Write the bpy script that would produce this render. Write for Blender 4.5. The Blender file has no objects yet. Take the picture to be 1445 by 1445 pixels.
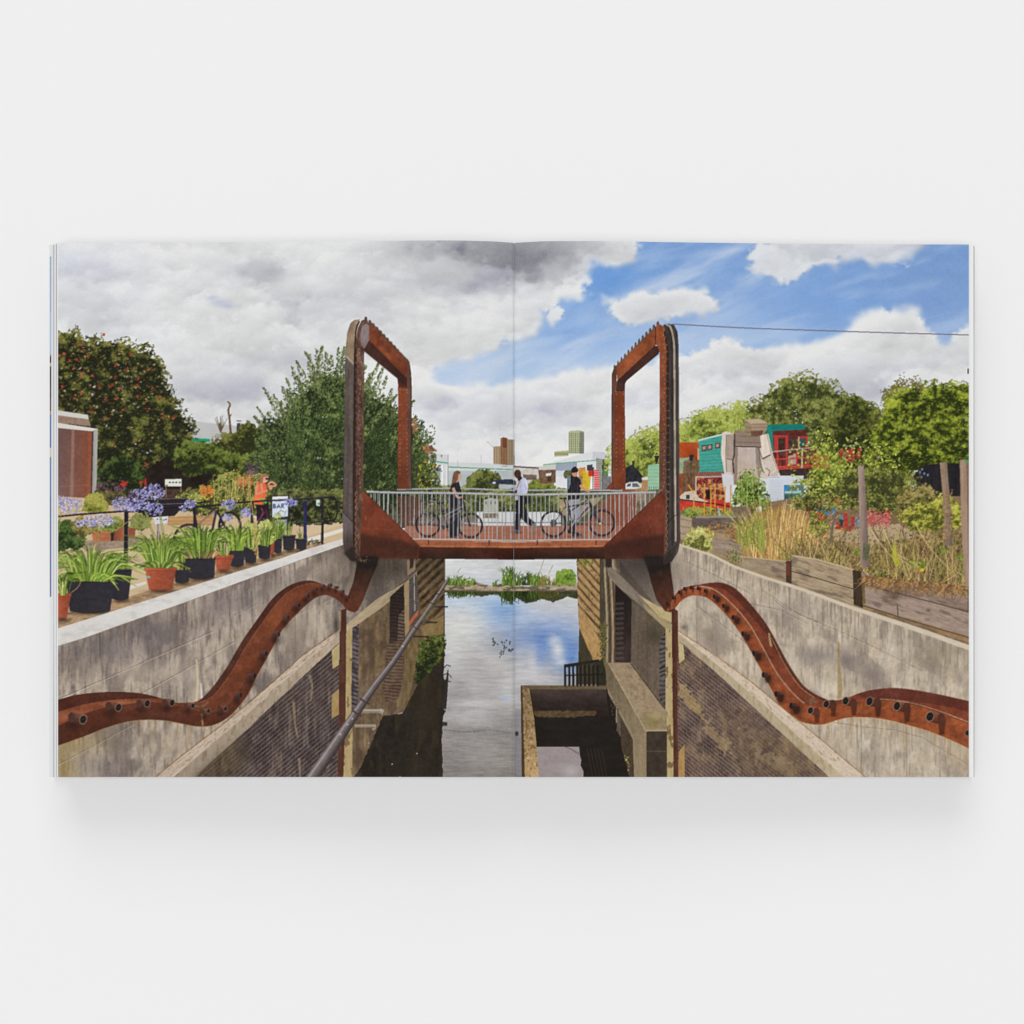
import bpy, math
import numpy as np

# ------------------------------------------------------------------ camera, world, lamps, exposure
sc = bpy.context.scene
COL = sc.collection
PX = 0.0004            # metres per photograph pixel on the table
CXP, YBP = 722.5, 1096.5   # photograph pixel under the lens: middle of the book, its lower edge
H = 1.5                # height of the shift-lens camera above the table

cam_d = bpy.data.cameras.new("camera")
cam = bpy.data.objects.new("camera", cam_d)
COL.objects.link(cam)
cam.location = (0, 0, H)
cam.rotation_euler = (0, 0, 0)
cam_d.sensor_width = 36
cam_d.lens = 36 * H / (1445 * PX)
cam_d.shift_y = (YBP - 722.5) / 1445
cam_d.clip_start, cam_d.clip_end = 0.05, 100
sc.camera = cam

world = bpy.data.worlds.new("World")
sc.world = world
world.use_nodes = True
world.node_tree.nodes["Background"].inputs[0].default_value = (1, 1, 1, 1)
world.node_tree.nodes["Background"].inputs[1].default_value = 0.44


def lamp(name, loc, target, size, watts, col=(1, 1, 1)):
    d = bpy.data.lights.new(name, 'AREA')
    d.shape = 'DISK'
    d.size = size
    d.energy = watts
    d.color = col
    o = bpy.data.objects.new(name, d)
    COL.objects.link(o)
    o.location = loc
    dx, dy, dz = (target[i] - loc[i] for i in range(3))
    o.rotation_euler = (math.atan2(math.hypot(dx, dy), -dz), 0, math.atan2(dx, -dy) if False else math.atan2(dy, dx) - math.pi / 2)
    return o


K1, K2 = 2680, 1500
lamp("overhead_softbox", (-1.6, -3.2, 24), (0, 0.15, 0), 10, K1)
lamp("top_softbox", (-1.5, 18, 12.5), (0, 0.15, 0), 17, K2)

sc.view_settings.view_transform = 'Standard'
sc.view_settings.look = 'None'
sc.view_settings.exposure = 0
sc.view_settings.gamma = 1
sc.cycles.max_bounces = 4
LIT = 1.05            # white radiance the lamps give an upward surface (used to choose ink densities)


# ------------------------------------------------------------------ materials
def lin(c):
    c = np.asarray(c, dtype=np.float64) / 255.0
    return np.where(c <= 0.04045, c / 12.92, ((c + 0.055) / 1.055) ** 2.4)


def paper_mat(name, rgb, rough=0.6, spec=0.1, grain=0.012, stretch=(1, 1, 1)):
    m = bpy.data.materials.new(name)
    m.use_nodes = True
    nt = m.node_tree
    b = nt.nodes["Principled BSDF"]
    b.inputs["Roughness"].default_value = rough
    b.inputs["Specular IOR Level"].default_value = spec
    n = nt.nodes.new("ShaderNodeTexNoise")
    n.inputs["Scale"].default_value = 900
    n.inputs["Detail"].default_value = 3
    r = nt.nodes.new("ShaderNodeValToRGB")
    lo, hi = [max(0, v - grain) for v in rgb], [v + grain for v in rgb]
    r.color_ramp.elements[0].position, r.color_ramp.elements[1].position = 0.3, 0.7
    r.color_ramp.elements[0].color, r.color_ramp.elements[1].color = (*lo, 1), (*hi, 1)
    tc = nt.nodes.new("ShaderNodeTexCoord")
    mp = nt.nodes.new("ShaderNodeMapping")
    mp.inputs["Scale"].default_value = stretch
    nt.links.new(tc.outputs["Object"], mp.inputs["Vector"])
    nt.links.new(mp.outputs["Vector"], n.inputs["Vector"])
    nt.links.new(n.outputs["Fac"], r.inputs["Fac"])
    nt.links.new(r.outputs["Color"], b.inputs["Base Color"])
    return m


M_TABLE = paper_mat("studio_surface", (0.833, 0.833, 0.833), 0.8, 0.0, 0.002)
M_PAPER = paper_mat("white_paper", (0.80, 0.80, 0.795), 0.6, 0.08, 0.01)
M_LEAF = paper_mat("leaf_paper", (0.72, 0.725, 0.73), 0.6, 0.05, 0.01)
M_CUT_SHADE = paper_mat("cut_edge_and_leaf_shade", (0.46, 0.46, 0.47), 0.8, 0.0, 0.12, (.01, .01, 3.2))  # cut edges of the blocks; on leaves its grey paints the shade between sheets
M_COVER = paper_mat("cover_board", (0.70, 0.70, 0.70), 0.6, 0.1, 0.01)

M_INK = bpy.data.materials.new("printed_ink")
M_INK.use_nodes = True
_nt = M_INK.node_tree
_b = _nt.nodes["Principled BSDF"]
_b.inputs["Roughness"].default_value = 0.55
_b.inputs["Specular IOR Level"].default_value = 0.06
_a = _nt.nodes.new("ShaderNodeAttribute")
_a.attribute_name = "ink"
_n = _nt.nodes.new("ShaderNodeTexNoise")           # fine halftone mottle of the press
_n.inputs["Scale"].default_value = 1500
_n.inputs["Detail"].default_value = 2
_mr = _nt.nodes.new("ShaderNodeMapRange")
_mr.inputs[1].default_value, _mr.inputs[2].default_value = 0.25, 0.75
_mr.inputs[3].default_value, _mr.inputs[4].default_value = 0.95, 1.05
_mx = _nt.nodes.new("ShaderNodeVectorMath")
_mx.operation = 'SCALE'
_tc = _nt.nodes.new("ShaderNodeTexCoord")
_nt.links.new(_tc.outputs["Object"], _n.inputs["Vector"])
_nt.links.new(_n.outputs["Fac"], _mr.inputs[0])
_nt.links.new(_a.outputs["Color"], _mx.inputs[0])
_nt.links.new(_mr.outputs[0], _mx.inputs["Scale"])
_nt.links.new(_mx.outputs[0], _b.inputs["Base Color"])


# ------------------------------------------------------------------ mesh helpers
def mesh_obj(name, verts, faces, mat, parent=None, label=None):
    me = bpy.data.meshes.new(name)
    me.from_pydata([tuple(map(float, v)) for v in verts], [], faces)
    me.materials.append(mat)
    me.update()
    o = bpy.data.objects.new(name, me)
    COL.objects.link(o)
    if parent is not None:
        o.parent = parent
    if label:
        o["label"] = label
    return o


def quad_mesh(name, V, Q, mat, parent=None, label=None, ink=None):
    me = bpy.data.meshes.new(name)
    nf = len(Q)
    me.vertices.add(len(V))
    me.vertices.foreach_set("co", np.ascontiguousarray(V, dtype=np.float32).ravel())
    me.loops.add(nf * 4)
    me.loops.foreach_set("vertex_index", np.ascontiguousarray(Q, dtype=np.int32).ravel())
    me.polygons.add(nf)
    me.polygons.foreach_set("loop_start", np.arange(0, nf * 4, 4, dtype=np.int32))
    me.polygons.foreach_set("loop_total", np.full(nf, 4, dtype=np.int32))
    me.update(calc_edges=True)
    if ink is not None:
        at = me.color_attributes.new("ink", 'FLOAT_COLOR', 'POINT')
        c4 = np.ones((len(V), 4), dtype=np.float32)
        c4[:, :3] = ink
        at.data.foreach_set("color", c4.ravel())
    me.materials.append(mat)
    o = bpy.data.objects.new(name, me)
    COL.objects.link(o)
    if parent is not None:
        o.parent = parent
    if label:
        o["label"] = label
    return o


def prism(name, prof, y0, y1, mat, parent=None, label=None):
    """Closed profile [(x, z)] swept from y0 to y1."""
    n = len(prof)
    V = [(x, y0, z) for x, z in prof] + [(x, y1, z) for x, z in prof]
    Fc = [(i, (i + 1) % n, n + (i + 1) % n, n + i) for i in range(n)]
    Fc += [tuple(range(n))[::-1], tuple(range(n, 2 * n))]
    o = mesh_obj(name, V, Fc, mat, parent, label)
    return o


# ------------------------------------------------------------------ the studio surface
bd = mesh_obj("backdrop", [(-6, -6, 0), (6, -6, 0), (6, 6, 0), (-6, 6, 0)], [(0, 1, 2, 3)], M_TABLE)
bd["kind"] = "structure"

# ------------------------------------------------------------------ page shape
ZP = np.array([(70, .0300), (82, .0302), (250, .0315), (400, .0332), (540, .0364), (630, .0374), (690, .0352),
               (718, .0318), (724.7, .0306), (725.6, .0288), (726.5, .0306), (735, .0318), (775, .0353), (830, .0358), (950, .0325),
               (1100, .0288), (1250, .0268), (1367, .0262), (1380, .0261)])


def pchip(xk, yk, x):
    h = np.diff(xk)
    d = np.diff(yk) / h
    m = np.zeros(len(xk))
    m[0], m[-1] = d[0], d[-1]
    for i in range(1, len(xk) - 1):
        m[i] = 0 if d[i - 1] * d[i] <= 0 else 2 * d[i - 1] * d[i] / (d[i - 1] + d[i])
    i = np.clip(np.searchsorted(xk, x) - 1, 0, len(xk) - 2)
    t = (x - xk[i]) / h[i]
    return ((2 * t ** 3 - 3 * t ** 2 + 1) * yk[i] + (t ** 3 - 2 * t ** 2 + t) * h[i] * m[i]
            + (-2 * t ** 3 + 3 * t ** 2) * yk[i + 1] + (t ** 3 - t ** 2) * h[i] * m[i + 1])


def page_z(xp):
    return pchip(ZP[:, 0], ZP[:, 1], np.asarray(xp, dtype=np.float64))


def world_x(xp, z):
    return (np.asarray(xp) - CXP) * PX * (H - z) / H


PAGE_H = (YBP - 343.0) * PX * (H - .0302) / H      # height of a page

book = bpy.data.objects.new("open_book", None)
COL.objects.link(book)
book["label"] = "open photo book lying on pale grey, with a rusty canal bridge across its pages"
book["category"] = "book"

# cover, spine and the two stacks of leaves under the spread
xl, xr, xg = world_x(76, 0), world_x(1371, 0), world_x(725.5, .0)
prism("back_cover", [(xl, .0012), (xg - .012, .0012), (xg - .012, .0034), (xl, .0034)], .0001, PAGE_H - .0001, M_COVER, book)
prism("front_cover", [(xg + .012, .0012), (xr, .0012), (xr, .0034), (xg + .012, .0034)], .0001, PAGE_H - .0001, M_COVER, book)
prism("spine", [(xg - .0118, .0006), (xg + .0118, .0006), (xg + .0118, .0024), (xg - .0118, .0024)], .0001, PAGE_H - .0001, M_COVER, book)


def stack(name, x0, x1, drop, lean):
    xs = np.linspace(x0, x1, 60)
    zs = page_z(xs) - drop
    top = [(float(world_x(x, z)), float(z)) for x, z in zip(xs, zs)]
    bot = [(top[-1][0], .0036), (top[0][0] + lean, .0036)]
    return prism(name, (top + bot)[::-1], 0.0, PAGE_H, M_CUT_SHADE, book)


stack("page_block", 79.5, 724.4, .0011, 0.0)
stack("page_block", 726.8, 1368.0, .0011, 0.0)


def leaf(x0, x1, z, th, ya, yb, label=None, mat=M_LEAF):
    a, b = float(world_x(x0, z)), float(world_x(x1, z))
    return prism("leaf", [(a, z - th), (b, z - th), (b, z), (a, z)], max(ya, -.0001), yb, mat, book, label)


# fanned leaves at the fore-edges: each a thin sheet that sticks out further than the one above; grey ones hold the edge shade in their colour
leaf(79.2, 130, .0290, .0004, -.0006, PAGE_H, mat=M_CUT_SHADE)
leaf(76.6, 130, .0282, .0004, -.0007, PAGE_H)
leaf(75.2, 130, .0272, .0004, -.0007, PAGE_H - .0002, mat=M_CUT_SHADE)
lf = leaf(69.6, 130, .0262, .0006, -.0007, PAGE_H - .0002, "pale leaf sticking out beyond the others with a sliver of blue print")
leaf(1300, 1373.8, .0246, .0005, -.0003, PAGE_H, mat=M_PAPER)
leaf(1300, 1375.0, .0228, .0005, -.0003, PAGE_H, mat=M_CUT_SHADE)

# sliver of the print on the protruding leaf
_slv = [(362, 365, (140, 165, 175)), (365, 440, (150, 172, 205)), (440, 500, (165, 188, 215)), (500, 503, (160, 120, 110)),
        (503, 512, (40, 34, 40)), (512, 517, (190, 175, 150)), (517, 545, (48, 40, 46)), (545, 562, (60, 55, 65)), (562, 580, (90, 75, 75)),
        (580, 585, (170, 140, 110)), (585, 632, (74, 108, 160)), (632, 645, (205, 195, 175)), (645, 650, (120, 110, 110)),
        (650, 700, (88, 125, 175)), (700, 770, (92, 110, 160)), (770, 842, (96, 112, 160))]
_V, _Q, _C = [], [], []
_zl = .0263
for a_, b_, c_ in _slv:
    k_ = len(_V)
    xa_, xb_ = world_x(70.4, _zl), world_x(72.3, _zl)
    ya_, yb_ = [(YBP - q) * PX * (H - _zl) / H for q in (b_, a_)]
    _V += [(xa_, ya_, _zl), (xb_, ya_, _zl), (xb_, yb_, _zl), (xa_, yb_, _zl)]
    _Q.append((k_, k_ + 1, k_ + 2, k_ + 3))
    _C += [lin(c_) / LIT] * 4
quad_mesh("printed_sliver", np.array(_V), np.array(_Q), M_INK, lf, None, np.array(_C))

# the double-page sheet that carries the picture
_xs = np.concatenate([np.linspace(80.6, 715, 120), np.linspace(716, 735, 60), np.linspace(736, 1368, 120)])
_zs = page_z(_xs) - .00012
_wx = world_x(_xs, _zs)
_top = list(zip(_wx, _zs))
_bot = list(zip(_wx, _zs - .0003))
prism_prof = (_top + _bot[::-1])[::-1]
sheet = prism("double_page", prism_prof, -.00004, PAGE_H + .00004, M_PAPER, book,
              "white double page carrying the colour photograph of a canal bridge")
sheet.data.shade_smooth() if False else None

# ------------------------------------------------------------------ the press: ink densities computed by code on a fine raster
rng = np.random.default_rng(7)
X0, Y0, X1, Y1 = 76, 334, 1374, 1104
S = 2
W_, H_ = (X1 - X0) * S, (Y1 - Y0) * S
IMG = np.full((H_, W_, 3), 200, dtype=np.float32)
IDS = np.zeros((H_, W_), dtype=np.uint8)
NAMES = []
CUR = 0
TAB = rng.random((256, 256)).astype(np.float32)


def I(name, label=None):
    global CUR
    NAMES.append((name, label))
    CUR = len(NAMES) - 1
    return CUR


def noise(u, v, seed=0):
    u = u + seed * 37.7
    v = v + seed * 91.3
    iu, iv = np.floor(u).astype(np.int32), np.floor(v).astype(np.int32)
    fu, fv = (u - iu).astype(np.float32), (v - iv).astype(np.float32)
    fu, fv = fu * fu * (3 - 2 * fu), fv * fv * (3 - 2 * fv)
    a, b = iu & 255, (iu + 1) & 255
    c, d = iv & 255, (iv + 1) & 255
    return (TAB[c, a] * (1 - fu) + TAB[c, b] * fu) * (1 - fv) + (TAB[d, a] * (1 - fu) + TAB[d, b] * fu) * fv


def fbm(u, v, seed=0, octv=4, gain=.5):
    s, a, t = 0, 1.0, 0
    for o in range(octv):
        s = s + a * noise(u, v, seed + o * 3)
        t += a
        a *= gain
        u, v = u * 2.03, v * 2.03
    return s / t


def sstep(a, b, x):
    t = np.clip((x - a) / (b - a), 0, 1)
    return t * t * (3 - 2 * t)


def grid(y0, y1, x0, x1):
    yy = (np.arange(y0, y1, dtype=np.float32) + .5) / S + Y0
    xx = (np.arange(x0, x1, dtype=np.float32) + .5) / S + X0
    return np.meshgrid(xx, yy)


def mask_of(pts, pad=0):
    p = np.asarray(pts, dtype=np.float64)
    q = (p - (X0, Y0)) * S
    x0 = int(max(0, math.floor(q[:, 0].min()) - pad))
    x1 = int(min(W_, math.ceil(q[:, 0].max()) + 1 + pad))
    y0 = int(max(0, math.floor(q[:, 1].min()) - pad))
    y1 = int(min(H_, math.ceil(q[:, 1].max()) + 1 + pad))
    if x1 <= x0 or y1 <= y0:
        return None
    T = np.zeros((y1 - y0, x1 - x0 + 1), dtype=np.int32)
    n = len(q)
    for i in range(n):
        (xa, ya), (xb, yb) = q[i], q[(i + 1) % n]
        if ya == yb:
            continue
        if ya > yb:
            xa, ya, xb, yb = xb, yb, xa, ya
        r0 = max(y0, math.ceil(ya - .5))
        r1 = min(y1, math.ceil(yb - .5))
        if r1 <= r0:
            continue
        rows = np.arange(r0, r1)
        xc = xa + (rows + .5 - ya) * (xb - xa) / (yb - ya)
        ci = np.clip(np.ceil(xc - .5).astype(int) - x0, 0, x1 - x0)
        np.add.at(T, (rows - y0, ci), 1)
    return y0, y1, x0, x1, (np.cumsum(T, axis=1)[:, :-1] & 1).astype(bool)


def blur(m, r):
    m = m.astype(np.float32)
    r = int(max(1, r))
    for _ in range(2):
        for ax in (0, 1):
            pad = [(0, 0), (0, 0)]
            pad[ax] = (r + 1, r)
            c = np.cumsum(np.pad(m, pad, mode='edge'), axis=ax, dtype=np.float64)
            n = m.shape[ax]
            hi = np.take(c, np.arange(2 * r + 1, 2 * r + 1 + n), axis=ax)
            lo = np.take(c, np.arange(0, n), axis=ax)
            m = ((hi - lo) / (2 * r + 1)).astype(np.float32)
    return m


# texture constructors: each returns f(X, Y, C) -> C
def N(amp, sx, sy=None, k=0.0, seed=0, octv=2, tint=(1, 1, 1)):
    sy = sy or sx
    t = np.array(tint, dtype=np.float32)

    def f(X, Y, C):
        n = fbm(X / sx, (Y - k * X) / sy, seed, octv) - .5
        return C + (n * 2 * amp)[..., None] * t
    return f


def P(amp):
    def f(X, Y, C):
        return C + (rng.random(X.shape).astype(np.float32) - .5)[..., None] * 2 * amp
    return f


def G(p0, c0, p1, c1):
    p0, p1 = np.array(p0, float), np.array(p1, float)
    d = p1 - p0
    c0, c1 = np.array(c0, np.float32), np.array(c1, np.float32)

    def f(X, Y, C):
        t = np.clip(((X - p0[0]) * d[0] + (Y - p0[1]) * d[1]) / (d @ d), 0, 1)[..., None]
        return C * 0 + c0 * (1 - t) + c1 * t
    return f


def T(p0, m0, p1, m1):       # multiply gradient
    g = G(p0, (m0,) * 3, p1, (m1,) * 3)
    return lambda X, Y, C: C * g(X, Y, C)


def BL(cx, cy, rx, ry, col, a):    # soft blot
    col = np.array(col, np.float32)

    def f(X, Y, C):
        w = a * np.exp(-((X - cx) / rx) ** 2 - ((Y - cy) / ry) ** 2)
        return C + w[..., None] * (col - C)
    return f


def STAIN(col, amt, sx, sy, seed, lo=.5, hi=.75, k=0.0, octv=3):
    col = np.array(col, np.float32)

    def f(X, Y, C):
        w = amt * sstep(lo, hi, fbm(X / sx, (Y - k * X) / sy, seed, octv))
        return C + w[..., None] * (col - C)
    return f


def LINES(k, sp, wd, col, a, off=0.0, wob=0.0, seed=0):
    col = np.array(col, np.float32)

    def f(X, Y, C):
        v = (Y - k * X - off) / sp
        if wob:
            v = v + wob * (noise(X / 9, Y / 9, seed) - .5)
        fr = v - np.floor(v)
        w = a * sstep(wd, wd * .4, np.minimum(fr, 1 - fr))
        if wob:
            w = w * (.45 + .8 * noise(X / 7, Y / 7, seed + 5))
        return C + w[..., None] * (col - C)
    return f


def JOINTS(k, sp, ln, wd, col, a):
    col = np.array(col, np.float32)

    def f(X, Y, C):
        v = np.floor((Y - k * X) / sp)
        u = X / ln + .5 * (v % 2)
        fr = u - np.floor(u)
        w = a * (fr < wd)
        w = w * (noise(X / 5, Y / 5, 3) > .3)
        return C + w[..., None] * (col - C)
    return f


def apply(y0, y1, x0, x1, m, col, tex, a=1.0, setid=True):
    X, Y = grid(y0, y1, x0, x1)
    C = np.empty((y1 - y0, x1 - x0, 3), np.float32)
    C[:] = col
    for t in tex:
        C = t(X, Y, C)
    w = (m.astype(np.float32) * a)[..., None]
    R = IMG[y0:y1, x0:x1]
    R += w * (C - R)
    if setid:
        IDS[y0:y1, x0:x1][m > .5] = CUR


def F(pts, col, *tex, a=1.0, soft=0, setid=True):
    r = mask_of(pts, int(soft * S * 2))
    if r is None:
        return
    y0, y1, x0, x1, m = r
    if soft:
        m = blur(m, soft * S * .5)
    apply(y0, y1, x0, x1, m, np.array(col, np.float32), tex, a, setid and a > .5)


def rough_fill(pts, col, *tex, rag=3, nz=4, amp=.8, a=1.0, seed=1):
    r = mask_of(pts, int(rag * S * 2))
    if r is None:
        return
    y0, y1, x0, x1, m = r
    X, Y = grid(y0, y1, x0, x1)
    m = blur(m, rag * S) + (fbm(X / nz, Y / nz, seed, 3) - .5) * amp > .5
    apply(y0, y1, x0, x1, m, np.array(col, np.float32), tex, a)


def sp(pts, n=8):
    p = np.asarray(pts, float)
    q = np.vstack([2 * p[0] - p[1], p, 2 * p[-1] - p[-2]])
    out = []
    for i in range(1, len(q) - 2):
        a, b, c, d = q[i - 1], q[i], q[i + 1], q[i + 2]
        for t in np.linspace(0, 1, n, endpoint=False):
            out.append(.5 * (2 * b + (c - a) * t + (2 * a - 5 * b + 4 * c - d) * t * t + (3 * b - a - 3 * c + d) * t ** 3))
    out.append(q[-2])
    return np.array(out)


def ell(cx, cy, rx, ry, n=22, rot=0.0):
    t = np.linspace(0, 2 * np.pi, n, endpoint=False)
    x, y = rx * np.cos(t), ry * np.sin(t)
    c, s = math.cos(rot), math.sin(rot)
    return np.stack([cx + x * c - y * s, cy + x * s + y * c], 1)


def E(cx, cy, rx, ry, col, *tex, rot=0.0, a=1.0, soft=0, setid=True):
    F(ell(cx, cy, rx, ry, 22, rot), col, *tex, a=a, soft=soft, setid=setid)


def ribbon(pts, w):
    p = np.asarray(pts, float)
    w = np.broadcast_to(np.asarray(w, float), (len(p),)) / 2
    d = np.gradient(p, axis=0)
    d /= np.maximum(np.linalg.norm(d, axis=1), 1e-6)[:, None]
    n = np.stack([-d[:, 1], d[:, 0]], 1)
    return p + n * w[:, None], p - n * w[:, None]


def L(pts, w, col, *tex, a=1.0, smooth=False, setid=True):
    p = sp(pts) if smooth else np.asarray(pts, float)
    if np.ndim(w) and len(w) != len(p):
        w = np.interp(np.linspace(0, 1, len(p)), np.linspace(0, 1, len(w)), w)
    A, B = ribbon(p, w)
    for i in range(len(p) - 1):
        F([A[i], A[i + 1], B[i + 1], B[i]], col, *tex, a=a, setid=setid)


def blot(cx, cy, rx, ry, col, a):
    r = mask_of([(cx - 2.2 * rx, cy - 2.2 * ry), (cx + 2.2 * rx, cy - 2.2 * ry), (cx + 2.2 * rx, cy + 2.2 * ry), (cx - 2.2 * rx, cy + 2.2 * ry)])
    if r is None:
        return
    y0, y1, x0, x1, m = r
    X, Y = grid(y0, y1, x0, x1)
    w = np.maximum(0, np.exp(-((X - cx) / rx) ** 2 - ((Y - cy) / ry) ** 2) - .008) * a
    apply(y0, y1, x0, x1, w, np.array(col, np.float32), (), 1.0, False)


_KER = {}


def kernel(ln, wd, q):
    key = (round(ln, 1), round(wd, 1), q)
    if key not in _KER:
        th = q * math.pi / 16
        R = int(math.ceil(max(ln, wd) * S / 2)) + 1
        yy, xx = np.mgrid[-R:R + 1, -R:R + 1]
        u = xx * math.cos(th) + yy * math.sin(th)
        v = -xx * math.sin(th) + yy * math.cos(th)
        k = (np.abs(u) / (ln * S / 2)) ** 1.4 + (v / (wd * S / 2)) ** 2 <= 1
        k[R, R] = True
        _KER[key] = (yy[k], xx[k])
    return _KER[key]


def dabs(xs, ys, cols, ln, wd, ang=None, spread=.5, setid=True, passes=2, clip=None):
    n = len(xs)
    if not n:
        return
    q = rng.integers(0, 16, n) if ang is None else np.round(((ang + rng.normal(0, spread, n)) / math.pi * 16)).astype(int) % 16
    ix = ((np.asarray(xs) - X0) * S).astype(int)
    iy = ((np.asarray(ys) - Y0) * S).astype(int)
    ps = rng.integers(0, passes, n)
    cols = np.asarray(cols, np.float32)
    for pz in range(passes):
        for k in range(16):
            s = np.flatnonzero((q == k) & (ps == pz))
            if not len(s):
                continue
            dy, dx = kernel(ln, wd, k)
            Yi = (iy[s][:, None] + dy[None]).ravel()
            Xi = (ix[s][:, None] + dx[None]).ravel()
            ok = (Yi >= 0) & (Yi < H_) & (Xi >= 0) & (Xi < W_)
            if clip is not None:
                ok &= clip[np.clip(Yi, 0, H_ - 1), np.clip(Xi, 0, W_ - 1)]
            cc = np.repeat(cols[s], len(dy), axis=0)
            IMG[Yi[ok], Xi[ok]] = cc[ok]
            if setid:
                IDS[Yi[ok], Xi[ok]] = CUR


def lerp(a, b, t):
    a, b = np.array(a, np.float32), np.array(b, np.float32)
    t = np.asarray(t)[..., None]
    return a + (b - a) * t


def tree(pts, dark, mid, light, dens=.35, ln=4., wd=2., ang=None, spread=.6, rag=6, nz=6, seed=1, hole=0.0, clump=18, bias=0.0, toplit=.35, amp=1.0, fringe=.5, sd=.2):
    ln, wd, dens = ln * .74, max(1.0, wd * .72), dens * 1.9
    r = mask_of(pts, int(rag * S * 3))
    y0, y1, x0, x1, m0 = r
    bg = IMG[y0:y1, x0:x1].copy()
    bgi = IDS[y0:y1, x0:x1].copy()
    X, Y = grid(y0, y1, x0, x1)
    bm = blur(m0, rag * S)
    e = (fbm(X / (nz * 2.4), Y / (nz * 2.4), seed, 2) - .5) * amp * .9 + (fbm(X / (nz * .6), Y / (nz * .5), seed + 5, 2) - .5) * amp * .9
    m = bm + e * np.sqrt(np.clip(4 * bm * (1 - bm), 0, 1)) * 1.25 > .5
    b = blur(m0, 9 * S)
    sh = int(12 * S)
    up = np.vstack([np.zeros((sh, b.shape[1]), np.float32), b[:-sh]]) if b.shape[0] > sh else b * 0
    Fl = .55 * fbm(X / clump, Y / (clump * .8), seed + 11, 3) + .45 * fbm(X / (clump * .36), Y / (clump * .28), seed + 23, 2) + toplit * .7 * (1 - up) - .15 + bias
    Fl = np.clip((Fl - .25) * 2.3, 0, 1)
    C = lerp(dark, mid, Fl * .6)
    IMG[y0:y1, x0:x1] = np.where(m[..., None], C, bg)
    IDS[y0:y1, x0:x1][m] = CUR
    idx = np.flatnonzero(m)
    n = int(len(idx) / (S * S) * dens)
    ox, oy = x0 / S + X0, y0 / S + Y0
    if fringe > 0:
        ring = np.flatnonzero((bm + e * np.sqrt(np.clip(4 * bm * (1 - bm), 0, 1)) * 1.25 > .5 - .13 * fringe / .5) & ~m)
        if len(ring):
            py, px = np.unravel_index(rng.choice(ring, int(len(ring) / (S * S) * .28) + 1), m.shape)
            f = Fl[py, px] + rng.normal(0, sd, len(px))
            dabs(px / S + ox, py / S + oy, lerp(dark, mid, np.clip(f + .15, 0, 1)), ln * .8, wd * .9, ang, spread)
    for lay in range(3):
        py, px = np.unravel_index(rng.choice(idx, n), m.shape)
        f = Fl[py, px] + rng.normal(0, sd, n)
        if lay == 0:
            keep = np.ones(n, bool)
            c = lerp(dark, mid, np.clip(f, 0, 1))
        elif lay == 1:
            keep = f > .35
            c = lerp(mid, light, np.clip((f - .45) * 1.6, 0, 1))
            c = np.where((f < .45)[:, None], lerp(dark, mid, np.clip(f + .2, 0, 1)), c)
        else:
            keep = f > .62
            c = lerp(mid, light, np.clip((f - .3) * 1.5, 0, 1.25))
        c = c * rng.uniform(.86, 1.12, (n, 1)) + rng.normal(0, 2.5, (n, 3))
        dabs(px[keep] / S + ox, py[keep] / S + oy, c[keep], ln * (1.1 if lay == 0 else .85), wd, ang, spread)
    reg = IMG[y0:y1, x0:x1]
    for ch in range(3):
        sm_ = blur(reg[..., ch], 1)
        reg[..., ch] = np.where(m, .62 * reg[..., ch] + .38 * sm_, reg[..., ch])
    if hole > 0:
        inner = blur(m, 14 * S)
        hv = fbm(X / 3.0, Y / 2.4, seed + 41, 2) + .42 * sstep(.97, .5, inner) + .5 * (fbm(X / 20, Y / 18, seed + 47, 2) - .5)
        hm = m & (hv > np.quantile(hv[m], 1 - hole))
        IMG[y0:y1, x0:x1][hm] = bg[hm] * .96
        IDS[y0:y1, x0:x1][hm] = bgi[hm]
    return m, (y0, y1, x0, x1)


def blades(cx, cy, n, spread, ln, cols, w=(2.2, .6), droop=.5, seed=0, base=4.0, up=1.0, setid=True):
    """Strap leaves that fan out of a pot: shaded ones at the back, lit ones in front."""
    n = int(n * 1.5)
    for i in range(n):
        back = i < n * .45
        t = rng.uniform(-1, 1) * (.8 if back else 1)
        l_ = ln * rng.uniform(.55, 1.12)
        bx = cx + t * base + rng.normal(0, 1)
        ex = bx + t * spread * rng.uniform(.5, 1.15) + rng.normal(0, 2)
        d = droop * abs(t) * rng.uniform(.2, 1.3)
        ty = cy - l_ * up * (1 - d)
        my = cy - l_ * up * .72
        pts = [(bx, cy), ((bx + ex) / 2 - (ex - bx) * .12, my), (ex, ty)]
        c = np.array(cols[rng.integers(0, len(cols))], float) * (rng.uniform(.42, .7) if back else rng.uniform(.78, 1.16))
        k = rng.uniform(.6, 1.0)
        q = sp(pts, 4)
        L(q, (w[0] * k, w[0] * 1.1 * k, w[0] * .8 * k, w[1]), c, setid=setid)
        if not back and w[0] > 1.7 and rng.random() < .5:
            L(q[1:] + (.5, -.2), (w[0] * .3, w[1] * .4), np.minimum(c * 1.25, 235), setid=False)


def flower(cx, cy, r, n, c0, c1):
    t = rng.uniform(0, 2 * np.pi, n)
    q = np.sqrt(rng.uniform(0, 1, n)) * r
    xs, ys = cx + q * np.cos(t) * 1.15, cy + q * np.sin(t) * .8
    c = lerp(c0, c1, rng.random(n) ** 1.2)
    dabs(xs, ys, c, 3.6, 1.5)
    dabs(xs[: n // 4] + 1, ys[: n // 4] + .5, lerp(c0, (70, 60, 120), rng.random(n // 4)), 1.6, 1.0)


# ================================================================== the printed picture, back to front
FULL = [(X0 - 2, Y0 - 2), (X1 + 2, Y0 - 2), (X1 + 2, Y1 + 2), (X0 - 2, Y1 + 2)]
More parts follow.
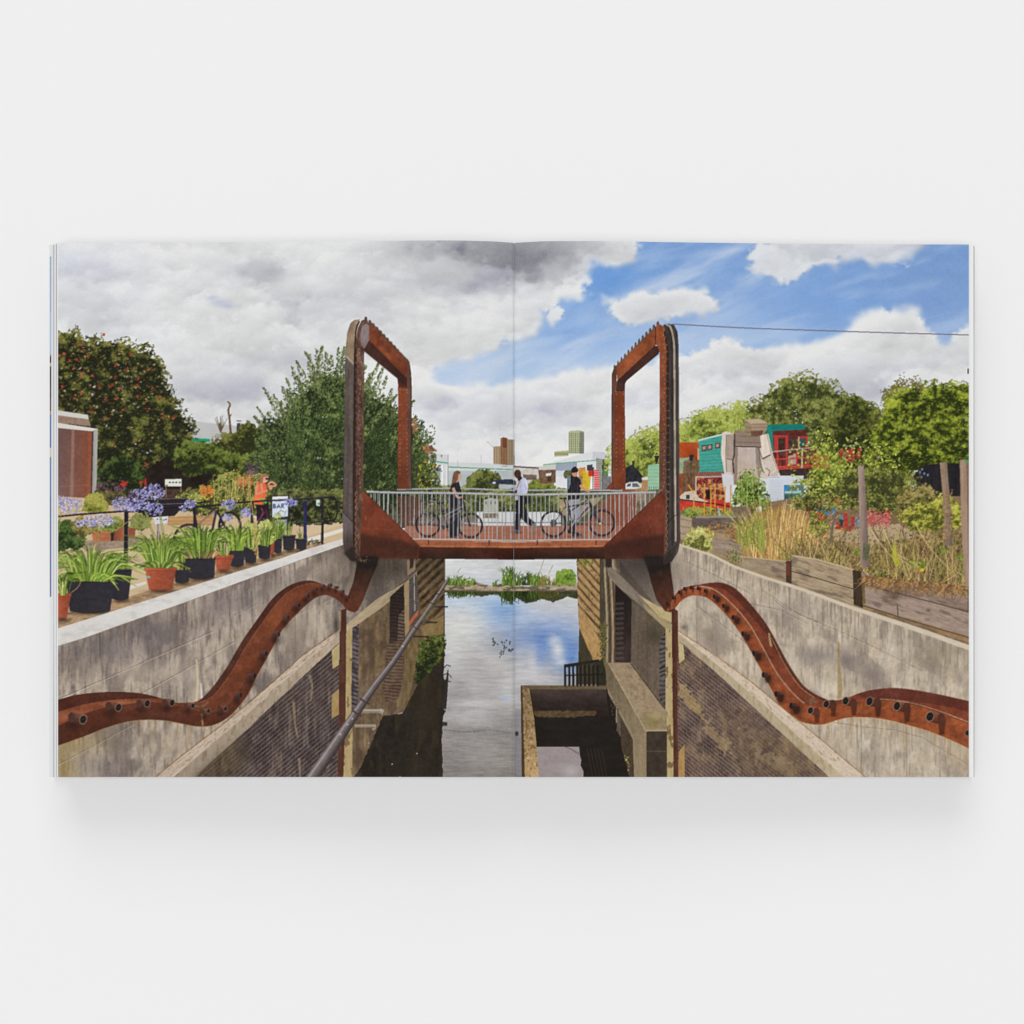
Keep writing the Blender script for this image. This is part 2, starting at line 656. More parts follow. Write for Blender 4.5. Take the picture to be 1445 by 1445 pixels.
# ---- sky and clouds
I("printed_sky", "printed sky of white and grey clouds with deep blue openings on the right-hand page")
F([(X0, Y0), (X1, Y0), (X1, 745), (X0, 745)], (150, 180, 222),
  G((1000, 340), (116, 154, 208), (990, 520), (166, 192, 226)), BL(862, 400, 70, 45, (98, 148, 212), .7), BL(1340, 400, 120, 90, (122, 154, 202), .8),
  BL(1180, 430, 120, 40, (118, 156, 212), .6), BL(700, 520, 90, 30, (158, 190, 224), .8), BL(800, 470, 60, 30, (128, 166, 218), .6), N(5, 30, 12, 0, 3, 3), P(2))
SKH = 420
_X, _Y = np.meshgrid(np.arange(X0 + .5, X1, dtype=np.float32), np.arange(Y0 + .5, Y0 + SKH, dtype=np.float32))


def cl_mask(p_, soft, namp, n1, seed, lo=.43, hi=.60):
    y0, y1, x0, x1, q = mask_of(p_)
    m = np.zeros((SKH * S, W_), np.float32)
    y1 = min(y1, SKH * S)
    m[y0:y1, x0:x1] = q[: y1 - y0]
    m = blur(m[::S, ::S], soft)
    wx = 15 * (fbm(_X / 26, _Y / 24, seed + 201, 2) - .5) + 10 * (fbm(_X / 9, _Y / 8, seed + 205, 3) - .5)
    wy = 15 * (fbm(_X / 26, _Y / 24, seed + 211, 2) - .5) + 9 * (fbm(_X / 9, _Y / 8, seed + 215, 3) - .5)
    m = m[np.clip(_Y - Y0 + wy * namp, 0, SKH - 1).astype(int), np.clip(_X - X0 + wx * namp, 0, _X.shape[1] - 1).astype(int)]
    n = fbm(_X / n1, _Y / (n1 * .8), seed, 6, .62) - .5
    d = m + n * namp * (4 * m * (1 - m)) ** .5
    a = blur(sstep(lo - .24, hi + .26, d), 2)
    w = np.clip(1 - np.abs(m - .5) * 2.4, 0, 1)
    soft_ = sstep(.2, .8, m + (fbm(_X / 9, _Y / 7, seed + 50, 4) - .5) * .8)
    pick = sstep(.42, .62, fbm(_X / 40, _Y / 30, seed + 70, 2))
    return a * (1 - pick) + soft_ * pick


def up2(a):
    return np.repeat(np.repeat(a, S, 0), S, 1)


# thin cirrus in the blue
_t = (_Y + .52 * _X)
_ci = sstep(.40, .85, fbm(_t / 30, (_X - .5 * _Y) / 120, 5, 5)) * np.exp(-((_t - 925) / 62) ** 2) * .95
_ci2 = sstep(.42, .85, fbm((_Y + .28 * _X) / 18, _X / 90, 9, 5)) * .34
_ci3 = sstep(470, 530, _Y) * .35
_cw = np.clip(_ci * .7 + _ci2 + _ci3 * sstep(1090, 700, _X), 0, .75)
apply(0, SKH * S, 0, W_, up2(_cw), np.array((205, 214, 230), np.float32), (), 1.0, False)
_A = [(70, 330), (906, 330), (903, 350), (896, 362), (881, 371), (868, 377), (850, 375), (838, 371), (829, 386), (823, 400), (829, 412), (806, 428), (795, 422),
      (781, 430), (769, 438), (761, 455), (753, 468), (745, 480), (726, 482), (708, 486), (690, 501), (672, 509), (645, 514), (612, 520), (606, 528), (614, 537), (645, 541),
      (664, 545), (682, 545), (702, 539), (728, 533), (752, 530), (778, 532), (797, 529), (815, 524), (842, 517), (864, 520), (905, 512), (940, 508), (958, 504), (972, 497), (992, 491), (1016, 480),
      (1036, 478), (1044, 493), (1062, 489), (1092, 491), (1131, 484), (1160, 479), (1176, 472), (1206, 468), (1197, 455), (1206, 444), (1226, 433), (1242, 434), (1262, 440),
      (1281, 436), (1297, 429), (1301, 441), (1286, 451), (1304, 452), (1311, 463), (1320, 479), (1335, 486), (1341, 477), (1352, 464), (1376, 454), (1376, 760), (70, 760)]
_B = [(1058, 336), (1312, 336), (1308, 346), (1290, 360), (1256, 377), (1231, 372), (1200, 366), (1186, 367), (1166, 373), (1150, 381), (1131, 396), (1110, 398), (1094, 392), (1076, 389), (1061, 391), (1058, 381), (1066, 368)]
_Cc = [(858, 431), (868, 418), (886, 412), (905, 408), (925, 412), (945, 409), (976, 408), (1000, 413), (1013, 426), (1010, 440), (995, 447), (971, 444), (950, 449), (925, 456), (900, 458), (880, 456), (866, 447)]
_D = [(772, 452), (780, 437), (796, 432), (801, 441), (791, 456), (783, 466), (773, 462)]
_Ee = [(824, 408), (836, 413), (850, 418), (866, 411), (874, 420), (858, 432), (846, 424), (828, 416)]
_al = np.maximum(cl_mask(_A, 9, .95, 34, 2), cl_mask(_B, 8, 1.1, 26, 7, .40, .72) * .92)
_al = np.maximum(_al, cl_mask(_Cc, 6, 1.1, 22, 12, .40, .62) * .98)
_al = np.maximum(_al, cl_mask(_D, 3, 1.2, 12, 15, .34, .6) * .92)
_al = np.maximum(_al, cl_mask(_Ee, 4, 1.6, 12, 17, .38, .7) * .8)
# puffs: a billowed height field, lit from above
_u = _X + 30 * (fbm(_X / 50, _Y / 44, 61, 3) - .5)
_v = _Y + 22 * (fbm(_X / 46, _Y / 40, 67, 3) - .5)
_hf = 0
for o_ in range(6):
    k_ = 2.05 ** o_
    _hf = _hf + .56 ** o_ * noise(_u / 80 * k_, _v / 46 * k_, 21 + o_)
_hf = _hf / 2.2
_gy = np.zeros_like(_hf)
_gy[:-5] = _hf[5:] - _hf[:-5]
_sh = 220 + (_hf - .5) * 46 + _gy * 60 + (fbm(_u / 26, _v / 16, 33, 4) - .5) * 22
_cl = np.stack([_sh, _sh, _sh * .998], -1)
GREY = (158, 158, 168)
for b_ in [(690, 350, 120, 26, .95, (146, 146, 151)), (620, 352, 70, 14, .55, GREY), (745, 362, 45, 24, .75, (148, 148, 153)), (815, 372, 70, 22, .45, (170, 170, 178)), (365, 384, 55, 14, .7, GREY),
           (350, 372, 40, 10, .4, GREY), (455, 424, 60, 18, .7, (165, 165, 178)), (430, 455, 60, 12, .35, GREY), (655, 402, 60, 14, .6, (160, 160, 172)), (700, 395, 40, 18, .5, (160, 160, 175)), (300, 550, 70, 13, .75, (170, 172, 188)),
           (360, 548, 40, 10, .5, (175, 178, 192)), (395, 508, 60, 10, .5, (172, 174, 188)), (430, 500, 40, 10, .5, GREY), (95, 370, 60, 26, .55, (182, 186, 202)), (150, 395, 50, 40, .35, (186, 190, 205)), (120, 440, 60, 30, .3, (196, 199, 208)),
           (640, 572, 60, 11, .6, (172, 175, 192)), (590, 580, 30, 14, .3, (180, 184, 200)), (775, 577, 60, 10, .6, (170, 173, 190)), (700, 562, 30, 8, .5, (175, 178, 190)), (770, 548, 40, 8, .3, (185, 187, 200)), (650, 590, 60, 10, .3, (182, 188, 200)),
           (800, 350, 60, 20, .5, (176, 176, 182)), (1120, 520, 90, 16, .3, (190, 190, 200)), (1010, 525, 60, 16, .35, (186, 186, 198)), (1330, 500, 40, 14, .3, (190, 190, 200)), (1080, 372, 30, 10, .35, (190, 190, 200)), (1230, 358, 60, 8, .35, (186, 186, 196)), (930, 448, 60, 6, .4, (186, 188, 200)), (740, 430, 30, 20, .3, (190, 190, 198)), (760, 590, 70, 8, .4, (182, 184, 198)), (1255, 518, 70, 8, .6, (172, 172, 186)), (1215, 548, 60, 12, .7, (170, 171, 184)), (1260, 560, 50, 10, .4, (176, 176, 190)), (1000, 548, 60, 10, .4, (188, 188, 200)), (905, 570, 30, 16, .55, (180, 183, 198)), (1080, 545, 50, 9, .25, (185, 185, 195)),
           (1030, 530, 40, 12, .2, (185, 185, 195)), (1300, 352, 30, 8, .6, (185, 185, 192)), (1200, 352, 60, 10, .3, (190, 190, 198)), (940, 430, 60, 10, .16, (195, 195, 205)), (760, 395, 30, 20, .25, (180, 180, 190)), (540, 395, 70, 14, .35, (182, 182, 190)),
           (520, 450, 60, 10, .3, (182, 182, 190)), (560, 470, 40, 10, .2, GREY), (640, 440, 60, 10, .2, (185, 185, 195)), (200, 470, 80, 8, .25, (190, 193, 205)), (250, 400, 60, 12, .2, (192, 194, 202)), (600, 610, 80, 10, .25, (200, 208, 220)), (760, 610, 60, 8, .25, (196, 200, 212))]:
    cx_, cy_, rx_, ry_, a_, c_ = b_
    _w = a_ * .95 * np.exp(-((_u - cx_) / rx_) ** 2 - ((_v - cy_) / ry_) ** 2) * (.5 + 1.0 * fbm(_u / 20, _v / 13, 81, 4))
    _w = np.clip(_w, 0, 1)[..., None]
    _cl = _cl + _w * (np.array(c_, np.float32) + (_cl - 218) * .8 - _cl)
# puffs: soft lobes with a sunlit crown and a grey belly, small ones crowding the cloud margins
_nz = fbm(_X / 11, _Y / 9, 91, 4) - .5
_ed = np.clip(1 - np.abs(blur(_al, 9) - .6) / .42, 0, 1) * (_al > .2)


def puffs(n, wgt, r0, r1, alpha, gain, seed):
    pr = (wgt / wgt.sum()).ravel()
    k_ = rng.choice(pr.size, n, p=pr)
    cy, cx = np.unravel_index(k_, wgt.shape)
    rr = rng.uniform(r0, r1, n)
    for i in np.argsort(-rr + rng.normal(0, (r1 - r0) * .3, n)):
        r = rr[i]
        ya, yb, xa, xb = max(0, int(cy[i] - r)), min(SKH, int(cy[i] + r) + 1), max(0, int(cx[i] - r * 1.5)), min(_X.shape[1], int(cx[i] + r * 1.5) + 1)
        if yb - ya < 2 or xb - xa < 2:
            continue
        yy, xx = np.mgrid[ya:yb, xa:xb]
        dx, dy = (xx - cx[i]) / (r * 1.45), (yy - cy[i]) / r
        d = np.sqrt(dx * dx + dy * dy) + _nz[ya:yb, xa:xb] * 1.1
        w = sstep(1.0, .45, d) * alpha * rng.uniform(.5, 1)
        lit = (-dy * .8 - dx * .25) * gain
        loc = _cl[max(0, min(SKH - 1, cy[i])), cx[i]].copy()
        _cl[ya:yb, xa:xb] += w[..., None] * (loc + lit[..., None] * (1, 1, .96) - _cl[ya:yb, xa:xb])


puffs(240, (_al > .6) * 1.0, 20, 48, .55, 34, 1)
puffs(620, (_al > .6) * 1.0, 9, 20, .5, 28, 2)
puffs(1000, _ed + .10 * (_al > .6), 4, 10, .5, 15, 3)
for k_ in range(3):
    _cl[..., k_] = .8 * _cl[..., k_] + .2 * blur(_cl[..., k_], 1)
# bright sunlit rims where the cloud thins
_rim = np.clip(1 - np.abs(blur(_al, 7) - .72) / .3, 0, 1) * (_al > .5)
_cl = _cl + (_rim * 9)[..., None]
_lim = np.array((229, 229, 227), np.float32)
_cl = _cl + 2
_cl = np.minimum(_cl, _lim + np.clip((_cl - _lim) * .25, 0, 4))
_cl = up2(_cl) + (rng.random((SKH * S, W_))[..., None] - .5) * 3
IMG[: SKH * S] += (np.clip(up2(_al), 0, 1) * .985)[..., None] * (_cl - IMG[: SKH * S])
for g_ in [(310, 427, 13, 5), (322, 432, 8, 3), (718, 383, 6, 3), (300, 420, 8, 3)]:
    blot(*g_, (165, 178, 208), .5)
L([(720, 379), (725, 386), (732, 392)], 1.2, (176, 182, 200), a=.7, setid=False)
I("printed_cable", "thin dark overhead cable crossing the printed sky on the right")
L([(948, 457), (1050, 462.5), (1150, 466), (1260, 469.5), (1370, 472.5)], 1.5, (112, 108, 124), smooth=True)
I("printed_cable_box", "small dark box at the edge of the printed sky")
F([(1364.8, 520), (1368, 520), (1368, 527), (1364.8, 527)], (45, 40, 48))

# ---- far bank: towers and sheds
I("printed_tower_block", "brown and cream block of flats printed beside the gutter, far behind the bridge")
F([(696, 630), (706, 629), (706, 656), (696, 656)], (176, 150, 118))
F([(706, 618), (710, 616.5), (716, 618), (716, 656), (706, 656)], (150, 112, 82))
F([(716, 619), (725, 620), (725.4, 656), (716, 656)], (186, 168, 138))
F([(709, 617), (715, 618), (715, 632), (709, 632)], (112, 68, 52))
for x_ in np.arange(696.6, 725, 1.75):
    F([(x_, 630 if x_ < 706 else 620), (x_ + .7, 630 if x_ < 706 else 620), (x_ + .7, 656), (x_, 656)], (98, 72, 56), a=.62, setid=False)
for y_ in np.arange(621, 656, 2.0):
    F([(717, y_), (725, y_), (725, y_ + .8), (717, y_ + .8)], (92, 74, 62), a=.6, setid=False)
    F([(697, y_ + 8), (705, y_ + 8), (705, y_ + 8.7), (697, y_ + 8.7)], (240, 225, 195), a=.4, setid=False)
L([(686, 622), (697, 632)], .5, (150, 155, 165), setid=False)
I("printed_tower_block", "pale green and grey block of flats printed right of the gutter with a low annexe")
F([(802, 609), (806, 607.5), (818, 607), (824, 609), (824, 640), (802, 640)], (176, 180, 140))
F([(818, 608), (824, 609), (824, 640), (817.5, 640)], (130, 134, 118))
for x_ in np.arange(803, 824, 2.7):
    for y_ in np.arange(611, 639, 2.6):
        F([(x_, y_), (x_ + 1.2, y_), (x_ + 1.2, y_ + 1.5), (x_, y_ + 1.5)], (72, 78, 70), a=.8, setid=False)
F([(782, 637), (802, 635.5), (802, 643), (782, 644)], (170, 172, 128))
for x_ in np.arange(783, 802, 2.5):
    F([(x_, 638.5), (x_ + 1.2, 638.2), (x_ + 1.2, 642), (x_, 642)], (88, 84, 62), a=.8, setid=False)
I("printed_warehouse", "long white warehouse with a green stripe printed on the left page behind the bridge")
F([(606, 644), (612, 639), (632, 641.5), (632, 652), (690, 653.5), (726, 657), (726, 690), (606, 690)], (205, 207, 206), N(5, 14, 6))
F([(632, 664), (726, 664), (726, 690), (632, 690)], (178, 186, 186), N(8, 8, 6))
F([(606, 649), (632, 652.5), (632, 654), (606, 651)], (60, 150, 118))
F([(632, 658), (726, 662), (726, 663.2), (632, 659.6)], (70, 152, 122))
F([(613, 660), (621, 660), (621, 688), (613, 688)], (150, 152, 150))
F([(623, 656), (624.3, 656), (624.3, 688), (623, 688)], (238, 238, 236))
F([(629, 656), (630, 656), (630, 688), (629, 688)], (232, 232, 230))
F([(621.5, 642), (624, 642), (623, 645.5)], (70, 75, 90))
L([(632, 641), (632, 690)], .6, (150, 155, 160), setid=False)
L([(708, 657.5), (716, 657.8)], 1, (110, 110, 120), a=.7, setid=False)
L([(646, 649), (646, 660)], .5, (150, 155, 160), setid=False)
L([(679, 641), (679, 653)], .5, (160, 165, 170), setid=False)
I("printed_warehouse", "white-roofed warehouse with a thin green line printed right of the gutter")
F([(724, 658), (768, 658), (768, 690), (724, 690)], (196, 196, 190), N(14, 6, 4))
F([(724, 657), (760, 659.5), (760, 661.5), (724, 659)], (96, 62, 56))
F([(766, 656), (822, 640), (836, 637), (854, 638), (854, 672), (766, 672)], (214, 216, 218), N(3, 12))
F([(836, 637), (854, 638), (854, 650), (836, 651)], (196, 198, 204))
F([(766, 656), (784, 653.5), (784, 672), (766, 672)], (198, 198, 192))
F([(784, 652.6), (814, 652), (814, 668), (784, 665)], (150, 160, 174), N(6, 10))
L([(766, 655.6), (800, 652.5), (845, 649)], 1.2, (84, 164, 118))
F([(783, 664), (800, 664), (800, 672), (783, 672)], (206, 212, 220))
# ---- far bank planting
I("printed_hedge", "band of green waterside bushes printed behind the bridge railing")
F([(500, 690), (900, 690), (900, 745), (500, 745)], (84, 88, 58), N(22, 5, 6, 0, 3, 3), N(14, 20, 10, 0, 5), STAIN((64, 52, 46), .7, 30, 8, 4, .5, .65))
for (p_, d_, m_, l_) in [([(604, 690), (615, 684), (640, 686), (676, 684), (700, 688), (726, 690), (726, 730), (604, 736)], (44, 52, 28), (92, 100, 48), (158, 162, 84)),
                         ([(742, 684), (750, 678), (765, 676), (778, 680), (784, 690), (784, 728), (724, 728), (726, 694)], (52, 62, 26), (92, 104, 44), (140, 146, 72)),
                         ([(784, 690), (808, 690), (812, 722), (784, 724)], (70, 76, 40), (110, 116, 60), (160, 160, 100))]:
    tree(p_, d_, m_, l_, .5, 2.6, 1.3, None, .6, 2, 3, 5, 0, 9, 0, .25)
I("printed_bush", "round dark green bush printed between the towers of the bridge on the left page")
tree([(658, 676), (668, 668), (682, 661), (698, 665), (706, 672), (704, 690), (660, 692)], (40, 46, 24), (78, 86, 42), (126, 130, 66), .6, 2.6, 1.3, None, .6, 2, 3, 6, 0, 9)
I("printed_bush", "clipped green bush printed right of the gutter")
tree([(746, 684), (755, 677), (768, 676), (779, 681), (782, 689), (744, 690)], (58, 66, 22), (96, 106, 40), (138, 144, 64), .8, 2.4, 1.1, None, .6, 1.5, 3, 8, 0, 8)
tree([(795, 668), (801, 663.5), (808, 665), (810, 674), (796, 676)], (34, 38, 24), (60, 66, 40), (100, 104, 60), .8, 2.2, 1.1, None, .6, 1, 3, 9, 0, 8)
I("printed_parked_cars", "row of parked cars printed far behind the bridge")
NAMES[-1] = ("printed_parked_car", "dark parked car printed far behind the bridge on the left page")
F([(690, 679), (700, 676.5), (722, 676), (728, 679), (728, 684), (690, 682)], (52, 56, 72), N(20, 3, 2))
E(697, 681, 2.5, 1.6, (200, 205, 210))
I("printed_hut", "dark wooden shelter printed right of the gutter")
F([(759, 663), (784, 662.5), (784, 681), (762, 683)], (112, 84, 64), N(22, 3, 4))
F([(770, 668), (778, 667), (777, 671), (770, 671.5)], (214, 214, 214))
F([(772, 673), (778, 673), (778, 679), (772, 679)], (70, 48, 42))
F([(738, 669), (757, 669), (757, 677), (738, 677)], (112, 96, 84), N(24, 3, 3))
F([(735, 664), (758, 661), (758, 670), (735, 669)], (198, 192, 182), N(10, 4))
I("printed_kiosk", "yellow and orange kiosk with red panels printed behind the right-hand person")
F([(816, 660), (826, 659), (827, 672), (816, 672)], (196, 140, 62), N(20, 4))
F([(816, 672), (824, 672), (824, 690), (816, 690)], (150, 120, 84), N(30, 3))
F([(822, 665), (834, 665), (832, 692), (822, 692)], (204, 174, 50), N(18, 4))
F([(828, 656), (836, 655), (836, 664), (828, 664)], (62, 60, 62))
F([(830, 664), (838, 664), (838, 672), (830, 672)], (196, 50, 44))
F([(838, 662), (846, 663), (848, 690), (838, 690)], (206, 84, 84), LINES(0, 3.2, .22, (225, 200, 190), .7))
I("printed_fence_panel", "grey slatted screens beside the kiosk, seen past the rear bridge post")
F([(841, 646), (852, 648), (852, 690), (846, 690), (845, 664), (841, 662)], (150, 152, 142), LINES(0, 3, .2, (110, 110, 105), .6), N(12, 3))
I("printed_green_panel", "dark and light green panel beside the rear post of the right-hand bridge frame")
F([(850, 648), (858, 648), (858, 662), (851, 662)], (58, 76, 56), N(10, 3))
F([(851, 662), (858, 662), (858, 672), (851, 672)], (96, 128, 84))
F([(852, 672), (862, 672), (862, 690), (852, 690)], (120, 116, 118), N(20, 3, 5))
_m = 1500
dabs(512 + rng.random(_m) * 138, 690 + rng.random(_m) * 52, lerp((52, 44, 36), (128, 112, 92), rng.random(_m)), 3, 1.6)
F([(868, 692), (935, 692), (935, 745), (868, 745)], (112, 98, 76), N(20, 4, 5, 0, 3), N(12, 12, 8))
I("printed_water", "still grey-white water printed beneath and behind the bridge, reflecting clouds and blue sky")
F([(672, 722), (790, 722), (792, 745), (672, 745)], (208, 210, 211), N(5, 20, 2))
F([(596, 730), (674, 728), (674, 745), (596, 745)], (110, 96, 86), N(18, 5, 5))
I("printed_sign_board", "pale sign board printed on the far bank behind the railing")
F([(682, 706), (692, 702), (703, 705), (703, 723), (682, 723)], (176, 176, 166), N(6, 4))
for x_ in (684, 691, 697):
    E(x_ + 1.4, 709, 1.1, 2.4, (110, 108, 104))
F([(681, 724), (703, 724), (703, 731), (681, 731)], (128, 114, 96), N(18, 3, 3))
# ---- right bank trees far
I("printed_tree", "light green tree crown printed behind the right-hand bridge tower")
tree([(852, 660), (856, 640), (866, 628), (884, 618), (900, 607), (918, 603), (932, 600), (950, 601), (960, 596), (972, 586), (990, 578), (1006, 576), (1030, 569), (1042, 566), (1058, 572), (1064, 600), (1052, 640), (990, 660), (930, 690), (880, 690)],
     (60, 72, 24), (120, 132, 50), (176, 184, 92), .55, 3.2, 1.7, None, .6, 5, 6, 31, .10, 13, .12)
I("printed_tree", "tall rounded olive-green tree printed behind the wooden sculpture")
tree([(1046, 600), (1054, 582), (1056, 570), (1062, 561), (1086, 557), (1086, 545), (1096, 538), (1112, 532), (1122, 526), (1146, 523), (1158, 530), (1160, 538), (1184, 538), (1188, 550), (1200, 556), (1206, 562), (1214, 570), (1224, 600), (1216, 640), (1130, 640), (1060, 610)],
     (48, 54, 24), (98, 106, 46), (150, 152, 84), .5, 3.2, 1.7, None, .6, 5, 6, 37, .12, 13, .02)
I("printed_tree", "dark green tree printed between the olive tree and the broad tree at the right edge")
tree([(1150, 640), (1160, 600), (1180, 578), (1200, 562), (1208, 555), (1216, 566), (1236, 572), (1246, 580), (1262, 600), (1262, 640), (1240, 680), (1170, 670)],
     (34, 40, 16), (78, 84, 32), (132, 134, 62), .5, 3.2, 1.7, None, .6, 4, 6, 41, .05, 13, -.05)
I("printed_tree", "broad yellow-green leafy tree printed at the right edge of the page")
tree([(1222, 690), (1224, 640), (1232, 604), (1246, 585), (1250, 572), (1246, 556), (1262, 546), (1276, 546), (1290, 538), (1306, 534), (1316, 540), (1340, 538), (1354, 540), (1376, 538), (1376, 690), (1340, 668), (1300, 664), (1270, 690)],
     (34, 42, 10), (98, 110, 30), (168, 176, 62), .55, 4.2, 1.7, .35, .5, 5, 6, 43, .03, 14, .0, .3)
_q = rng.uniform(0, 1, 240)
dabs(1242 + _q * 60, 562 - 22 * np.sin(_q * 2.4) + rng.normal(0, 5, 240), lerp((120, 104, 74), (84, 84, 40), rng.random(240)), 3.4, 1.1)
I("printed_dark_shed", "dark timber shed printed in the shade under the right-hand tree")
F([(1288, 672), (1304, 656), (1326, 654), (1368, 654), (1368, 700), (1300, 704)], (34, 30, 34), N(8, 2, 20), N(6, 8))
for x_, y_ in ((1298, 666), (1301, 662), (1304, 668), (1300, 673), (1309, 670)):
    E(x_, y_, 1.5, 1.8, (124, 142, 180), a=.8)
# ---- right bank buildings
I("printed_container", "rust orange container printed right of the bridge tower")
F([(958, 624), (984, 624), (988, 626), (988, 650), (958, 650)], (172, 74, 34), N(14, 8, 10), T((958, 620), 1.1, (990, 650), .8))
F([(958, 646), (974, 645), (974, 668), (958, 668)], (148, 160, 132), N(18, 4, 5))
F([(958, 668), (1022, 664), (1022, 700), (958, 702)], (146, 76, 44), N(20, 4, 9))
F([(984, 632), (989, 632), (989, 660), (984, 660)], (196, 160, 120), N(20, 3, 3))
rough_fill([(964, 652), (976, 646), (988, 650), (986, 690), (962, 694)], (104, 78, 56), N(30, 3, 5), rag=2, nz=3, amp=1.3, a=.85)
I("printed_beach_hut", "turquoise boarded cabin with three small windows printed behind the wooden sculpture")
F([(986, 622), (1020, 612.5), (1024, 612), (1024, 667), (987, 666)], (70, 158, 142), LINES(-.05, 4.4, .12, (38, 112, 104), .6), N(9, 14, 3))
F([(985, 620), (1020, 611.5), (1020, 613.5), (985, 622.5)], (196, 210, 204))
for x_, y_ in ((990, 628.5), (998, 627.3), (1009, 625)):
    F([(x_, y_), (x_ + 7, y_ - .8), (x_ + 7, y_ + 7), (x_, y_ + 7.8)], (60, 40, 36))
    F([(x_ + 1, y_ + 1), (x_ + 5.4, y_ + .6), (x_ + 5.4, y_ + 5.6), (x_ + 1, y_ + 6.2)], (172, 138, 132))
F([(980, 666), (1022, 665), (1022, 673), (980, 673)], (138, 92, 76), LINES(40, 7, .25, (90, 60, 50), .5))
I("printed_shop_house", "dark teal hut with red window frames and a red balcony printed on the right bank")
F([(1080, 599), (1134, 598), (1136, 608), (1092, 612), (1092, 662), (1082, 640)], (22, 116, 106), N(6, 12, 4), T((1080, 600), 1.0, (1130, 606), 1.0))
F([(1083, 600), (1091, 608), (1090, 640), (1084, 616)], (30, 128, 116))
F([(1090, 608), (1136, 606), (1144, 640), (1154, 662), (1092, 664)], (96, 44, 40), N(20, 4, 6))
for a_ in ([(1092, 616), (1098, 616), (1098, 640), (1092, 642)], [(1108, 616), (1112, 616), (1112, 634), (1108, 636)], [(1128, 616), (1139, 615.5), (1139, 618), (1128, 618)], [(1137, 616), (1139.5, 616), (1139.5, 630), (1137, 630)], [(1091, 614), (1112, 614), (1112, 617), (1091, 617)]):
    F(a_, (172, 58, 52))
F([(1098.5, 619), (1107, 619), (1107, 636), (1098.5, 637)], (58, 40, 30), N(20, 3))
F([(1113, 617), (1126, 617), (1126, 634), (1113, 635)], (70, 52, 42), N(26, 3, 4))
F([(1129, 619), (1136, 619), (1136, 630), (1129, 630)], (30, 86, 84))
F([(1126, 616), (1128, 616), (1128, 632), (1126, 632)], (188, 158, 132))
F([(1090, 638), (1156, 630), (1156, 660), (1092, 662)], (92, 46, 42), N(24, 3, 5))
F([(1112, 643), (1123, 641), (1123, 655), (1112, 656)], (196, 176, 166), LINES(50, 2.4, .3, (120, 80, 74), .7))
for y_, c_ in ((645, (186, 66, 56)), (656, (206, 74, 58)), (659, (198, 66, 54))):
    L([(1090, y_ + 3), (1156, y_)], 2.2, c_)
for x_ in (1097, 1110, 1124, 1140, 1152):
    L([(x_, 637), (x_, 660)], 1.8, (190, 62, 54))
L([(1088, 637.5), (1120, 634), (1158, 630)], 1.3, (196, 184, 170))
L([(1132, 632), (1131, 672)], 2.2, (188, 172, 148))
F([(1092, 663), (1158, 659), (1158, 676), (1096, 676)], (58, 42, 42), N(14, 4))
F([(1152, 660), (1156, 660), (1157, 680), (1153, 680)], (176, 62, 50))
for p_ in ([(1184, 634), (1190, 632), (1188, 652), (1183, 654)], [(1192, 634), (1206, 632), (1206, 650), (1192, 652)], [(1210, 632), (1216, 632), (1214, 646), (1208, 648)]):
    F(p_, (150, 52, 46), N(30, 3))
L([(1190, 630), (1212, 626.5), (1214, 631)], 1, (150, 150, 150))
I("printed_pole_lamp", "black street lamp printed inside the right-hand bridge frame")
L([(926, 652), (926, 698)], 1.8, (34, 32, 38))
F([(923, 643), (930, 643), (928, 652), (925, 652)], (40, 38, 44))
F([(924, 641), (926.5, 638), (929, 641)], (40, 38, 44))
I("printed_pole_lamp", "slim black street lamp printed beside the rear post of the right-hand frame")
L([(893.5, 655), (893.5, 694)], 1.6, (38, 36, 42))
F([(891, 650), (896, 650), (895, 656), (892, 656)], (70, 60, 48))
L([(836.5, 662), (836.5, 690)], 1.1, (44, 42, 48))
L([(850.5, 660), (850.5, 690)], 1.1, (44, 42, 48))
F([(835, 659), (838, 659), (838, 663), (835, 663)], (60, 58, 60))
F([(849, 656), (852, 656), (852, 661), (849, 661)], (60, 58, 60))
I("printed_pole_lamp", "black lantern printed in front of the orange container")
F([(972, 642), (979, 641), (977, 650), (973, 650)], (40, 38, 44))
L([(975, 650), (975, 690)], 1.4, (70, 56, 50))
I("printed_dark_gap", "dark shaded gap under the trees behind the right-hand frame")
F([(882, 660), (892, 655), (904, 668), (914, 680), (882, 682)], (40, 40, 46), N(12, 4))
I("printed_white_car", "white car printed beyond the bridge deck on the right page")
NAMES[-1] = ("printed_parked_car", "white car printed beyond the bridge deck on the right page")
F([(882, 690), (883, 682), (888, 680), (900, 679.5), (908, 688), (910, 692), (910, 696), (882, 696)], (208, 208, 206), N(5, 5))
F([(885, 683), (890, 681.5), (890, 686), (884, 686.5)], (84, 88, 92))
F([(892, 681.5), (899, 681.5), (903, 687), (892, 687)], (96, 98, 100))
F([(882, 693), (912, 693), (912, 706), (882, 706)], (146, 128, 104), N(18, 5, 3))
F([(895, 690), (905, 688), (908, 694), (896, 695)], (150, 120, 80), N(18, 3))
I("printed_shed", "mint green shed printed inside the right-hand bridge frame")
F([(914, 656), (932, 654), (932, 692), (914, 692)], (150, 190, 156), LINES(50, 5, .12, (120, 160, 130), .6), N(8, 10, 4))
F([(905, 674), (914, 672), (914, 677), (906, 677)], (214, 208, 200))
F([(906, 677), (914, 677), (914, 694), (904, 696)], (168, 128, 92), N(16, 4))
L([(914, 692), (932, 691)], 1.2, (70, 70, 66))
for x_ in np.arange(916, 932, 3.2):
    L([(x_, 686), (x_, 698)], .8, (96, 112, 96))
I("printed_mural", "square red and yellow painted panel with a dark doorway printed on the right bank")
F([(981, 672), (1026, 671.5), (1026, 708), (981, 708)], (198, 188, 180))
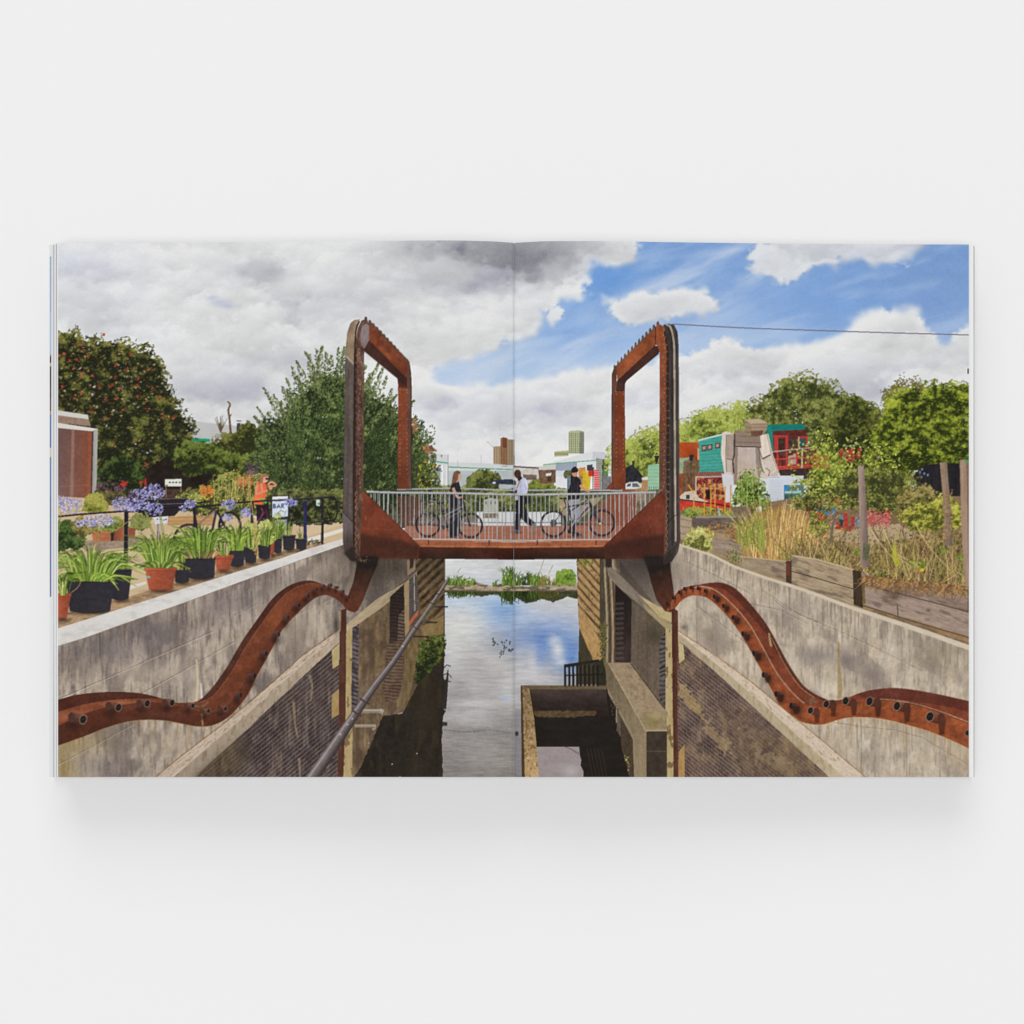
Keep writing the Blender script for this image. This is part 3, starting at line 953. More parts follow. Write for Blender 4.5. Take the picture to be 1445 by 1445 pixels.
F([(982.5, 673.5), (1024.5, 673), (1024.5, 707), (982.5, 707)], (124, 44, 44), N(26, 5, 4), STAIN((196, 160, 96), .85, 5, 5, 14, .52, .6), STAIN((200, 120, 50), .8, 4, 6, 18, .58, .64), STAIN((82, 24, 32), .8, 6, 5, 22, .55, .62))
for t_ in np.linspace(0, np.pi * 2, 22):
    L([(1004, 690), (1004 + 20 * math.cos(t_), 690 + 15 * math.sin(t_))], .9, (206, 168, 112) if int(t_ * 7) % 2 else (112, 30, 40), a=.5, setid=False)
F([(996, 692), (1003, 691), (1003, 714), (996, 714)], (30, 24, 26))
I("printed_boat", "red-hulled boat with a black gunwale printed behind the railing on the right bank")
F([(959, 702), (1030, 706), (1034, 716), (1030, 722), (959, 722)], (190, 58, 44), N(14, 7, 3))
F([(959, 700), (966, 694), (980, 692), (986, 702), (1000, 708), (960, 706)], (200, 186, 166), N(10, 4))
F([(968, 698), (973, 698), (973, 704), (968, 704)], (52, 56, 70))
L([(958, 704.5), (980, 707), (1010, 711), (1032, 715)], 1.8, (36, 28, 28))
I("printed_sculpture", "figure built of weathered wooden planks printed on the right bank")
WD = [N(9, 1.6, 22), N(9, 5, 12), N(6, 12, 4), P(4)]
F([(1019, 610), (1026, 608), (1034, 612), (1034, 672), (1022, 668), (1017, 640)], (210, 197, 184), *WD)
F([(1070, 612), (1084, 612), (1090, 640), (1100, 668), (1102, 676), (1076, 676), (1066, 640)], (212, 198, 184), *WD)
F([(1034, 626), (1072, 626), (1076, 660), (1070, 684), (1036, 684), (1030, 660)], (188, 172, 162), *WD)
F([(1025, 613), (1036, 612), (1037, 628), (1035, 648), (1025, 646)], (164, 146, 134), *WD)
F([(1024, 647), (1036, 649), (1036, 666), (1025, 666)], (184, 168, 156), *WD)
F([(1036, 607), (1080, 607), (1078, 629), (1034, 628)], (140, 121, 107), LINES(.02, 9, .08, (98, 82, 72), .5), N(10, 14, 3))
F([(1076, 648), (1086, 643), (1088, 650), (1078, 656)], (196, 178, 164), *WD)
L([(1035, 629.5), (1078, 630.5)], 2.0, (78, 66, 58), setid=False)
F([(1037, 631), (1041, 631), (1040, 684), (1035, 684)], (118, 102, 92), a=.7, setid=False)
F([(1066, 631), (1071, 631), (1075, 660), (1070, 684), (1067, 660)], (124, 108, 98), a=.7, setid=False)
F([(1072, 613), (1083, 613), (1087, 641), (1076, 647)], (222, 209, 194), *WD, setid=False)
F([(1078, 650), (1088, 645), (1101, 674), (1088, 675)], (204, 190, 176), *WD, setid=False)
L([(1076, 647), (1087, 641.5)], 2, (88, 74, 66), setid=False)
L([(1036.5, 612), (1036, 640), (1034, 650), (1035, 668)], 2.2, (74, 62, 55), setid=False)
L([(1025, 647), (1036, 649)], 1.2, (96, 82, 72), setid=False)
L([(1024.5, 613), (1024, 646), (1025, 666)], 1.0, (116, 100, 90), setid=False)
L([(1070, 632), (1076, 648), (1086, 642)], 1.2, (96, 80, 70), setid=False)
L([(1082, 612), (1088, 640), (1099, 668)], 1, (150, 134, 122), setid=False)
L([(1071, 630), (1072, 652), (1078, 668)], 1.2, (110, 94, 84), setid=False)
L([(1080, 660), (1086, 664), (1084, 672)], 1.2, (110, 92, 80), setid=False)
F([(1051, 591), (1072, 590.5), (1083, 596), (1081, 608), (1062, 616), (1051, 612)], (150, 128, 102), LINES(.12, 7, .1, (96, 78, 62), .6), N(9, 6, 3))
F([(1051, 592), (1072, 591), (1083, 596), (1060, 598)], (186, 166, 138), N(6, 8))
F([(1060, 598), (1083, 596), (1082, 607), (1060, 607)], (160, 138, 114), LINES(.0, 4.5, .12, (110, 90, 74), .7), N(6, 5))
F([(1059, 608), (1077, 607), (1075, 614), (1060, 616)], (108, 74, 60), N(10, 3))
F([(1018, 668), (1034, 670), (1034, 708), (1024, 709)], (206, 204, 206), N(4, 6))
I("printed_notice_board", "large white notice board with grey text and a small blue picture printed beside the sculpture")
F([(1082, 676), (1092, 664), (1098, 671), (1134, 671), (1134, 684), (1107, 684), (1107, 708), (1084, 708)], (206, 210, 218), T((1082, 670), 1.02, (1107, 708), .95))
F([(1084, 672), (1098, 662), (1097, 672)], (196, 178, 164))
for k_ in range(7):
    x_ = 1085 + k_ * 2.3
    L([(x_, 672.8), (x_ + 1.4, 673.8)], .9, (120, 124, 140), a=.8, setid=False)
for y_ in np.arange(677, 706, 1.9):
    L([(1085, y_), (1085 + rng.uniform(14, 20), y_)], .5, (150, 154, 170), a=.55, setid=False)
F([(1106, 684), (1134, 684), (1134, 708), (1106, 708)], (92, 120, 110), N(16, 4))
F([(1106, 685), (1112, 684.5), (1112, 691), (1106, 691)], (40, 130, 190))
F([(1107, 693), (1130, 692), (1130, 696), (1107, 696)], (150, 196, 206))
F([(1107, 698), (1118, 697), (1118, 706), (1107, 706)], (60, 80, 90))
# ---- right bank ground and plants
I("printed_garden_ground", "dry brown garden soil printed on the right bank")
F([(958, 720), (1030, 716), (1140, 700), (1300, 700), (1376, 700), (1376, 850), (1300, 840), (1205, 815), (1110, 792), (1005, 790), (958, 775)], (128, 104, 76), N(20, 6, 5, 0, 4, 4), N(16, 30, 14, 0, 9), P(8))
rough_fill([(1170, 744), (1300, 740), (1330, 770), (1180, 780)], (176, 152, 122), N(16, 5, 4), rag=4, nz=8, amp=1.2)
F([(1140, 684), (1160, 676), (1230, 672), (1296, 690), (1296, 712), (1112, 712), (1114, 710), (1138, 710)], (62, 58, 38), N(20, 5, 5, 0, 3, 3), N(14, 14, 8, 0, 5), a=.95, soft=3)
_m = 900
dabs(1140 + rng.random(_m) * 160, 668 + rng.random(_m) * 42, lerp((44, 46, 24), (112, 112, 60), rng.random(_m)), 2.6, 1.4)
I("printed_playground_frame", "red and blue play equipment half hidden by branches printed on the right bank")
for p_, c_ in [([(1136, 708), (1160, 703), (1186, 702), (1188, 710), (1140, 716)], (204, 70, 46)), ([(1140, 708), (1152, 707), (1154, 711), (1138, 712)], (36, 74, 150)), ([(1158, 706), (1168, 706), (1168, 711), (1158, 711)], (36, 84, 170)),
               ([(1136, 712), (1150, 711), (1160, 720), (1172, 732), (1150, 736), (1136, 720)], (184, 50, 48)), ([(1143, 711), (1152, 711), (1152, 719), (1143, 719)], (190, 184, 186)), ([(1153, 718), (1162, 718), (1164, 723), (1153, 722)], (52, 130, 200)),
               ([(1164, 720), (1172, 721), (1171, 727), (1164, 726)], (60, 140, 206)), ([(1173, 717), (1181, 717), (1180, 728), (1174, 726)], (60, 136, 200)), ([(1184, 728), (1192, 727), (1192, 732), (1184, 732)], (64, 144, 190)),
               ([(1190, 724), (1196, 724), (1197, 746), (1191, 746)], (200, 46, 44)), ([(1200, 730), (1206, 728), (1206, 742), (1202, 744)], (196, 40, 42)), ([(1206, 730), (1214, 730), (1213, 742), (1206, 742)], (130, 160, 176)),
               ([(1224, 718), (1250, 716), (1256, 722), (1252, 738), (1224, 742)], (196, 88, 84)), ([(1247, 718), (1256, 720), (1256, 734), (1250, 732)], (204, 38, 38)), ([(1180, 736), (1206, 744), (1200, 750), (1178, 746)], (176, 52, 46)), ([(1184, 732), (1190, 734), (1189, 742), (1184, 742)], (44, 56, 60))]:
    F(p_, tuple(.7 * v + .3 * w for v, w in zip(c_, (112, 92, 72))), N(34, 3, 3, 0, 3, 3))
_m = 260
dabs(1224 + rng.random(_m) * 32, 717 + rng.random(_m) * 26, lerp((150, 60, 50), (214, 150, 140), rng.random(_m)), 3, 1.4, setid=False)
L([(1110, 712), (1212, 715), (1258, 719)], .9, (196, 180, 166), setid=False)
I("printed_creeper", "climbing beans on canes printed in front of the sculpture")
tree([(1034, 718), (1036, 690), (1044, 672), (1054, 664), (1064, 672), (1076, 680), (1082, 700), (1086, 722), (1060, 724), (1034, 722)], (36, 52, 20), (78, 104, 40), (150, 172, 84), .5, 3, 1.8, None, .6, 4, 4, 51, .12, 9)
for x0_, x1_, yt_ in ((1040, 1044, 655), (1047, 1046, 652), (1053, 1056, 648), (1064, 1060, 650), (1072, 1068, 656)):
    L([(x1_, yt_), (x0_, 718)], .8, (196, 166, 112))
_m = 130
dabs(1040 + rng.random(_m) * 38, 662 + rng.random(_m) * 56, lerp((96, 124, 46), (166, 188, 96), rng.random(_m)), 3.2, 2)
I("printed_allotment_plants", "low green plants with orange flowers and wooden stakes printed by the wall on the right bank")
tree([(962, 730), (966, 718), (984, 714), (1010, 718), (1040, 720), (1046, 728), (1000, 734), (966, 734)], (44, 60, 22), (92, 112, 42), (150, 164, 80), .5, 2.8, 1.5, None, .6, 3, 4, 53, .05, 8)
_m = 90
dabs(960 + rng.random(_m) * 70, 712 + rng.random(_m) * 26, lerp((206, 108, 40), (222, 170, 60), rng.random(_m)), 2.4, 1.6)
for x_, a_, b_ in ((979, 702, 716), (994, 682, 728), (1003, 684, 722), (1009, 682, 716), (1023, 686, 724), (1031, 684, 720)):
    L([(x_, a_), (x_ - .4, b_)], 1.6, (206, 148, 70))
L([(971, 684), (979, 696)], 1.8, (214, 150, 56))
L([(1013, 716), (1020, 746)], 2.4, (162, 170, 178))
F([(1066, 716), (1074, 714), (1075, 722), (1067, 724)], (214, 210, 206))
I("printed_stone_planter", "grey stone planting troughs printed beside the right-hand tower")
F([(959, 726), (976, 731), (977, 752), (968, 762), (959, 760)], (166, 146, 122), LINES(.2, 10, .08, (110, 94, 78), .7), N(10, 6, 4))
F([(976, 730), (1054, 726), (1064, 732), (1052, 742), (1010, 748), (976, 750)], (98, 86, 78), N(14, 6, 3), N(8, 20, 8))
F([(982, 727.5), (1054, 727), (1056, 730), (982, 731)], (146, 134, 120))
F([(1003, 754), (1012, 752), (1032, 754), (1034, 786), (1006, 790)], (158, 138, 120), N(10, 5, 4), STAIN((120, 100, 84), .6, 7, 10, 4))
F([(1030, 716), (1058, 714), (1060, 728), (1040, 730)], (116, 98, 84), N(12, 5, 3))
tree([(962, 776), (966, 760), (974, 746), (990, 742), (1006, 748), (1012, 762), (1006, 784), (984, 786)], (78, 80, 34), (150, 148, 70), (206, 200, 130), .6, 4.4, 1.2, .9, .5, 3, 4, 55, .02, 8)
_m = 110
dabs(996 + rng.random(_m) * 50, 738 + rng.random(_m) * 20, lerp((146, 104, 52), (206, 150, 70), rng.random(_m)), 3, 1.2)
I("printed_grass_clump", "tall clump of golden dry grass printed on the right bank")
F([(1036, 800), (1046, 745), (1070, 722), (1100, 716), (1130, 722), (1146, 748), (1152, 792), (1110, 800)], (172, 134, 76), N(20, 3, 16), a=.85, soft=5)
for i_ in range(520):
    b_ = rng.uniform(1052, 1150)
    t_ = (b_ - 1098) / 52
    h_ = rng.uniform(28, 78) * (1 - .35 * t_ * t_)
    e_ = b_ + t_ * rng.uniform(0, 34) + rng.normal(0, 7)
    y_ = rng.uniform(770, 796)
    c_ = np.array([(212, 174, 108), (196, 154, 88), (226, 194, 136), (166, 128, 74), (184, 160, 92), (134, 104, 62)][rng.integers(0, 6)]) * rng.uniform(.88, 1.1)
    L(sp([(b_, y_), ((b_ + e_) / 2 - t_ * 3, y_ - h_ * .62), (e_, y_ - h_)], 3), (1.1, .5), c_)
for i_ in range(90):
    b_ = rng.uniform(1030, 1062)
    y_ = rng.uniform(776, 796)
    L(sp([(b_, y_), (b_ - 6, y_ - 16), (b_ - rng.uniform(8, 26), y_ - rng.uniform(2, 20))], 3), (1, .5), np.array((176, 140, 88)) * rng.uniform(.7, 1.15))
for i_ in range(60):
    b_ = rng.uniform(1040, 1080)
    y_ = rng.uniform(760, 780)
    L(sp([(b_, y_), (b_ - 2, y_ - 24), (b_ + rng.normal(0, 12), y_ - rng.uniform(26, 52))], 3), (1.4, .5), np.array((150, 158, 72)) * rng.uniform(.7, 1.15))
I("printed_shrub", "pale green shrub with bare twigs printed in front of the red balcony")
for p_ in [[(1166, 640), (1172, 760)], [(1176, 790), (1172, 755), (1178, 726), (1186, 700)], [(1154, 786), (1158, 752), (1166, 735), (1180, 722)], [(1196, 640), (1182, 660), (1174, 690)], [(1150, 655), (1168, 668), (1190, 690)], [(1236, 640), (1242, 664)], [(1280, 676), (1262, 684), (1248, 690), (1216, 692)]]:
    L(p_, (2.4, 1.0), (132, 108, 84), smooth=True)
L([(1172, 790), (1174, 748), (1180, 722)], (4.6, 2.2), (112, 94, 84), smooth=True)
for p_, s_, h_ in [([(1150, 628), (1152, 606), (1162, 602), (1176, 622), (1186, 640), (1206, 646), (1216, 660), (1208, 690), (1180, 706), (1150, 706), (1120, 704), (1108, 700), (1120, 684), (1142, 668), (1136, 640)], 61, .42),
                   ([(1216, 640), (1240, 632), (1262, 648), (1280, 664), (1276, 690), (1258, 706), (1226, 712), (1222, 680)], 67, .36), ([(1144, 722), (1160, 716), (1166, 740), (1160, 760), (1146, 756)], 69, .42)]:
    tree(p_, (64, 72, 26), (126, 138, 46), (196, 204, 98), .34, 3.6, 1.9, None, .6, 5, 5, s_, h_, 10, .05, .1)
_m = 420
_p = rng.random((_m, 2))
dabs(1112 + _p[:, 0] * 160, 610 + _p[:, 1] * 100 + np.abs(_p[:, 0] - .35) * 30, lerp((112, 124, 40), (204, 208, 106), rng.random(_m)), 3.6, 2.2)
_m = 80
dabs(1146 + rng.random(_m) * 26, 640 + rng.random(_m) * 20, lerp((170, 80, 40), (160, 130, 60), rng.random(_m)), 3, 1.5)
for p_, s_ in [([(1210, 720), (1214, 680), (1230, 664), (1260, 660), (1290, 680), (1310, 700), (1300, 716), (1260, 724)], 63), ([(1120, 716), (1130, 700), (1160, 696), (1200, 700), (1212, 714), (1180, 720)], 64), ([(1180, 700), (1190, 664), (1212, 650), (1226, 664), (1222, 702)], 65)]:
    tree(p_, (50, 52, 26), (104, 108, 44), (164, 166, 86), .45, 3.2, 1.5, None, .6, 5, 5, s_, .16, 9, -.02, .2, 1.2)
for p_ in [[(1180, 790), (1190, 756), (1206, 736), (1222, 724)], [(1150, 790), (1158, 764), (1150, 740)], [(1240, 760), (1232, 744), (1246, 728)], [(1290, 780), (1274, 752), (1280, 730)]]:
    L(p_, (2, .8), (92, 74, 58), smooth=True)
_m = 500
dabs(1120 + rng.random(_m) * 230, 744 + rng.random(_m) * 40, lerp((70, 62, 34), (150, 150, 70), rng.random(_m)), 3, 1.2)
I("printed_bush", "bright yellow-green bush printed at the right edge of the picture")
tree([(1268, 728), (1284, 718), (1294, 704), (1310, 696), (1332, 700), (1352, 708), (1358, 730), (1350, 748), (1310, 752), (1282, 748)], (70, 72, 28), (140, 140, 46), (196, 192, 88), .5, 3.4, 1.6, None, .6, 5, 5, 71, .04, 9, .0, .3, 1.2)
tree([(1262, 700), (1280, 690), (1300, 684), (1322, 692), (1326, 706), (1300, 708), (1270, 716)], (66, 58, 34), (116, 112, 52), (170, 150, 96), .5, 3.4, 1.5, None, .6, 4, 5, 73, .1, 9)
I("printed_dry_grass", "tangle of brown dry grass and weeds printed above the timber planters")
tree([(1102, 795), (1112, 782), (1140, 772), (1180, 768), (1220, 772), (1270, 764), (1310, 752), (1350, 748), (1376, 742), (1376, 828), (1346, 828), (1318, 818), (1282, 808), (1266, 826), (1250, 828), (1236, 812), (1204, 800), (1160, 792), (1112, 794)],
     (68, 54, 36), (124, 102, 64), (178, 154, 106), .4, 4, 1.2, None, .6, 5, 5, 81, .0, 10, 0, .2)
for i_ in range(620):
    x_ = rng.uniform(1106, 1366)
    yb_ = 800 + (x_ - 1106) * .085 + rng.uniform(-14, 10)
    h_ = rng.uniform(10, 46) * (1 + .5 * (x_ > 1250))
    c_ = np.array([(170, 140, 92), (140, 108, 68), (196, 170, 122), (98, 76, 50), (118, 114, 56), (148, 148, 70)][rng.integers(0, 6)]) * rng.uniform(.8, 1.12)
    e_ = x_ + rng.normal(0, 15)
    L(sp([(x_, yb_), ((x_ + e_) / 2 + rng.normal(0, 4), yb_ - h_ * .6), (e_, yb_ - h_)], 3), (1.1, .5), c_)
for p_ in ([(1290, 736), (1310, 770), (1336, 800)], [(1245, 742), (1262, 780), (1286, 800)], [(1225, 740), (1240, 764), (1262, 790)], [(1262, 780), (1284, 792), (1304, 804)]):
    L(p_, (1.2, .8), (206, 180, 130), smooth=True)
for x_, y_ in ((1292, 794), (1300, 798), (1356, 788), (1220, 772), (1210, 778), (1240, 812), (1330, 776)):
    dabs(x_ + rng.normal(0, 4, 26), y_ + rng.normal(0, 3, 26), lerp((76, 96, 34), (150, 176, 60), rng.random(26)), 3.2, 1.5)
F([(1262, 762), (1266, 780), (1270, 796), (1264, 800), (1258, 784)], (170, 164, 60), N(18, 3))
E(1301, 804, 3, 2.4, (216, 178, 42))
I("printed_post", "weathered grey timber post printed in the middle of the right bank")
F([(1210.5, 657), (1219, 657), (1225, 760), (1226, 800), (1214, 800), (1213, 760)], (150, 128, 116), N(14, 2, 30), N(8, 6, 10), T((1211, 700), 1.12, (1225, 700), .74))
F([(1218, 766), (1228, 768), (1226, 790), (1217, 790)], (86, 88, 60), N(20, 3), a=.75)
I("printed_post", "shorter timber post printed near the right edge, wrapped in dead twigs")
F([(1326, 652.5), (1336, 652), (1340, 700), (1345, 770), (1334, 770), (1330, 700)], (148, 124, 104), N(14, 2, 30), N(8, 5, 8), T((1326, 700), 1.1, (1342, 700), .76))
_m = 120
dabs(1330 + rng.random(_m) * 14, 690 + rng.random(_m) * 70, lerp((120, 92, 62), (196, 160, 110), rng.random(_m)), 4.5, .8, setid=False)
I("printed_post", "tall timber post with a green disc printed at the right edge of the page")
F([(1354, 649), (1363, 648.5), (1369, 648.5), (1369, 832), (1362, 832), (1356, 740)], (158, 132, 112), N(14, 2, 40), N(7, 5, 10))
F([(1363, 648.5), (1369, 648.5), (1369, 832), (1366, 800)], (128, 100, 84), N(12, 2, 40))
E(1363.5, 650.5, 2.6, 2.4, (70, 150, 92))
I("printed_timber_planter", "weathered plank planter boxes printed on top of the right-hand canal wall")
PLK = [LINES(.30, 4.2, .1, (104, 84, 66), .3, 0, .8, 4), N(15, 26, 2.4, .3, 2, 4), N(9, 5, 2, .3, 5), STAIN((96, 80, 70), .6, 20, 6, 6, .5, .75, .3), STAIN((180, 160, 138), .4, 16, 4, 9, .55, .8, .3), P(6)]
F([(1005, 756), (1034, 762), (1046, 770), (1046, 800), (1005, 786)], (150, 130, 112), *PLK)
F([(1000, 776), (1046, 786), (1120, 806), (1204, 838), (1376, 896), (1376, 914), (1203, 857), (1130, 831), (1080, 815), (1036, 799), (1004, 783)], (150, 128, 96), N(12, 10, 4), P(5))
F([(1042, 784.5), (1109, 791.5), (1109, 818), (1046, 799)], (154, 136, 112), *PLK)
F([(1117, 783), (1150, 788), (1204, 803), (1204, 856), (1150, 838), (1117, 824)], (166, 146, 118), *PLK)
L([(1117, 806), (1150, 815), (1204, 831)], 1.2, (66, 50, 38), setid=False)
L([(1117, 783.5), (1150, 788.5), (1204, 803.5)], 1.6, (196, 174, 138), setid=False)
L([(1042, 785), (1109, 792)], 1.4, (186, 164, 132), setid=False)
F([(1216, 806), (1250, 826), (1290, 818), (1320, 824), (1369, 834), (1369, 904), (1290, 878), (1217, 856)], (142, 122, 108), *PLK)
F([(1216, 824), (1369, 864), (1369, 900), (1217, 853)], (158, 138, 124), *PLK)
F([(1217, 853), (1369, 899), (1369, 912), (1217, 858)], (152, 122, 86), *PLK)
for p_ in ([(1216, 824), (1290, 843), (1369, 864)], [(1217, 854), (1290, 877), (1369, 900)], [(1266, 854), (1267, 869)], [(1366, 832), (1366, 864)]):
    L(p_, 1.1, (60, 44, 36), setid=False)
blot(1262, 842, 8, 6, (84, 64, 50), .7)
blot(1310, 861, 3, 2.4, (96, 72, 56), .8)
blot(1270, 834, 30, 8, (90, 72, 66), .5)
F([(1109, 792), (1117, 791), (1117, 824), (1109, 821)], (70, 52, 42), N(14, 3, 10))
F([(1109.5, 794), (1113, 794), (1114, 812), (1110, 812)], (120, 52, 40), a=.8)
F([(1203, 804), (1215.5, 806), (1217.5, 858), (1204.5, 853)], (62, 48, 34), N(12, 3, 14))
F([(1215.5, 822), (1220, 826), (1221, 852), (1217.5, 852)], (110, 92, 60), N(10, 3, 8))
_m = 60
dabs(1036 + rng.normal(0, 5, _m), 786 + rng.normal(0, 7, _m), lerp((60, 74, 30), (130, 140, 66), rng.random(_m)), 3, 1.6, setid=False)
for i_ in range(300):       # straw that hangs over the top plank
    x_ = rng.uniform(1218, 1366)
    yb_ = (792 + (x_ - 1110) * .1) if x_ < 1216 else 812 + (x_ - 1216) * .1
    L(sp([(x_, yb_), (x_ + rng.normal(0, 5), yb_ + 6), (x_ + rng.normal(0, 8), yb_ + rng.uniform(6, 22))], 3), (1, .5), np.array((170, 128, 78)) * rng.uniform(.5, 1.2), setid=False)
# ================================================================== left bank
I("printed_grey_shed", "pale grey industrial shed with a green stripe printed behind the left bank bushes")
F([(255, 592), (300, 597), (345, 602), (345, 640), (255, 640)], (188, 188, 186), LINES(.0, 4, .12, (174, 174, 174), .6), N(5, 12))
F([(258, 617), (296, 619), (296, 624), (258, 622)], (30, 146, 108))
F([(258, 622), (300, 624), (300, 640), (258, 640)], (196, 200, 200))
I("printed_chimney", "dark flue with a flat cap printed above the left bank bushes")
F([(334, 597), (339, 596.5), (338, 615), (333, 615)], (64, 62, 68))
L([(333, 593.5), (341, 594)], 1.3, (90, 88, 92))
I("printed_dead_trunk", "bare dead trunk standing above the left bank bushes in the picture")
L([(321, 566), (324.5, 571), (322, 578), (323.5, 590), (325, 608), (326, 632)], (2.2, 2.4, 2.6, 2.8, 3.2, 4), (104, 78, 58), smooth=True)
L([(324, 588), (326.5, 584)], 1.2, (104, 78, 58))
for i_ in range(14):
    a_ = rng.uniform(-2.2, -.7)
    l_ = rng.uniform(8, 22)
    L([(311, 610), (311 + math.cos(a_) * l_ * .7, 606 + math.sin(a_) * l_)], (1.0, .5), (92, 76, 56))
I("printed_conifer", "dark bushy conifers printed in the middle of the left bank")
tree([(292, 650), (296, 628), (304, 618), (314, 612), (330, 612), (336, 604), (348, 596), (360, 598), (366, 606), (378, 616), (384, 640), (384, 690), (292, 690)], (36, 40, 16), (80, 82, 34), (128, 124, 62), .6, 3.2, 1.3, None, .6, 4, 5, 91, .02, 10, -.1)
I("printed_rowan_tree", "dark rowan tree full of orange-red berries printed at the left edge of the picture")
tree([(74, 466), (84, 469), (100, 462), (110, 468), (116, 478), (136, 474), (148, 484), (162, 484), (180, 480), (196, 482), (206, 488), (214, 494), (224, 498), (228, 516), (236, 532), (244, 548), (254, 564), (262, 584), (272, 600), (276, 614), (268, 624), (286, 628),
      (300, 640), (304, 670), (296, 700), (200, 700), (74, 700)], (26, 28, 16), (72, 76, 32), (136, 132, 66), .6, 3.6, 1.5, None, .6, 5, 6, 95, .035, 15, -.04, .3, 1.3, .9)
_m = 300
_p = rng.random((_m, 2))
_xs0 = 82 + _p[:, 0] * 185
_ys0 = 470 + _p[:, 1] * 160
_ok = IDS[np.clip(((_ys0 - Y0) * S).astype(int), 0, H_ - 1), np.clip(((_xs0 - X0) * S).astype(int), 0, W_ - 1)] == CUR
dabs(_xs0[_ok], _ys0[_ok], lerp((104, 66, 36), (140, 88, 52), rng.random(_ok.sum())), 2.4, 1.5)
dabs(_xs0[_ok][::3] + 2, _ys0[_ok][::3], lerp((160, 156, 96), (196, 190, 140), rng.random(len(_xs0[_ok][::3]))), 2.6, 1.4)
for x_, y_ in [(113, 486), (91, 499), (84, 502), (97, 509), (163, 515), (179, 521), (162, 531), (114, 527), (104, 520), (194, 534), (192, 545), (166, 562), (173, 579), (114, 556), (105, 562), (149, 564), (148, 589), (140, 546), (118, 495), (195, 559), (209, 577), (124, 503), (108, 507),
               (146, 472), (232, 588), (150, 655), (206, 655), (170, 548), (157, 543), (215, 548), (130, 530), (184, 500), (210, 520), (128, 580), (88, 545), (225, 560), (244, 590)]:
    dabs(x_ + rng.normal(0, 1.4, 9), y_ + rng.normal(0, 1.2, 9), lerp((128, 58, 40), (182, 86, 60), rng.random(9)), 1.8, 1.5)
tree([(130, 700), (134, 668), (150, 650), (176, 640), (196, 652), (204, 676), (200, 700)], (22, 28, 14), (50, 66, 26), (88, 104, 46), .5, 3.2, 1.6, None, .6, 4, 5, 97, 0, 11, -.06)
rough_fill([(200, 690), (208, 660), (230, 648), (300, 650), (330, 662), (380, 668), (384, 712), (200, 712)], (34, 26, 22), N(12, 8, 6), rag=5, nz=7, amp=.8)
I("printed_shrubs", "dark green shrubs printed behind the flower beds")
NAMES[-1] = ("printed_shrub", "dark green shrub printed behind the bright flower bed on the left page")
tree([(244, 660), (246, 636), (262, 624), (286, 626), (306, 630), (330, 640), (376, 640), (384, 670), (350, 680), (300, 668), (262, 672)], (30, 34, 14), (68, 82, 30), (116, 128, 56), .6, 3.2, 1.6, None, .6, 4, 5, 99, .0, 10, -.02)
I("printed_willow", "feathery green willow tree printed behind the left-hand bridge tower")
_wl = [(352, 700), (356, 640), (366, 612), (378, 592), (392, 590), (404, 566), (420, 556), (430, 536), (446, 526), (458, 530), (474, 520), (490, 520), (520, 540), (546, 566), (570, 590), (586, 596), (604, 622), (612, 650), (620, 690), (620, 706), (560, 720), (420, 720)]
tree(_wl, (28, 36, 20), (72, 88, 42), (136, 148, 86), .6, 4.4, 1.3, -1.1, .55, 7, 7, 101, .05, 13, -.04, .1, 1.2, 1.0)


def bough(p0, p1, n, wd, c0, c1, bend=0.0):
    """A leafy shoot: leaves along a bent line, thinning to its tip."""
    t = rng.random(n) ** .8
    mx, my = (p0[0] + p1[0]) / 2 + bend, (p0[1] + p1[1]) / 2
    bx = (1 - t) ** 2 * p0[0] + 2 * t * (1 - t) * mx + t * t * p1[0]
    by = (1 - t) ** 2 * p0[1] + 2 * t * (1 - t) * my + t * t * p1[1]
    s_ = np.where(rng.random(n) < .5, -1, 1)
    off = rng.random(n) * wd * (1.15 - t)
    a0 = math.atan2(p1[1] - p0[1], p1[0] - p0[0])
    col = lerp(c0, c1, np.clip(rng.random(n) * .8 + .25 * (s_ > 0), 0, 1)) * rng.uniform(.8, 1.15, (n, 1))
    for sd_ in (-1, 1):
        k_ = s_ == sd_
        dabs(bx[k_] + sd_ * off[k_], by[k_] + off[k_] * .35, col[k_], 3.8, 1.2, a0 + sd_ * .55, .3)


WC0, WC1 = (44, 56, 30), (134, 146, 90)
for tip in [(363, 574), (358, 586), (372, 547), (380, 562), (386, 556), (398, 545), (404, 533), (411, 516), (404, 548), (418, 508), (430, 496), (437, 500), (446, 492), (455, 486), (460, 496), (468, 500), (477, 490), (486, 489), (484, 505), (366, 600), (358, 616), (354, 634), (376, 580), (394, 566), (420, 530), (442, 512), (500, 510), (506, 502),
            (516, 515), (521, 527), (534, 512), (540, 518), (546, 530), (552, 548), (530, 540), (560, 556), (568, 566), (575, 580), (588, 584), (592, 600), (602, 612), (610, 628), (614, 642), (598, 640), (584, 564)]:
    ax_ = 470 + (tip[0] - 470) * .62 + rng.normal(0, 6)
    bough((ax_, tip[1] + rng.uniform(44, 70)), tip, rng.integers(60, 110), 8, WC0, WC1, (tip[0] - 470) * .05 + rng.normal(0, 4))
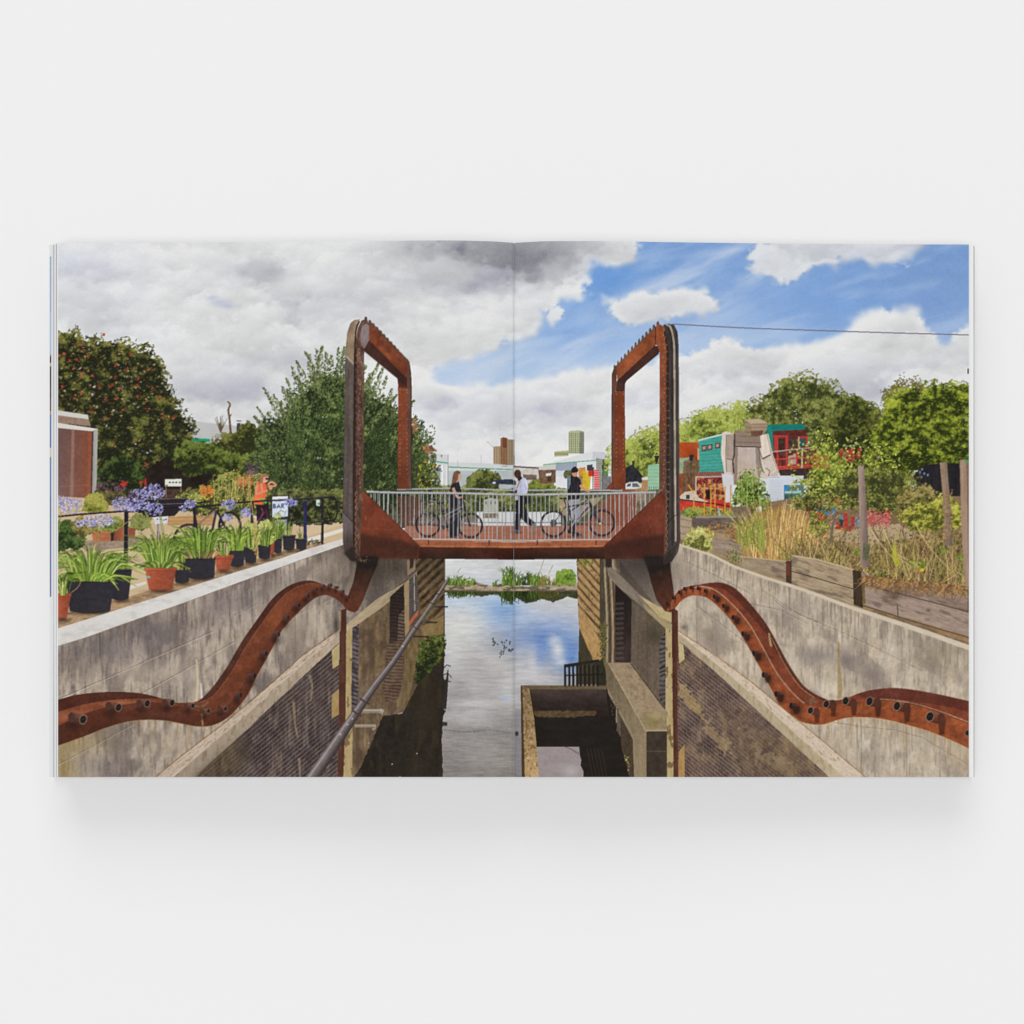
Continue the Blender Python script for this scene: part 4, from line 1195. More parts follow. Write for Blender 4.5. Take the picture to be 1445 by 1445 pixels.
for i_ in range(150):
    x_ = rng.uniform(362, 612)
    top_ = 520 + abs(x_ - 480) * .62
    y_ = rng.uniform(top_ + 26, 690)
    dk_ = np.clip((y_ - top_) / 150, 0, 1) * .45 + (.15 if 505 < x_ < 590 else 0)
    bough((x_ - (x_ - 475) * .12, y_ + 34), (x_ + rng.normal(0, 6), y_ - 8), 46, 8, tuple(v * (1 - dk_) for v in (40, 54, 26)), tuple(v * (1 - dk_ * .8) for v in ((118, 140, 76) if x_ < 500 else (96, 124, 62))), rng.normal(0, 5))
_m = 50
dabs(590 + rng.random(_m) * 26, 648 + rng.random(_m) * 46, lerp((160, 130, 40), (206, 176, 60), rng.random(_m)), 3.2, 1.8)
I("printed_brick_house", "red brick house end printed beside the willow behind the bridge")
F([(582, 594), (588, 590), (589, 610), (582, 612)], (176, 116, 84), a=.7)
F([(596, 630), (604, 627), (617, 635), (606, 640), (598, 638)], (188, 124, 88), N(24, 3), a=.9)
F([(604, 628), (610, 630), (617, 637), (606, 636)], (110, 78, 66))
_m = 160
dabs(584 + rng.random(_m) * 30, 600 + rng.random(_m) * 80, lerp((52, 60, 30), (120, 126, 70), rng.random(_m)), 3.6, 1.4)
I("printed_shed", "garden shed with a ribbed red-brown door and pale frame printed at the left edge")
F([(76, 578), (124, 585.2), (125, 591.5), (76, 585)], (206, 202, 196), N(4, 20, 3))
F([(76, 585), (125, 591.5), (128, 601), (76, 596)], (146, 120, 104), N(12, 3, 3))
F([(76, 595.5), (137.8, 605), (137.5, 611), (76, 603)], (214, 208, 202), N(4, 20, 3))
F([(76, 603), (131.5, 608.5), (130, 716), (76, 720)], (124, 84, 70), G((82, 650), (122, 96, 92), (130, 650), (150, 84, 56)), LINES(60, 4.4, .3, (92, 62, 58), .5), N(8, 20, 30), T((100, 600), .92, (100, 710), 1.0))
F([(101, 605), (105, 605.5), (103, 712), (98, 712)], (166, 136, 130), a=.5, soft=.8, setid=False)
F([(124, 608), (131, 608), (129, 700), (123, 700)], (156, 84, 50), a=.5, setid=False)
L([(82, 686), (128, 684)], 1.2, (160, 104, 80), a=.6, setid=False)
F([(131, 607.5), (137.8, 604.5), (136, 690), (128.5, 700)], (168, 166, 158), N(6, 6, 30), T((129, 640), .84, (137, 640), 1.06))
F([(129.6, 609), (131.6, 608), (129.4, 700), (127.6, 700)], (58, 44, 58), setid=False)
I("printed_garden_path", "pale sandy garden path printed behind the row of flower pots")
F([(76, 700), (300, 712), (380, 736), (484, 736), (484, 766), (400, 792), (260, 834), (76, 892)], (200, 176, 142), N(7, 30, 8, 0, 3, 3), P(4))
F([(180, 690), (300, 690), (320, 718), (280, 722), (180, 716)], (66, 50, 42), N(18, 5, 4), setid=False)
F([(440, 738), (484, 726), (484, 740), (430, 758)], (206, 184, 152), a=.9)
F([(432, 760), (484, 745), (484, 750), (434, 766)], (222, 214, 202))
I("printed_shrub", "shaded bushes printed behind the end of the black railing")
tree([(380, 742), (378, 700), (400, 690), (486, 690), (486, 736), (440, 740), (410, 742)], (24, 26, 16), (62, 70, 34), (128, 128, 72), .6, 3, 1.3, -1.0, .7, 3, 5, 109, 0, 11, -.02)
I("printed_stone_wall", "low wall of pale stone blocks edging the flower bed")
F([(235, 729), (300, 726), (302, 741), (236, 741)], (186, 146, 98), LINES(0, 5, .12, (150, 112, 76), .6), N(9, 8, 3))
F([(110, 764), (190, 756), (210, 760), (180, 772), (120, 778)], (150, 130, 112), N(20, 4, 3))
I("printed_flower_bed", "bed of yellow, orange and purple garden flowers printed on the left bank")
tree([(248, 715), (252, 700), (262, 692), (278, 694), (290, 684), (300, 672), (312, 668), (330, 664), (352, 668), (372, 676), (380, 700), (372, 724), (300, 728), (260, 722)], (50, 56, 24), (112, 118, 48), (176, 172, 98), .6, 3.2, 1.2, -1.3, .6, 5, 5, 111, .03, 8, -.02, .2, 1.3)
_m = 130
dabs(282 + rng.random(_m) * 20, 692 + rng.normal(0, 4, _m), lerp((190, 100, 44), (214, 142, 66), rng.random(_m)), 2.6, 1.5)
dabs(334 + rng.random(_m) * 22, 680 + rng.normal(0, 6, _m), lerp((190, 92, 62), (212, 132, 90), rng.random(_m)), 2.6, 1.5)
dabs(346 + rng.random(_m) * 18, 662 + rng.normal(0, 5, _m), lerp((70, 54, 70), (112, 88, 104), rng.random(_m)), 2.4, 1.3)
dabs(280 + rng.random(60) * 90, 700 + rng.random(60) * 18, lerp((214, 190, 60), (226, 206, 120), rng.random(60)), 2.2, 1.8)
for i_ in range(60):
    x_ = rng.uniform(300, 360)
    y_ = rng.uniform(690, 716)
    L([(x_, y_), (x_ + rng.normal(0, 3), y_ - rng.uniform(14, 34))], (1.0, .5), np.array((176, 166, 92)) * rng.uniform(.7, 1.15))
_m = 130
dabs(134 + rng.random(_m) * 42, 688 + rng.normal(0, 5, _m), lerp((92, 52, 76), (150, 96, 130), rng.random(_m)), 2.6, 1.3)
dabs(176 + rng.normal(0, 3, 20), 683 + rng.normal(0, 2, 20), lerp((180, 50, 40), (196, 66, 50), rng.random(20)), 2.4, 2)
for x_, y_, l_ in ((198, 682, 9), (204.5, 681, 9)):
    dabs(x_ + rng.normal(0, 1, 10), y_ + rng.normal(0, 2, 10), lerp((176, 44, 36), (190, 60, 44), rng.random(10)), 2.4, 2)
tree([(134, 712), (136, 694), (152, 690), (170, 690), (180, 700), (172, 712)], (36, 30, 24), (72, 66, 38), (120, 110, 66), .5, 3, 1.3, None, .6, 3, 4, 113, 0, 8)
tree([(116, 722), (122, 700), (134, 694), (144, 698), (152, 712), (150, 722)], (72, 78, 24), (130, 132, 48), (172, 166, 84), .6, 3, 1.2, None, .6, 2, 4, 115, 0, 8, .05)
I("printed_information_sign", "white information board on two posts printed in the left bank garden")
F([(232.5, 676), (256, 675.6), (256, 686), (232.5, 686.2)], (216, 218, 206))
for x_ in (239.5, 244, 248.5, 253.5):
    E(x_, 680.6, 1.5, 1.1, (52, 60, 40))
F([(233.5, 684), (236.5, 684), (236.5, 685.4), (233.5, 685.4)], (50, 60, 60))
L([(234, 686), (234, 702)], 1.3, (160, 118, 70))
L([(255, 686), (255, 695)], 1.3, (170, 128, 76))
I("printed_bench", "dark slatted bench printed behind the railing on the left bank")
F([(202, 704), (264.5, 702.5), (256, 717), (246, 728), (204, 730), (190, 720)], (38, 32, 36), N(5, 10, 3))
for p_ in ([(202, 704.5), (264, 703)], [(204, 712), (260, 710)]):
    L(p_, 1.3, (96, 84, 88))
L([(204, 717.6), (262, 715.6)], 1.2, (20, 17, 20))
I("printed_plant_label", "small white plant label on a steel post printed in front of the bench")
F([(216, 730), (237, 728), (236, 738), (219, 739.5)], (208, 210, 216), N(6, 3))
for x_ in (222, 226, 231, 234):
    E(x_, 733 + rng.normal(0, .6), 1, 1.2, (70, 66, 84))
L([(224.5, 739), (224, 763)], 4.0, (176, 166, 162), T((222, 750), .86, (227, 750), 1.1))
L([(222.4, 739), (221.8, 763)], .8, (60, 52, 56))
# bicycles, person and bar board by the railing
I("printed_bicycle", "dark bicycle leaning on the railing among the plant pots")


def wheel(cx, cy, rx, ry, w, col, spokes=12, hub=1.6, sc_=(150, 146, 142)):
    p_ = ell(cx, cy, rx, ry, 34)
    p_ = np.vstack([p_, p_[:2]])
    for k_ in range(spokes):
        t_ = k_ * 2 * math.pi / spokes
        L([(cx, cy), (cx + rx * math.cos(t_), cy + ry * math.sin(t_))], .45, sc_, a=.45, setid=False)
    L(p_, w, col)
    E(cx, cy, hub, hub, col)


wheel(267, 763, 22, 23, 3.6, (58, 48, 50), 14)
wheel(324, 742, 15, 19, 3.6, (38, 33, 37), 14)
for p_, w_, c_ in [([(270, 712), (305, 719)], 2, (46, 42, 48)), ([(272, 745), (306, 719)], 2.6, (150, 112, 100)), ([(305, 720), (300, 745), (296, 770)], 3.4, (52, 52, 66)), ([(306, 720), (318, 745), (330, 756)], 3, (34, 32, 38)), ([(272, 716), (278, 745), (284, 756)], 3.4, (38, 36, 42)), ([(310, 735), (328, 752)], 2.2, (40, 38, 44)),
                   ([(300, 757), (318, 735)], 2.2, (44, 40, 44)), ([(296, 706), (296, 718)], 2.2, (36, 34, 40)), ([(326, 706), (329, 714)], 3, (40, 40, 52)), ([(262, 712), (290, 708)], 2.4, (34, 32, 36))]:
    L(p_, w_, c_)
I("printed_person", "person in an orange high-visibility vest and sunglasses holding an arm up to the face, printed by the railing")
F([(361, 712), (374, 712), (378, 700), (381, 735), (362, 735)], (34, 28, 36), N(8, 4))
F([(361, 682), (366, 679), (371, 679), (376, 684), (377, 692), (375, 700), (371, 712), (358, 711.5), (359, 700)], (232, 108, 62), N(12, 4, 6), T((358, 700), 1.06, (377, 700), .9))
F([(367, 681), (369, 681), (371, 692), (369, 694)], (196, 176, 166), a=.7, setid=False)
L([(360, 705), (374, 703)], 1.4, (206, 150, 110), a=.8, setid=False)
L([(363, 684), (361, 692), (362.5, 696.5), (370, 694), (378, 692)], (4, 3.6, 3.2, 2.8, 2.4), (206, 148, 118), smooth=True)
L([(377, 684), (383, 680), (389, 684), (384, 686), (378, 685)], (3, 3, 2.8), (202, 142, 112), smooth=True)
E(381.5, 688, 2.6, 3.2, (206, 146, 116))
E(373.5, 675, 5, 6.2, (216, 164, 136))
F([(365, 682), (366, 672), (369, 668.5), (375, 668), (380, 671), (378, 672.5), (372, 673), (370, 680), (366, 684)], (150, 108, 74), N(20, 2))
F([(374, 674), (381, 674.5), (380, 677), (375, 677)], (38, 28, 30))
I("printed_bicycle", "purple bicycle with green grips printed beside the orange-vested person")
L([(367, 704), (376, 709.5)], 3, (70, 186, 90))
L([(364, 740), (371, 722), (368, 716)], 1.8, (140, 50, 62))
L([(363, 735), (376, 720), (378, 738)], 1.6, (110, 46, 90))
wheel(372, 742, 9, 10, 1.8, (50, 42, 46), 8)
I("printed_bar_board", "black framed board lettered BAR printed beside the orange-vested person")
F([(382, 699), (408, 698), (409, 732), (408, 748), (384, 748)], (40, 38, 46))
F([(384, 701), (405.5, 700), (406, 728.5), (384, 730)], (206, 216, 228), N(5, 6))
F([(384, 700.5), (406, 699.7), (406, 703.8), (384, 704.6)], (220, 222, 224))
L([(384, 705.5), (406, 704.6)], 1.0, (50, 50, 60))
F([(386, 734), (405, 732.5), (405, 748), (388, 748)], (150, 156, 178), N(30, 4))
INKB = (44, 40, 78)
for p_ in ([(385.5, 711), (385.5, 716.8)], [(385.5, 711), (388.4, 711.6), (388.2, 713.4), (385.5, 713.9)], [(385.5, 713.9), (389, 714.6), (388.6, 716.5), (385.5, 716.8)],
           [(390.6, 717), (393, 710.8), (395.2, 716.8)], [(391.6, 714.8), (394.4, 714.6)], [(397, 716.8), (397, 710.6)], [(397, 710.6), (400, 711.2), (399.8, 713.2), (397, 713.8)], [(398.2, 713.8), (400.6, 716.8)]):
    L(p_, 1.15, INKB)
for y_ in (706.8, 707.8):
    L([(388, y_), (397, y_ - .4)], .6, (120, 120, 140), a=.7, setid=False)
L([(388, 728), (396, 720), (397, 718.6)], .9, (150, 130, 70), setid=False)
L([(396, 720), (402, 722.5)], .8, (120, 110, 60), setid=False)
L([(401, 728), (404, 720)], .7, (110, 120, 140), setid=False)
L([(386, 726), (394, 722)], .6, (120, 140, 160), setid=False)
I("printed_blue_post", "dark blue post printed between the board and the end of the railing")
L([(430, 707), (430.5, 760)], 4.6, (40, 40, 84), N(8, 3, 8))
F([(427, 710), (434, 706), (432, 716), (427, 716)], (34, 34, 74))
F([(446, 705), (451, 705), (451, 714), (446, 713)], (206, 214, 200))
F([(448, 709), (451, 709), (451, 712), (448, 712)], (70, 160, 110))
I("printed_railing", "black tubular railing printed along the left bank behind the flower pots")
RL = (34, 30, 36)
for p_, w_ in [([(78, 729), (120, 725), (176, 721)], 2.8), ([(180, 722), (240, 719), (300, 713), (352, 708), (410, 704.5), (455, 702), (466, 702)], 2.4), ([(466, 702), (472, 704), (475, 710), (475.5, 722), (473, 731), (467, 735)], 2.2), ([(467, 735), (455, 735.5), (408, 738.5)], 2.2)]:
    L(p_, w_, RL, smooth=True)
for p_ in ([(80, 727.8), (176, 719.9)], [(380, 705.2), (455, 701)], [(408, 737.8), (455, 734.6)]):
    L(p_, .6, (120, 114, 118), a=.7, setid=False)
L([(178, 720), (177, 803)], 6, (28, 25, 32), T((174, 760), .9, (181, 760), 1.3))
E(178, 720.5, 3.6, 2.2, (40, 38, 46))
for x_, a_, b_, w_ in ((275, 712, 744, 4), (356, 709, 738, 4), (455, 701.5, 768, 3.6)):
    L([(x_, a_), (x_ - .6, b_)], w_, (36, 32, 38), T((x_ - 2, 740), .9, (x_ + 2, 740), 1.25))
E(454.8, 701.2, 1.8, 1.6, (60, 56, 62))
E(454.8, 735, 2.4, 1.8, (60, 56, 62))
F([(450, 768), (460, 767), (461, 770), (452, 771)], (60, 52, 52))
L([(184, 776), (200, 770), (240, 766), (300, 758)], 1.6, (50, 42, 46))
for i_ in range(22):
    x_ = rng.uniform(434, 450)
    L([(x_, 770), (x_ + rng.normal(0, 3), 764), (x_ + rng.normal(3, 5), rng.uniform(760, 768))], .7, (52, 50, 42))
# background pots and small plants on the left
I("printed_background_pot", "terracotta pots standing by the garden wall behind the railing")
NAMES[-1] = ("printed_terracotta_pot", "weathered terracotta pot standing by the stone wall behind the railing")
F([(128, 748), (156.5, 748), (155, 764), (131, 764)], (176, 110, 74), N(12, 5, 3), T((128, 756), 1.05, (157, 756), .9))
F([(127, 748), (157, 748), (157, 752), (127, 752)], (186, 112, 76))
F([(156, 750), (162, 744), (162, 762), (156, 764)], (44, 34, 34))
F([(161, 738), (174, 732), (174, 762), (160, 763)], (152, 84, 58), T((160, 750), .8, (174, 750), 1.1))
F([(181, 744), (191, 745), (190, 757), (181, 758)], (140, 74, 58))
I("printed_herb_plant", "low dark green herb plants printed behind the railing at the left edge")
tree([(76, 740), (86, 732), (98, 734), (106, 748), (118, 752), (122, 764), (112, 774), (76, 778)], (28, 40, 18), (58, 80, 34), (100, 122, 60), .6, 2.6, 1.4, None, .6, 3, 4, 117, 0, 8)
tree([(136, 748), (142, 738), (154, 734), (168, 728), (172, 738), (160, 748)], (60, 70, 28), (106, 122, 52), (150, 160, 84), .6, 4, 1.1, .6, .5, 3, 4, 119, 0, 8)
tree([(100, 742), (112, 730), (128, 732), (140, 742), (128, 756), (110, 758)], (66, 64, 30), (116, 106, 52), (160, 144, 84), .6, 3, 1.1, None, .6, 3, 4, 121, 0, 8)
tree([(182, 742), (186, 726), (200, 724), (214, 732), (210, 744), (190, 748)], (70, 78, 34), (110, 116, 54), (150, 152, 90), .6, 3, 1.1, None, .6, 3, 4, 122, 0, 8)
I("printed_soil_strip", "strip of dry soil along the coping under the flower pots")
F([(76, 870), (120, 858), (180, 842), (250, 822), (330, 798), (400, 778), (440, 768), (458, 768), (440, 776), (400, 789), (330, 810), (260, 832), (180, 857), (120, 877), (76, 892)], (172, 142, 108), N(18, 4, 2, -.3, 3, 3), P(14), STAIN((130, 104, 78), .7, 12, 5, 7))
F([(76, 852), (120, 840), (186, 826), (190, 830), (150, 840), (76, 862)], (206, 190, 172), a=.5, soft=2, setid=False)
F([(184, 826), (206, 820), (206, 824), (182, 832)], (216, 208, 200), setid=False)

# ---- flower pots: (top-left x, top-right x, top y, bottom-left x, bottom-right x, bottom y, kind)
POTS = [(384, 398, 758, 386, 397, 779, 'k', "black plastic pot with feathery green shoots, in front of the lettered board"), (398.5, 417, 755, 399.5, 415, 775, 'k', "black plastic pot with thin shoots, right of the lettered board"),
        (416.5, 433, 760, 418, 432, 774, 'k', "small black pot at the right end of the row of pots"), (379, 387.5, 763, 380, 386, 782, 't', "narrow terracotta pot between two black pots"),
        (363.5, 382, 768, 365, 380.5, 787, 'k', "black plastic pot in front of the orange-vested person"), (344, 363, 771, 345.5, 361, 793, 'k', "black plastic pot with upright leaves left of the orange-vested person"),
        (321, 346, 774, 324, 343.5, 798, 'k', "black plastic pot of spiky leaves beside the small terracotta pot"), (303.5, 329, 784, 305, 323.5, 804, 't', "small terracotta pot with a flared rim in the middle of the row"),
        (246, 270, 794, 246.5, 266, 821, 'k', "black plastic pot half hidden beside the larger terracotta pot"), (261, 304, 786, 264, 302, 815, 'k', "wide black tub of broad strap leaves in the middle of the row"),
        (203.5, 249, 799, 210, 243, 832, 't', "large terracotta pot of strap leaves in the row of pots"), (157, 186, 803, 158, 181, 845, 'k', "tall black pot behind the widest black tub"),
        (93, 162, 818, 98, 155, 862, 'k', "widest black tub, full of bright strap leaves, at the left of the row"), (78, 100, 838, 79, 94, 872, 't', "orange terracotta pot cut off by the left edge of the page")]
LG = [(132, 156, 56), (106, 136, 46), (156, 172, 80), (84, 114, 40), (120, 146, 52), (72, 98, 36), (172, 182, 104)]
LD = [(86, 112, 40), (108, 136, 48), (64, 88, 32), (126, 150, 60), (150, 166, 84)]


def pot(tl, tr, ty, bl, br, by, kd):
    r_ = (tr - tl)
    d = 1.2 + r_ * .03
    tip = [(x, ty + d * math.sin(math.pi * k_ / 8) * 0) for k_, x in enumerate(np.linspace(tl, tr, 9))]
    low = [(x, by + (1 + r_ * .04) * math.sin(math.pi * k_ / 8)) for k_, x in enumerate(np.linspace(br, bl, 9))]
    if kd == 't':
        F(tip + low, (164, 82, 56), N(8, 8, 6), N(4, 3), T((tl, ty), 1.08, (tr, ty), .82))
        F([(tl - .6, ty - 1.5), (tr + .6, ty - 1.5), (tr + .2, ty + r_ * .1 + 1), (tl - .2, ty + r_ * .1 + 1)], (174, 88, 60), N(6, 6), T((tl, ty), 1.08, (tr, ty), .84))
        L([(tl, ty + r_ * .1 + 1.6), (tr, ty + r_ * .1 + 1.6)], .9, (120, 54, 36), a=.7, setid=False)
    else:
        F(tip + low, (46, 43, 50), N(5, 10, 6), T((tl, ty), .9, (tr, ty), 1.0), LINES(40, max(3, r_ / 9), .2, (58, 54, 62), .4))
        L([(tl - .5, ty), (tr + .5, ty)], 1.4, (66, 62, 70), setid=False)
        L([(tl + .5, ty + 3), (tr - .5, ty + 3)], .8, (30, 28, 34), setid=False)
    blot((bl + br) / 2 + 2, by + 2.5, (br - bl) * .62, 3, (52, 40, 32), .75)


for p_ in POTS:
    I("printed_terracotta_pot" if p_[6] == 't' else "printed_black_pot", p_[7])
    pot(*p_[:7])
    cx_, r_ = (p_[0] + p_[1]) / 2, (p_[1] - p_[0]) / 2
    PID = CUR
    I("printed_potted_plant", "green leaves growing from " + ("the terracotta pot" if p_[6] == 't' else "the black pot") + (" at " if False else ", ") + {0: "thin and feathery", 1: "a few thin shoots", 2: "tiny shoots"}.get(POTS.index(p_), "strap shaped"))
    k_ = POTS.index(p_)
    if k_ in (0, 4, 5):
        tree([(p_[0] - 6, p_[2]), (cx_ - r_, p_[2] - 26), (cx_, p_[2] - 36), (cx_ + r_, p_[2] - 26), (p_[1] + 5, p_[2] - 4), (cx_, p_[2] + 3)], (70, 84, 34), (128, 146, 60), (190, 196, 110), .5, 4, 1.2, -1.2, .5, 3, 4, 130 + k_, .2, 7, .1)
        blades(cx_, p_[2] + 2, 26, r_ * 1.3, 30, LG, (1.2, .5), .25, base=r_ * .7)
    elif k_ == 1:
        blades(cx_ - 3, p_[2] + 1, 9, 8, 24, LG, (1.2, .5), .3, base=r_ * .6)
    elif k_ == 2:
        blades(cx_, p_[2] + 1, 6, 6, 16, LG, (1.0, .5), .3, base=r_ * .5)
    elif k_ == 3:
        blades(cx_, p_[2] + 1, 8, 7, 16, LG, (1.3, .5), .3, base=r_ * .5)
    elif k_ == 6:
        blades(cx_, p_[2] + 3, 42, 24, 36, LG, (2.0, .6), .35, base=r_ * .8)
    elif k_ == 7:
        blades(cx_ - 2, p_[2], 10, 16, 26, LG, (2, .6), .5, base=r_ * .5)
    elif k_ == 8:
        blades(cx_, p_[2], 26, 22, 30, LD, (2, .6), .6, base=r_ * .6)
        blades(cx_, p_[2] + 10, 12, 16, 14, [(186, 150, 84), (160, 140, 70), (120, 140, 60)], (1.4, .6), 1.6, base=r_ * .7)
    elif k_ == 9:
        blades(cx_, p_[2], 80, 40, 46, LD, (2.4, .6), .45, base=r_ * .75)
        blades(cx_, p_[2] + 2, 18, 26, 14, [(196, 160, 110), (170, 130, 80), (150, 160, 80)], (1.6, .8), .9, base=r_)
    elif k_ == 10:
        blades(cx_, p_[2], 120, 46, 46, LG, (1.8, .5), .6, base=r_ * .7)
        blades(cx_, p_[2] + 2, 40, 44, 10, LG, (2.6, .9), 1.9, base=r_ * .7)
    elif k_ == 11:
        blades(cx_, p_[2], 16, 18, 26, LG, (1.6, .5), .6, base=r_ * .5)
    elif k_ == 12:
        blades(cx_, p_[2] + 2, 130, 60, 48, LG, (2.1, .5), .65, base=r_ * .7)
        blades(cx_ - 4, p_[2] + 2, 46, 50, 14, LG, (3.2, 1.0), 2.2, base=r_ * .7)
    elif k_ == 13:
        blades(cx_, p_[2] + 2, 12, 12, 28, LG, (2.2, .6), .3, base=r_ * .5)
        L([(100, 836), (108, 830), (113, 822), (112, 812)], .9, (186, 140, 110), smooth=True, setid=False)
E(209, 814, 3, 1.6, (120, 176, 170))
I("printed_agapanthus", "lilac-blue agapanthus flower heads on tall stems printed above the pots")
for st in ([(222, 705), (226, 735), (232, 772)], [(204, 720), (212, 745), (222, 770)], [(205, 722), (216, 750), (232, 776)], [(226, 722), (230, 745), (235, 770)], [(86, 722), (83, 745), (80, 770)], [(138, 738), (138.5, 765)], [(120, 746), (120, 775)], [(181, 728), (200, 752), (206, 776)], [(316, 722), (318, 745)], [(342, 722), (336, 745)], [(180, 736), (164, 748)]):
    L(st, 1.2, (136, 140, 72), smooth=True)
PU0, PU1 = (104, 100, 164), (198, 198, 228)
for x_, y_, r_, n_ in [(217, 694, 14, 120), (196, 699, 12, 80), (172, 711, 13, 120), (188, 716, 8, 50), (201, 712, 9, 60), (218, 718, 11, 80), (268, 711, 7, 50), (258, 717, 5, 20), (323, 712, 9, 70), (320, 730, 6, 40), (347, 723, 8, 50), (412, 710, 7, 45), (407, 708, 6, 25)]:
    flower(x_, y_, r_, n_, PU0, PU1)
for x_, y_, r_, n_ in [(100, 713, 15, 120), (84, 706, 8, 40), (112, 738, 6, 30), (128, 735, 10, 60), (145, 734, 12, 60), (155, 737, 6, 22)]:
    flower(x_, y_, r_, n_, (122, 118, 176), (226, 224, 240))
_m = 26
dabs(96 + rng.random(_m) * 24, 712 + rng.random(_m) * 10, lerp((120, 130, 60), (180, 176, 90), rng.random(_m)), 3, 1.1, setid=False)
I("printed_cane", "thin plant cane with dry leaves printed in the row of pots")
L([(352, 694), (356, 720), (361, 760), (364, 786)], (1.2, 1.4, 2.0), (176, 146, 92), smooth=True)
_m = 40
dabs(360 + rng.normal(0, 2, _m), 748 + rng.random(_m) * 36, lerp((150, 120, 66), (206, 176, 112), rng.random(_m)), 3.2, 1.2)

# ================================================================== canal walls, left
I("printed_canal_water", "still canal water reflecting clouds and blue sky, printed in the middle of the picture")
F([(500, 782), (872, 782), (872, 1102), (490, 1102)], (196, 194, 194),
  G((700, 790), (208, 209, 209), (690, 1095), (130, 124, 120)), BL(690, 850, 50, 30, (182, 196, 214), .8), BL(640, 850, 30, 12, (176, 198, 224), .75), BL(710, 864, 30, 22, (126, 164, 210), .85), BL(655, 885, 34, 26, (212, 212, 208), .8), BL(770, 880, 60, 20, (172, 186, 214), .7), BL(765, 905, 55, 24, (98, 132, 190), .9),
  BL(800, 925, 26, 26, (92, 130, 188), .9), BL(787, 918, 10, 14, (206, 206, 206), .95), BL(781, 904, 9, 8, (196, 198, 206), .8), BL(792, 934, 8, 6, (200, 200, 204), .8), BL(750, 930, 12, 22, (206, 206, 208), .7), BL(762, 925, 6, 16, (110, 140, 192), .6), BL(690, 960, 40, 50, (176, 172, 172), .6), BL(670, 958, 30, 12, (168, 162, 166), .6), BL(716, 975, 14, 18, (214, 214, 214), .6), BL(714, 985, 5, 4, (160, 176, 206), .8),
  BL(660, 992, 40, 5, (212, 208, 206), .5), BL(650, 985, 30, 3, (150, 148, 152), .35), BL(640, 1040, 16, 60, (140, 134, 132), .5), BL(700, 1070, 40, 40, (150, 144, 138), .6), BL(680, 1032, 50, 3, (132, 128, 128), .4), BL(760, 955, 30, 12, (200, 198, 202), .6),
  BL(640, 900, 22, 60, (206, 206, 202), .5), BL(660, 1010, 50, 14, (196, 192, 192), .55), BL(650, 1060, 30, 14, (140, 134, 134), .5), BL(735, 945, 10, 40, (196, 194, 200), .5), BL(700, 935, 20, 12, (206, 202, 194), .5), N(11, 22, 2.2, 0, 5, 3), N(9, 9, 1.5, .02, 8, 2), N(11, 34, 18, 0, 3, 4), P(3))
L([(626, 1030), (660, 1032), (690, 1030), (722, 1034)], .8, (110, 104, 100), N(30, 3), smooth=True)
F([(726.5, 1000), (736, 1000), (738, 1102), (726.5, 1102)], (120, 112, 128), a=.4, setid=False)
E(729, 1035, 2.6, 3.6, (64, 56, 56))
for x_, y_ in ((696, 902), (698, 909), (710, 907), (718, 906), (722, 918), (709, 921), (712, 914), (699, 908), (719, 917), (707, 923)):
    for j_ in range(4):
        E(x_ + rng.normal(0, 1.6), y_ + rng.normal(0, 1.6), 1.4, .8, (62, 66, 58), rot=rng.uniform(0, 3))
L([(708, 908), (713, 914), (710, 922)], .5, (70, 74, 66))
I("printed_reed_bank", "low stone bank of green reeds crossing the canal in the picture, mirrored in the water")
rough_fill([(624, 831), (655, 828), (700, 832), (760, 829), (818, 830), (818, 846), (800, 842), (780, 850), (765, 845), (742, 852), (730, 843), (716, 848), (700, 838), (680, 842), (662, 838), (650, 842), (640, 838), (626, 836)], (58, 62, 36), N(14, 3, 6), rag=1.2, nz=3, amp=1.0)
rough_fill([(624, 824), (640, 820), (672, 821), (690, 826), (716, 824), (745, 828), (762, 824), (818, 822), (818, 832), (700, 834), (640, 832), (624, 832)], (166, 150, 126), N(24, 7, 3, 0, 3), STAIN((88, 76, 62), .8, 8, 3, 5, .52, .62), rag=.8, nz=3, amp=.7)
L([(624, 833), (720, 834.5), (818, 833)], 1.8, (110, 96, 76), a=.8)
L([(696, 827), (712, 823), (726, 829)], 1.2, (70, 60, 50))
for cx_, n_, w_, h_, cs in [(644, 36, 12, 14, 0), (660, 26, 10, 12, 0), (699, 8, 3, 8, 0), (716, 40, 8, 26, 0), (726, 30, 8, 20, 0), (740, 40, 9, 20, 1), (756, 40, 9, 18, 0), (768, 26, 8, 14, 2), (780, 20, 10, 10, 2)]:
    for i_ in range(n_):
        x_ = cx_ + rng.uniform(-w_, w_)
        c_ = np.array([[(92, 122, 44), (60, 88, 30), (134, 156, 62)], [(44, 62, 26), (62, 84, 34), (92, 112, 48)], [(140, 120, 56), (96, 112, 44), (170, 150, 76)]][cs][rng.integers(0, 3)]) * rng.uniform(.8, 1.1)
        h2 = h_ * rng.uniform(.5, 1.1)
        L(sp([(x_, 826), (x_ + rng.normal(0, 1.5), 826 - h2 * .6), (x_ + rng.normal(0, 4), 826 - h2)], 3), (1.6, .5), c_)
        L(sp([(x_, 834), (x_ + rng.normal(0, 1.5), 834 + h2 * .45), (x_ + rng.normal(0, 3), 834 + h2 * .72)], 3), (1.5, .5), c_ * .62)
tree([(784, 824), (785, 810), (794, 803), (806, 804), (812, 814), (812, 824)], (50, 74, 22), (92, 124, 40), (136, 162, 66), .8, 3, 1.3, None, .6, 1.5, 3, 141, 0, 7)
for p_ in ([(760, 812), (765, 796), (768, 788)], [(645, 808), (650, 801)], [(774, 810), (780, 797)]):
    L(p_, .6, (130, 120, 90), setid=False)
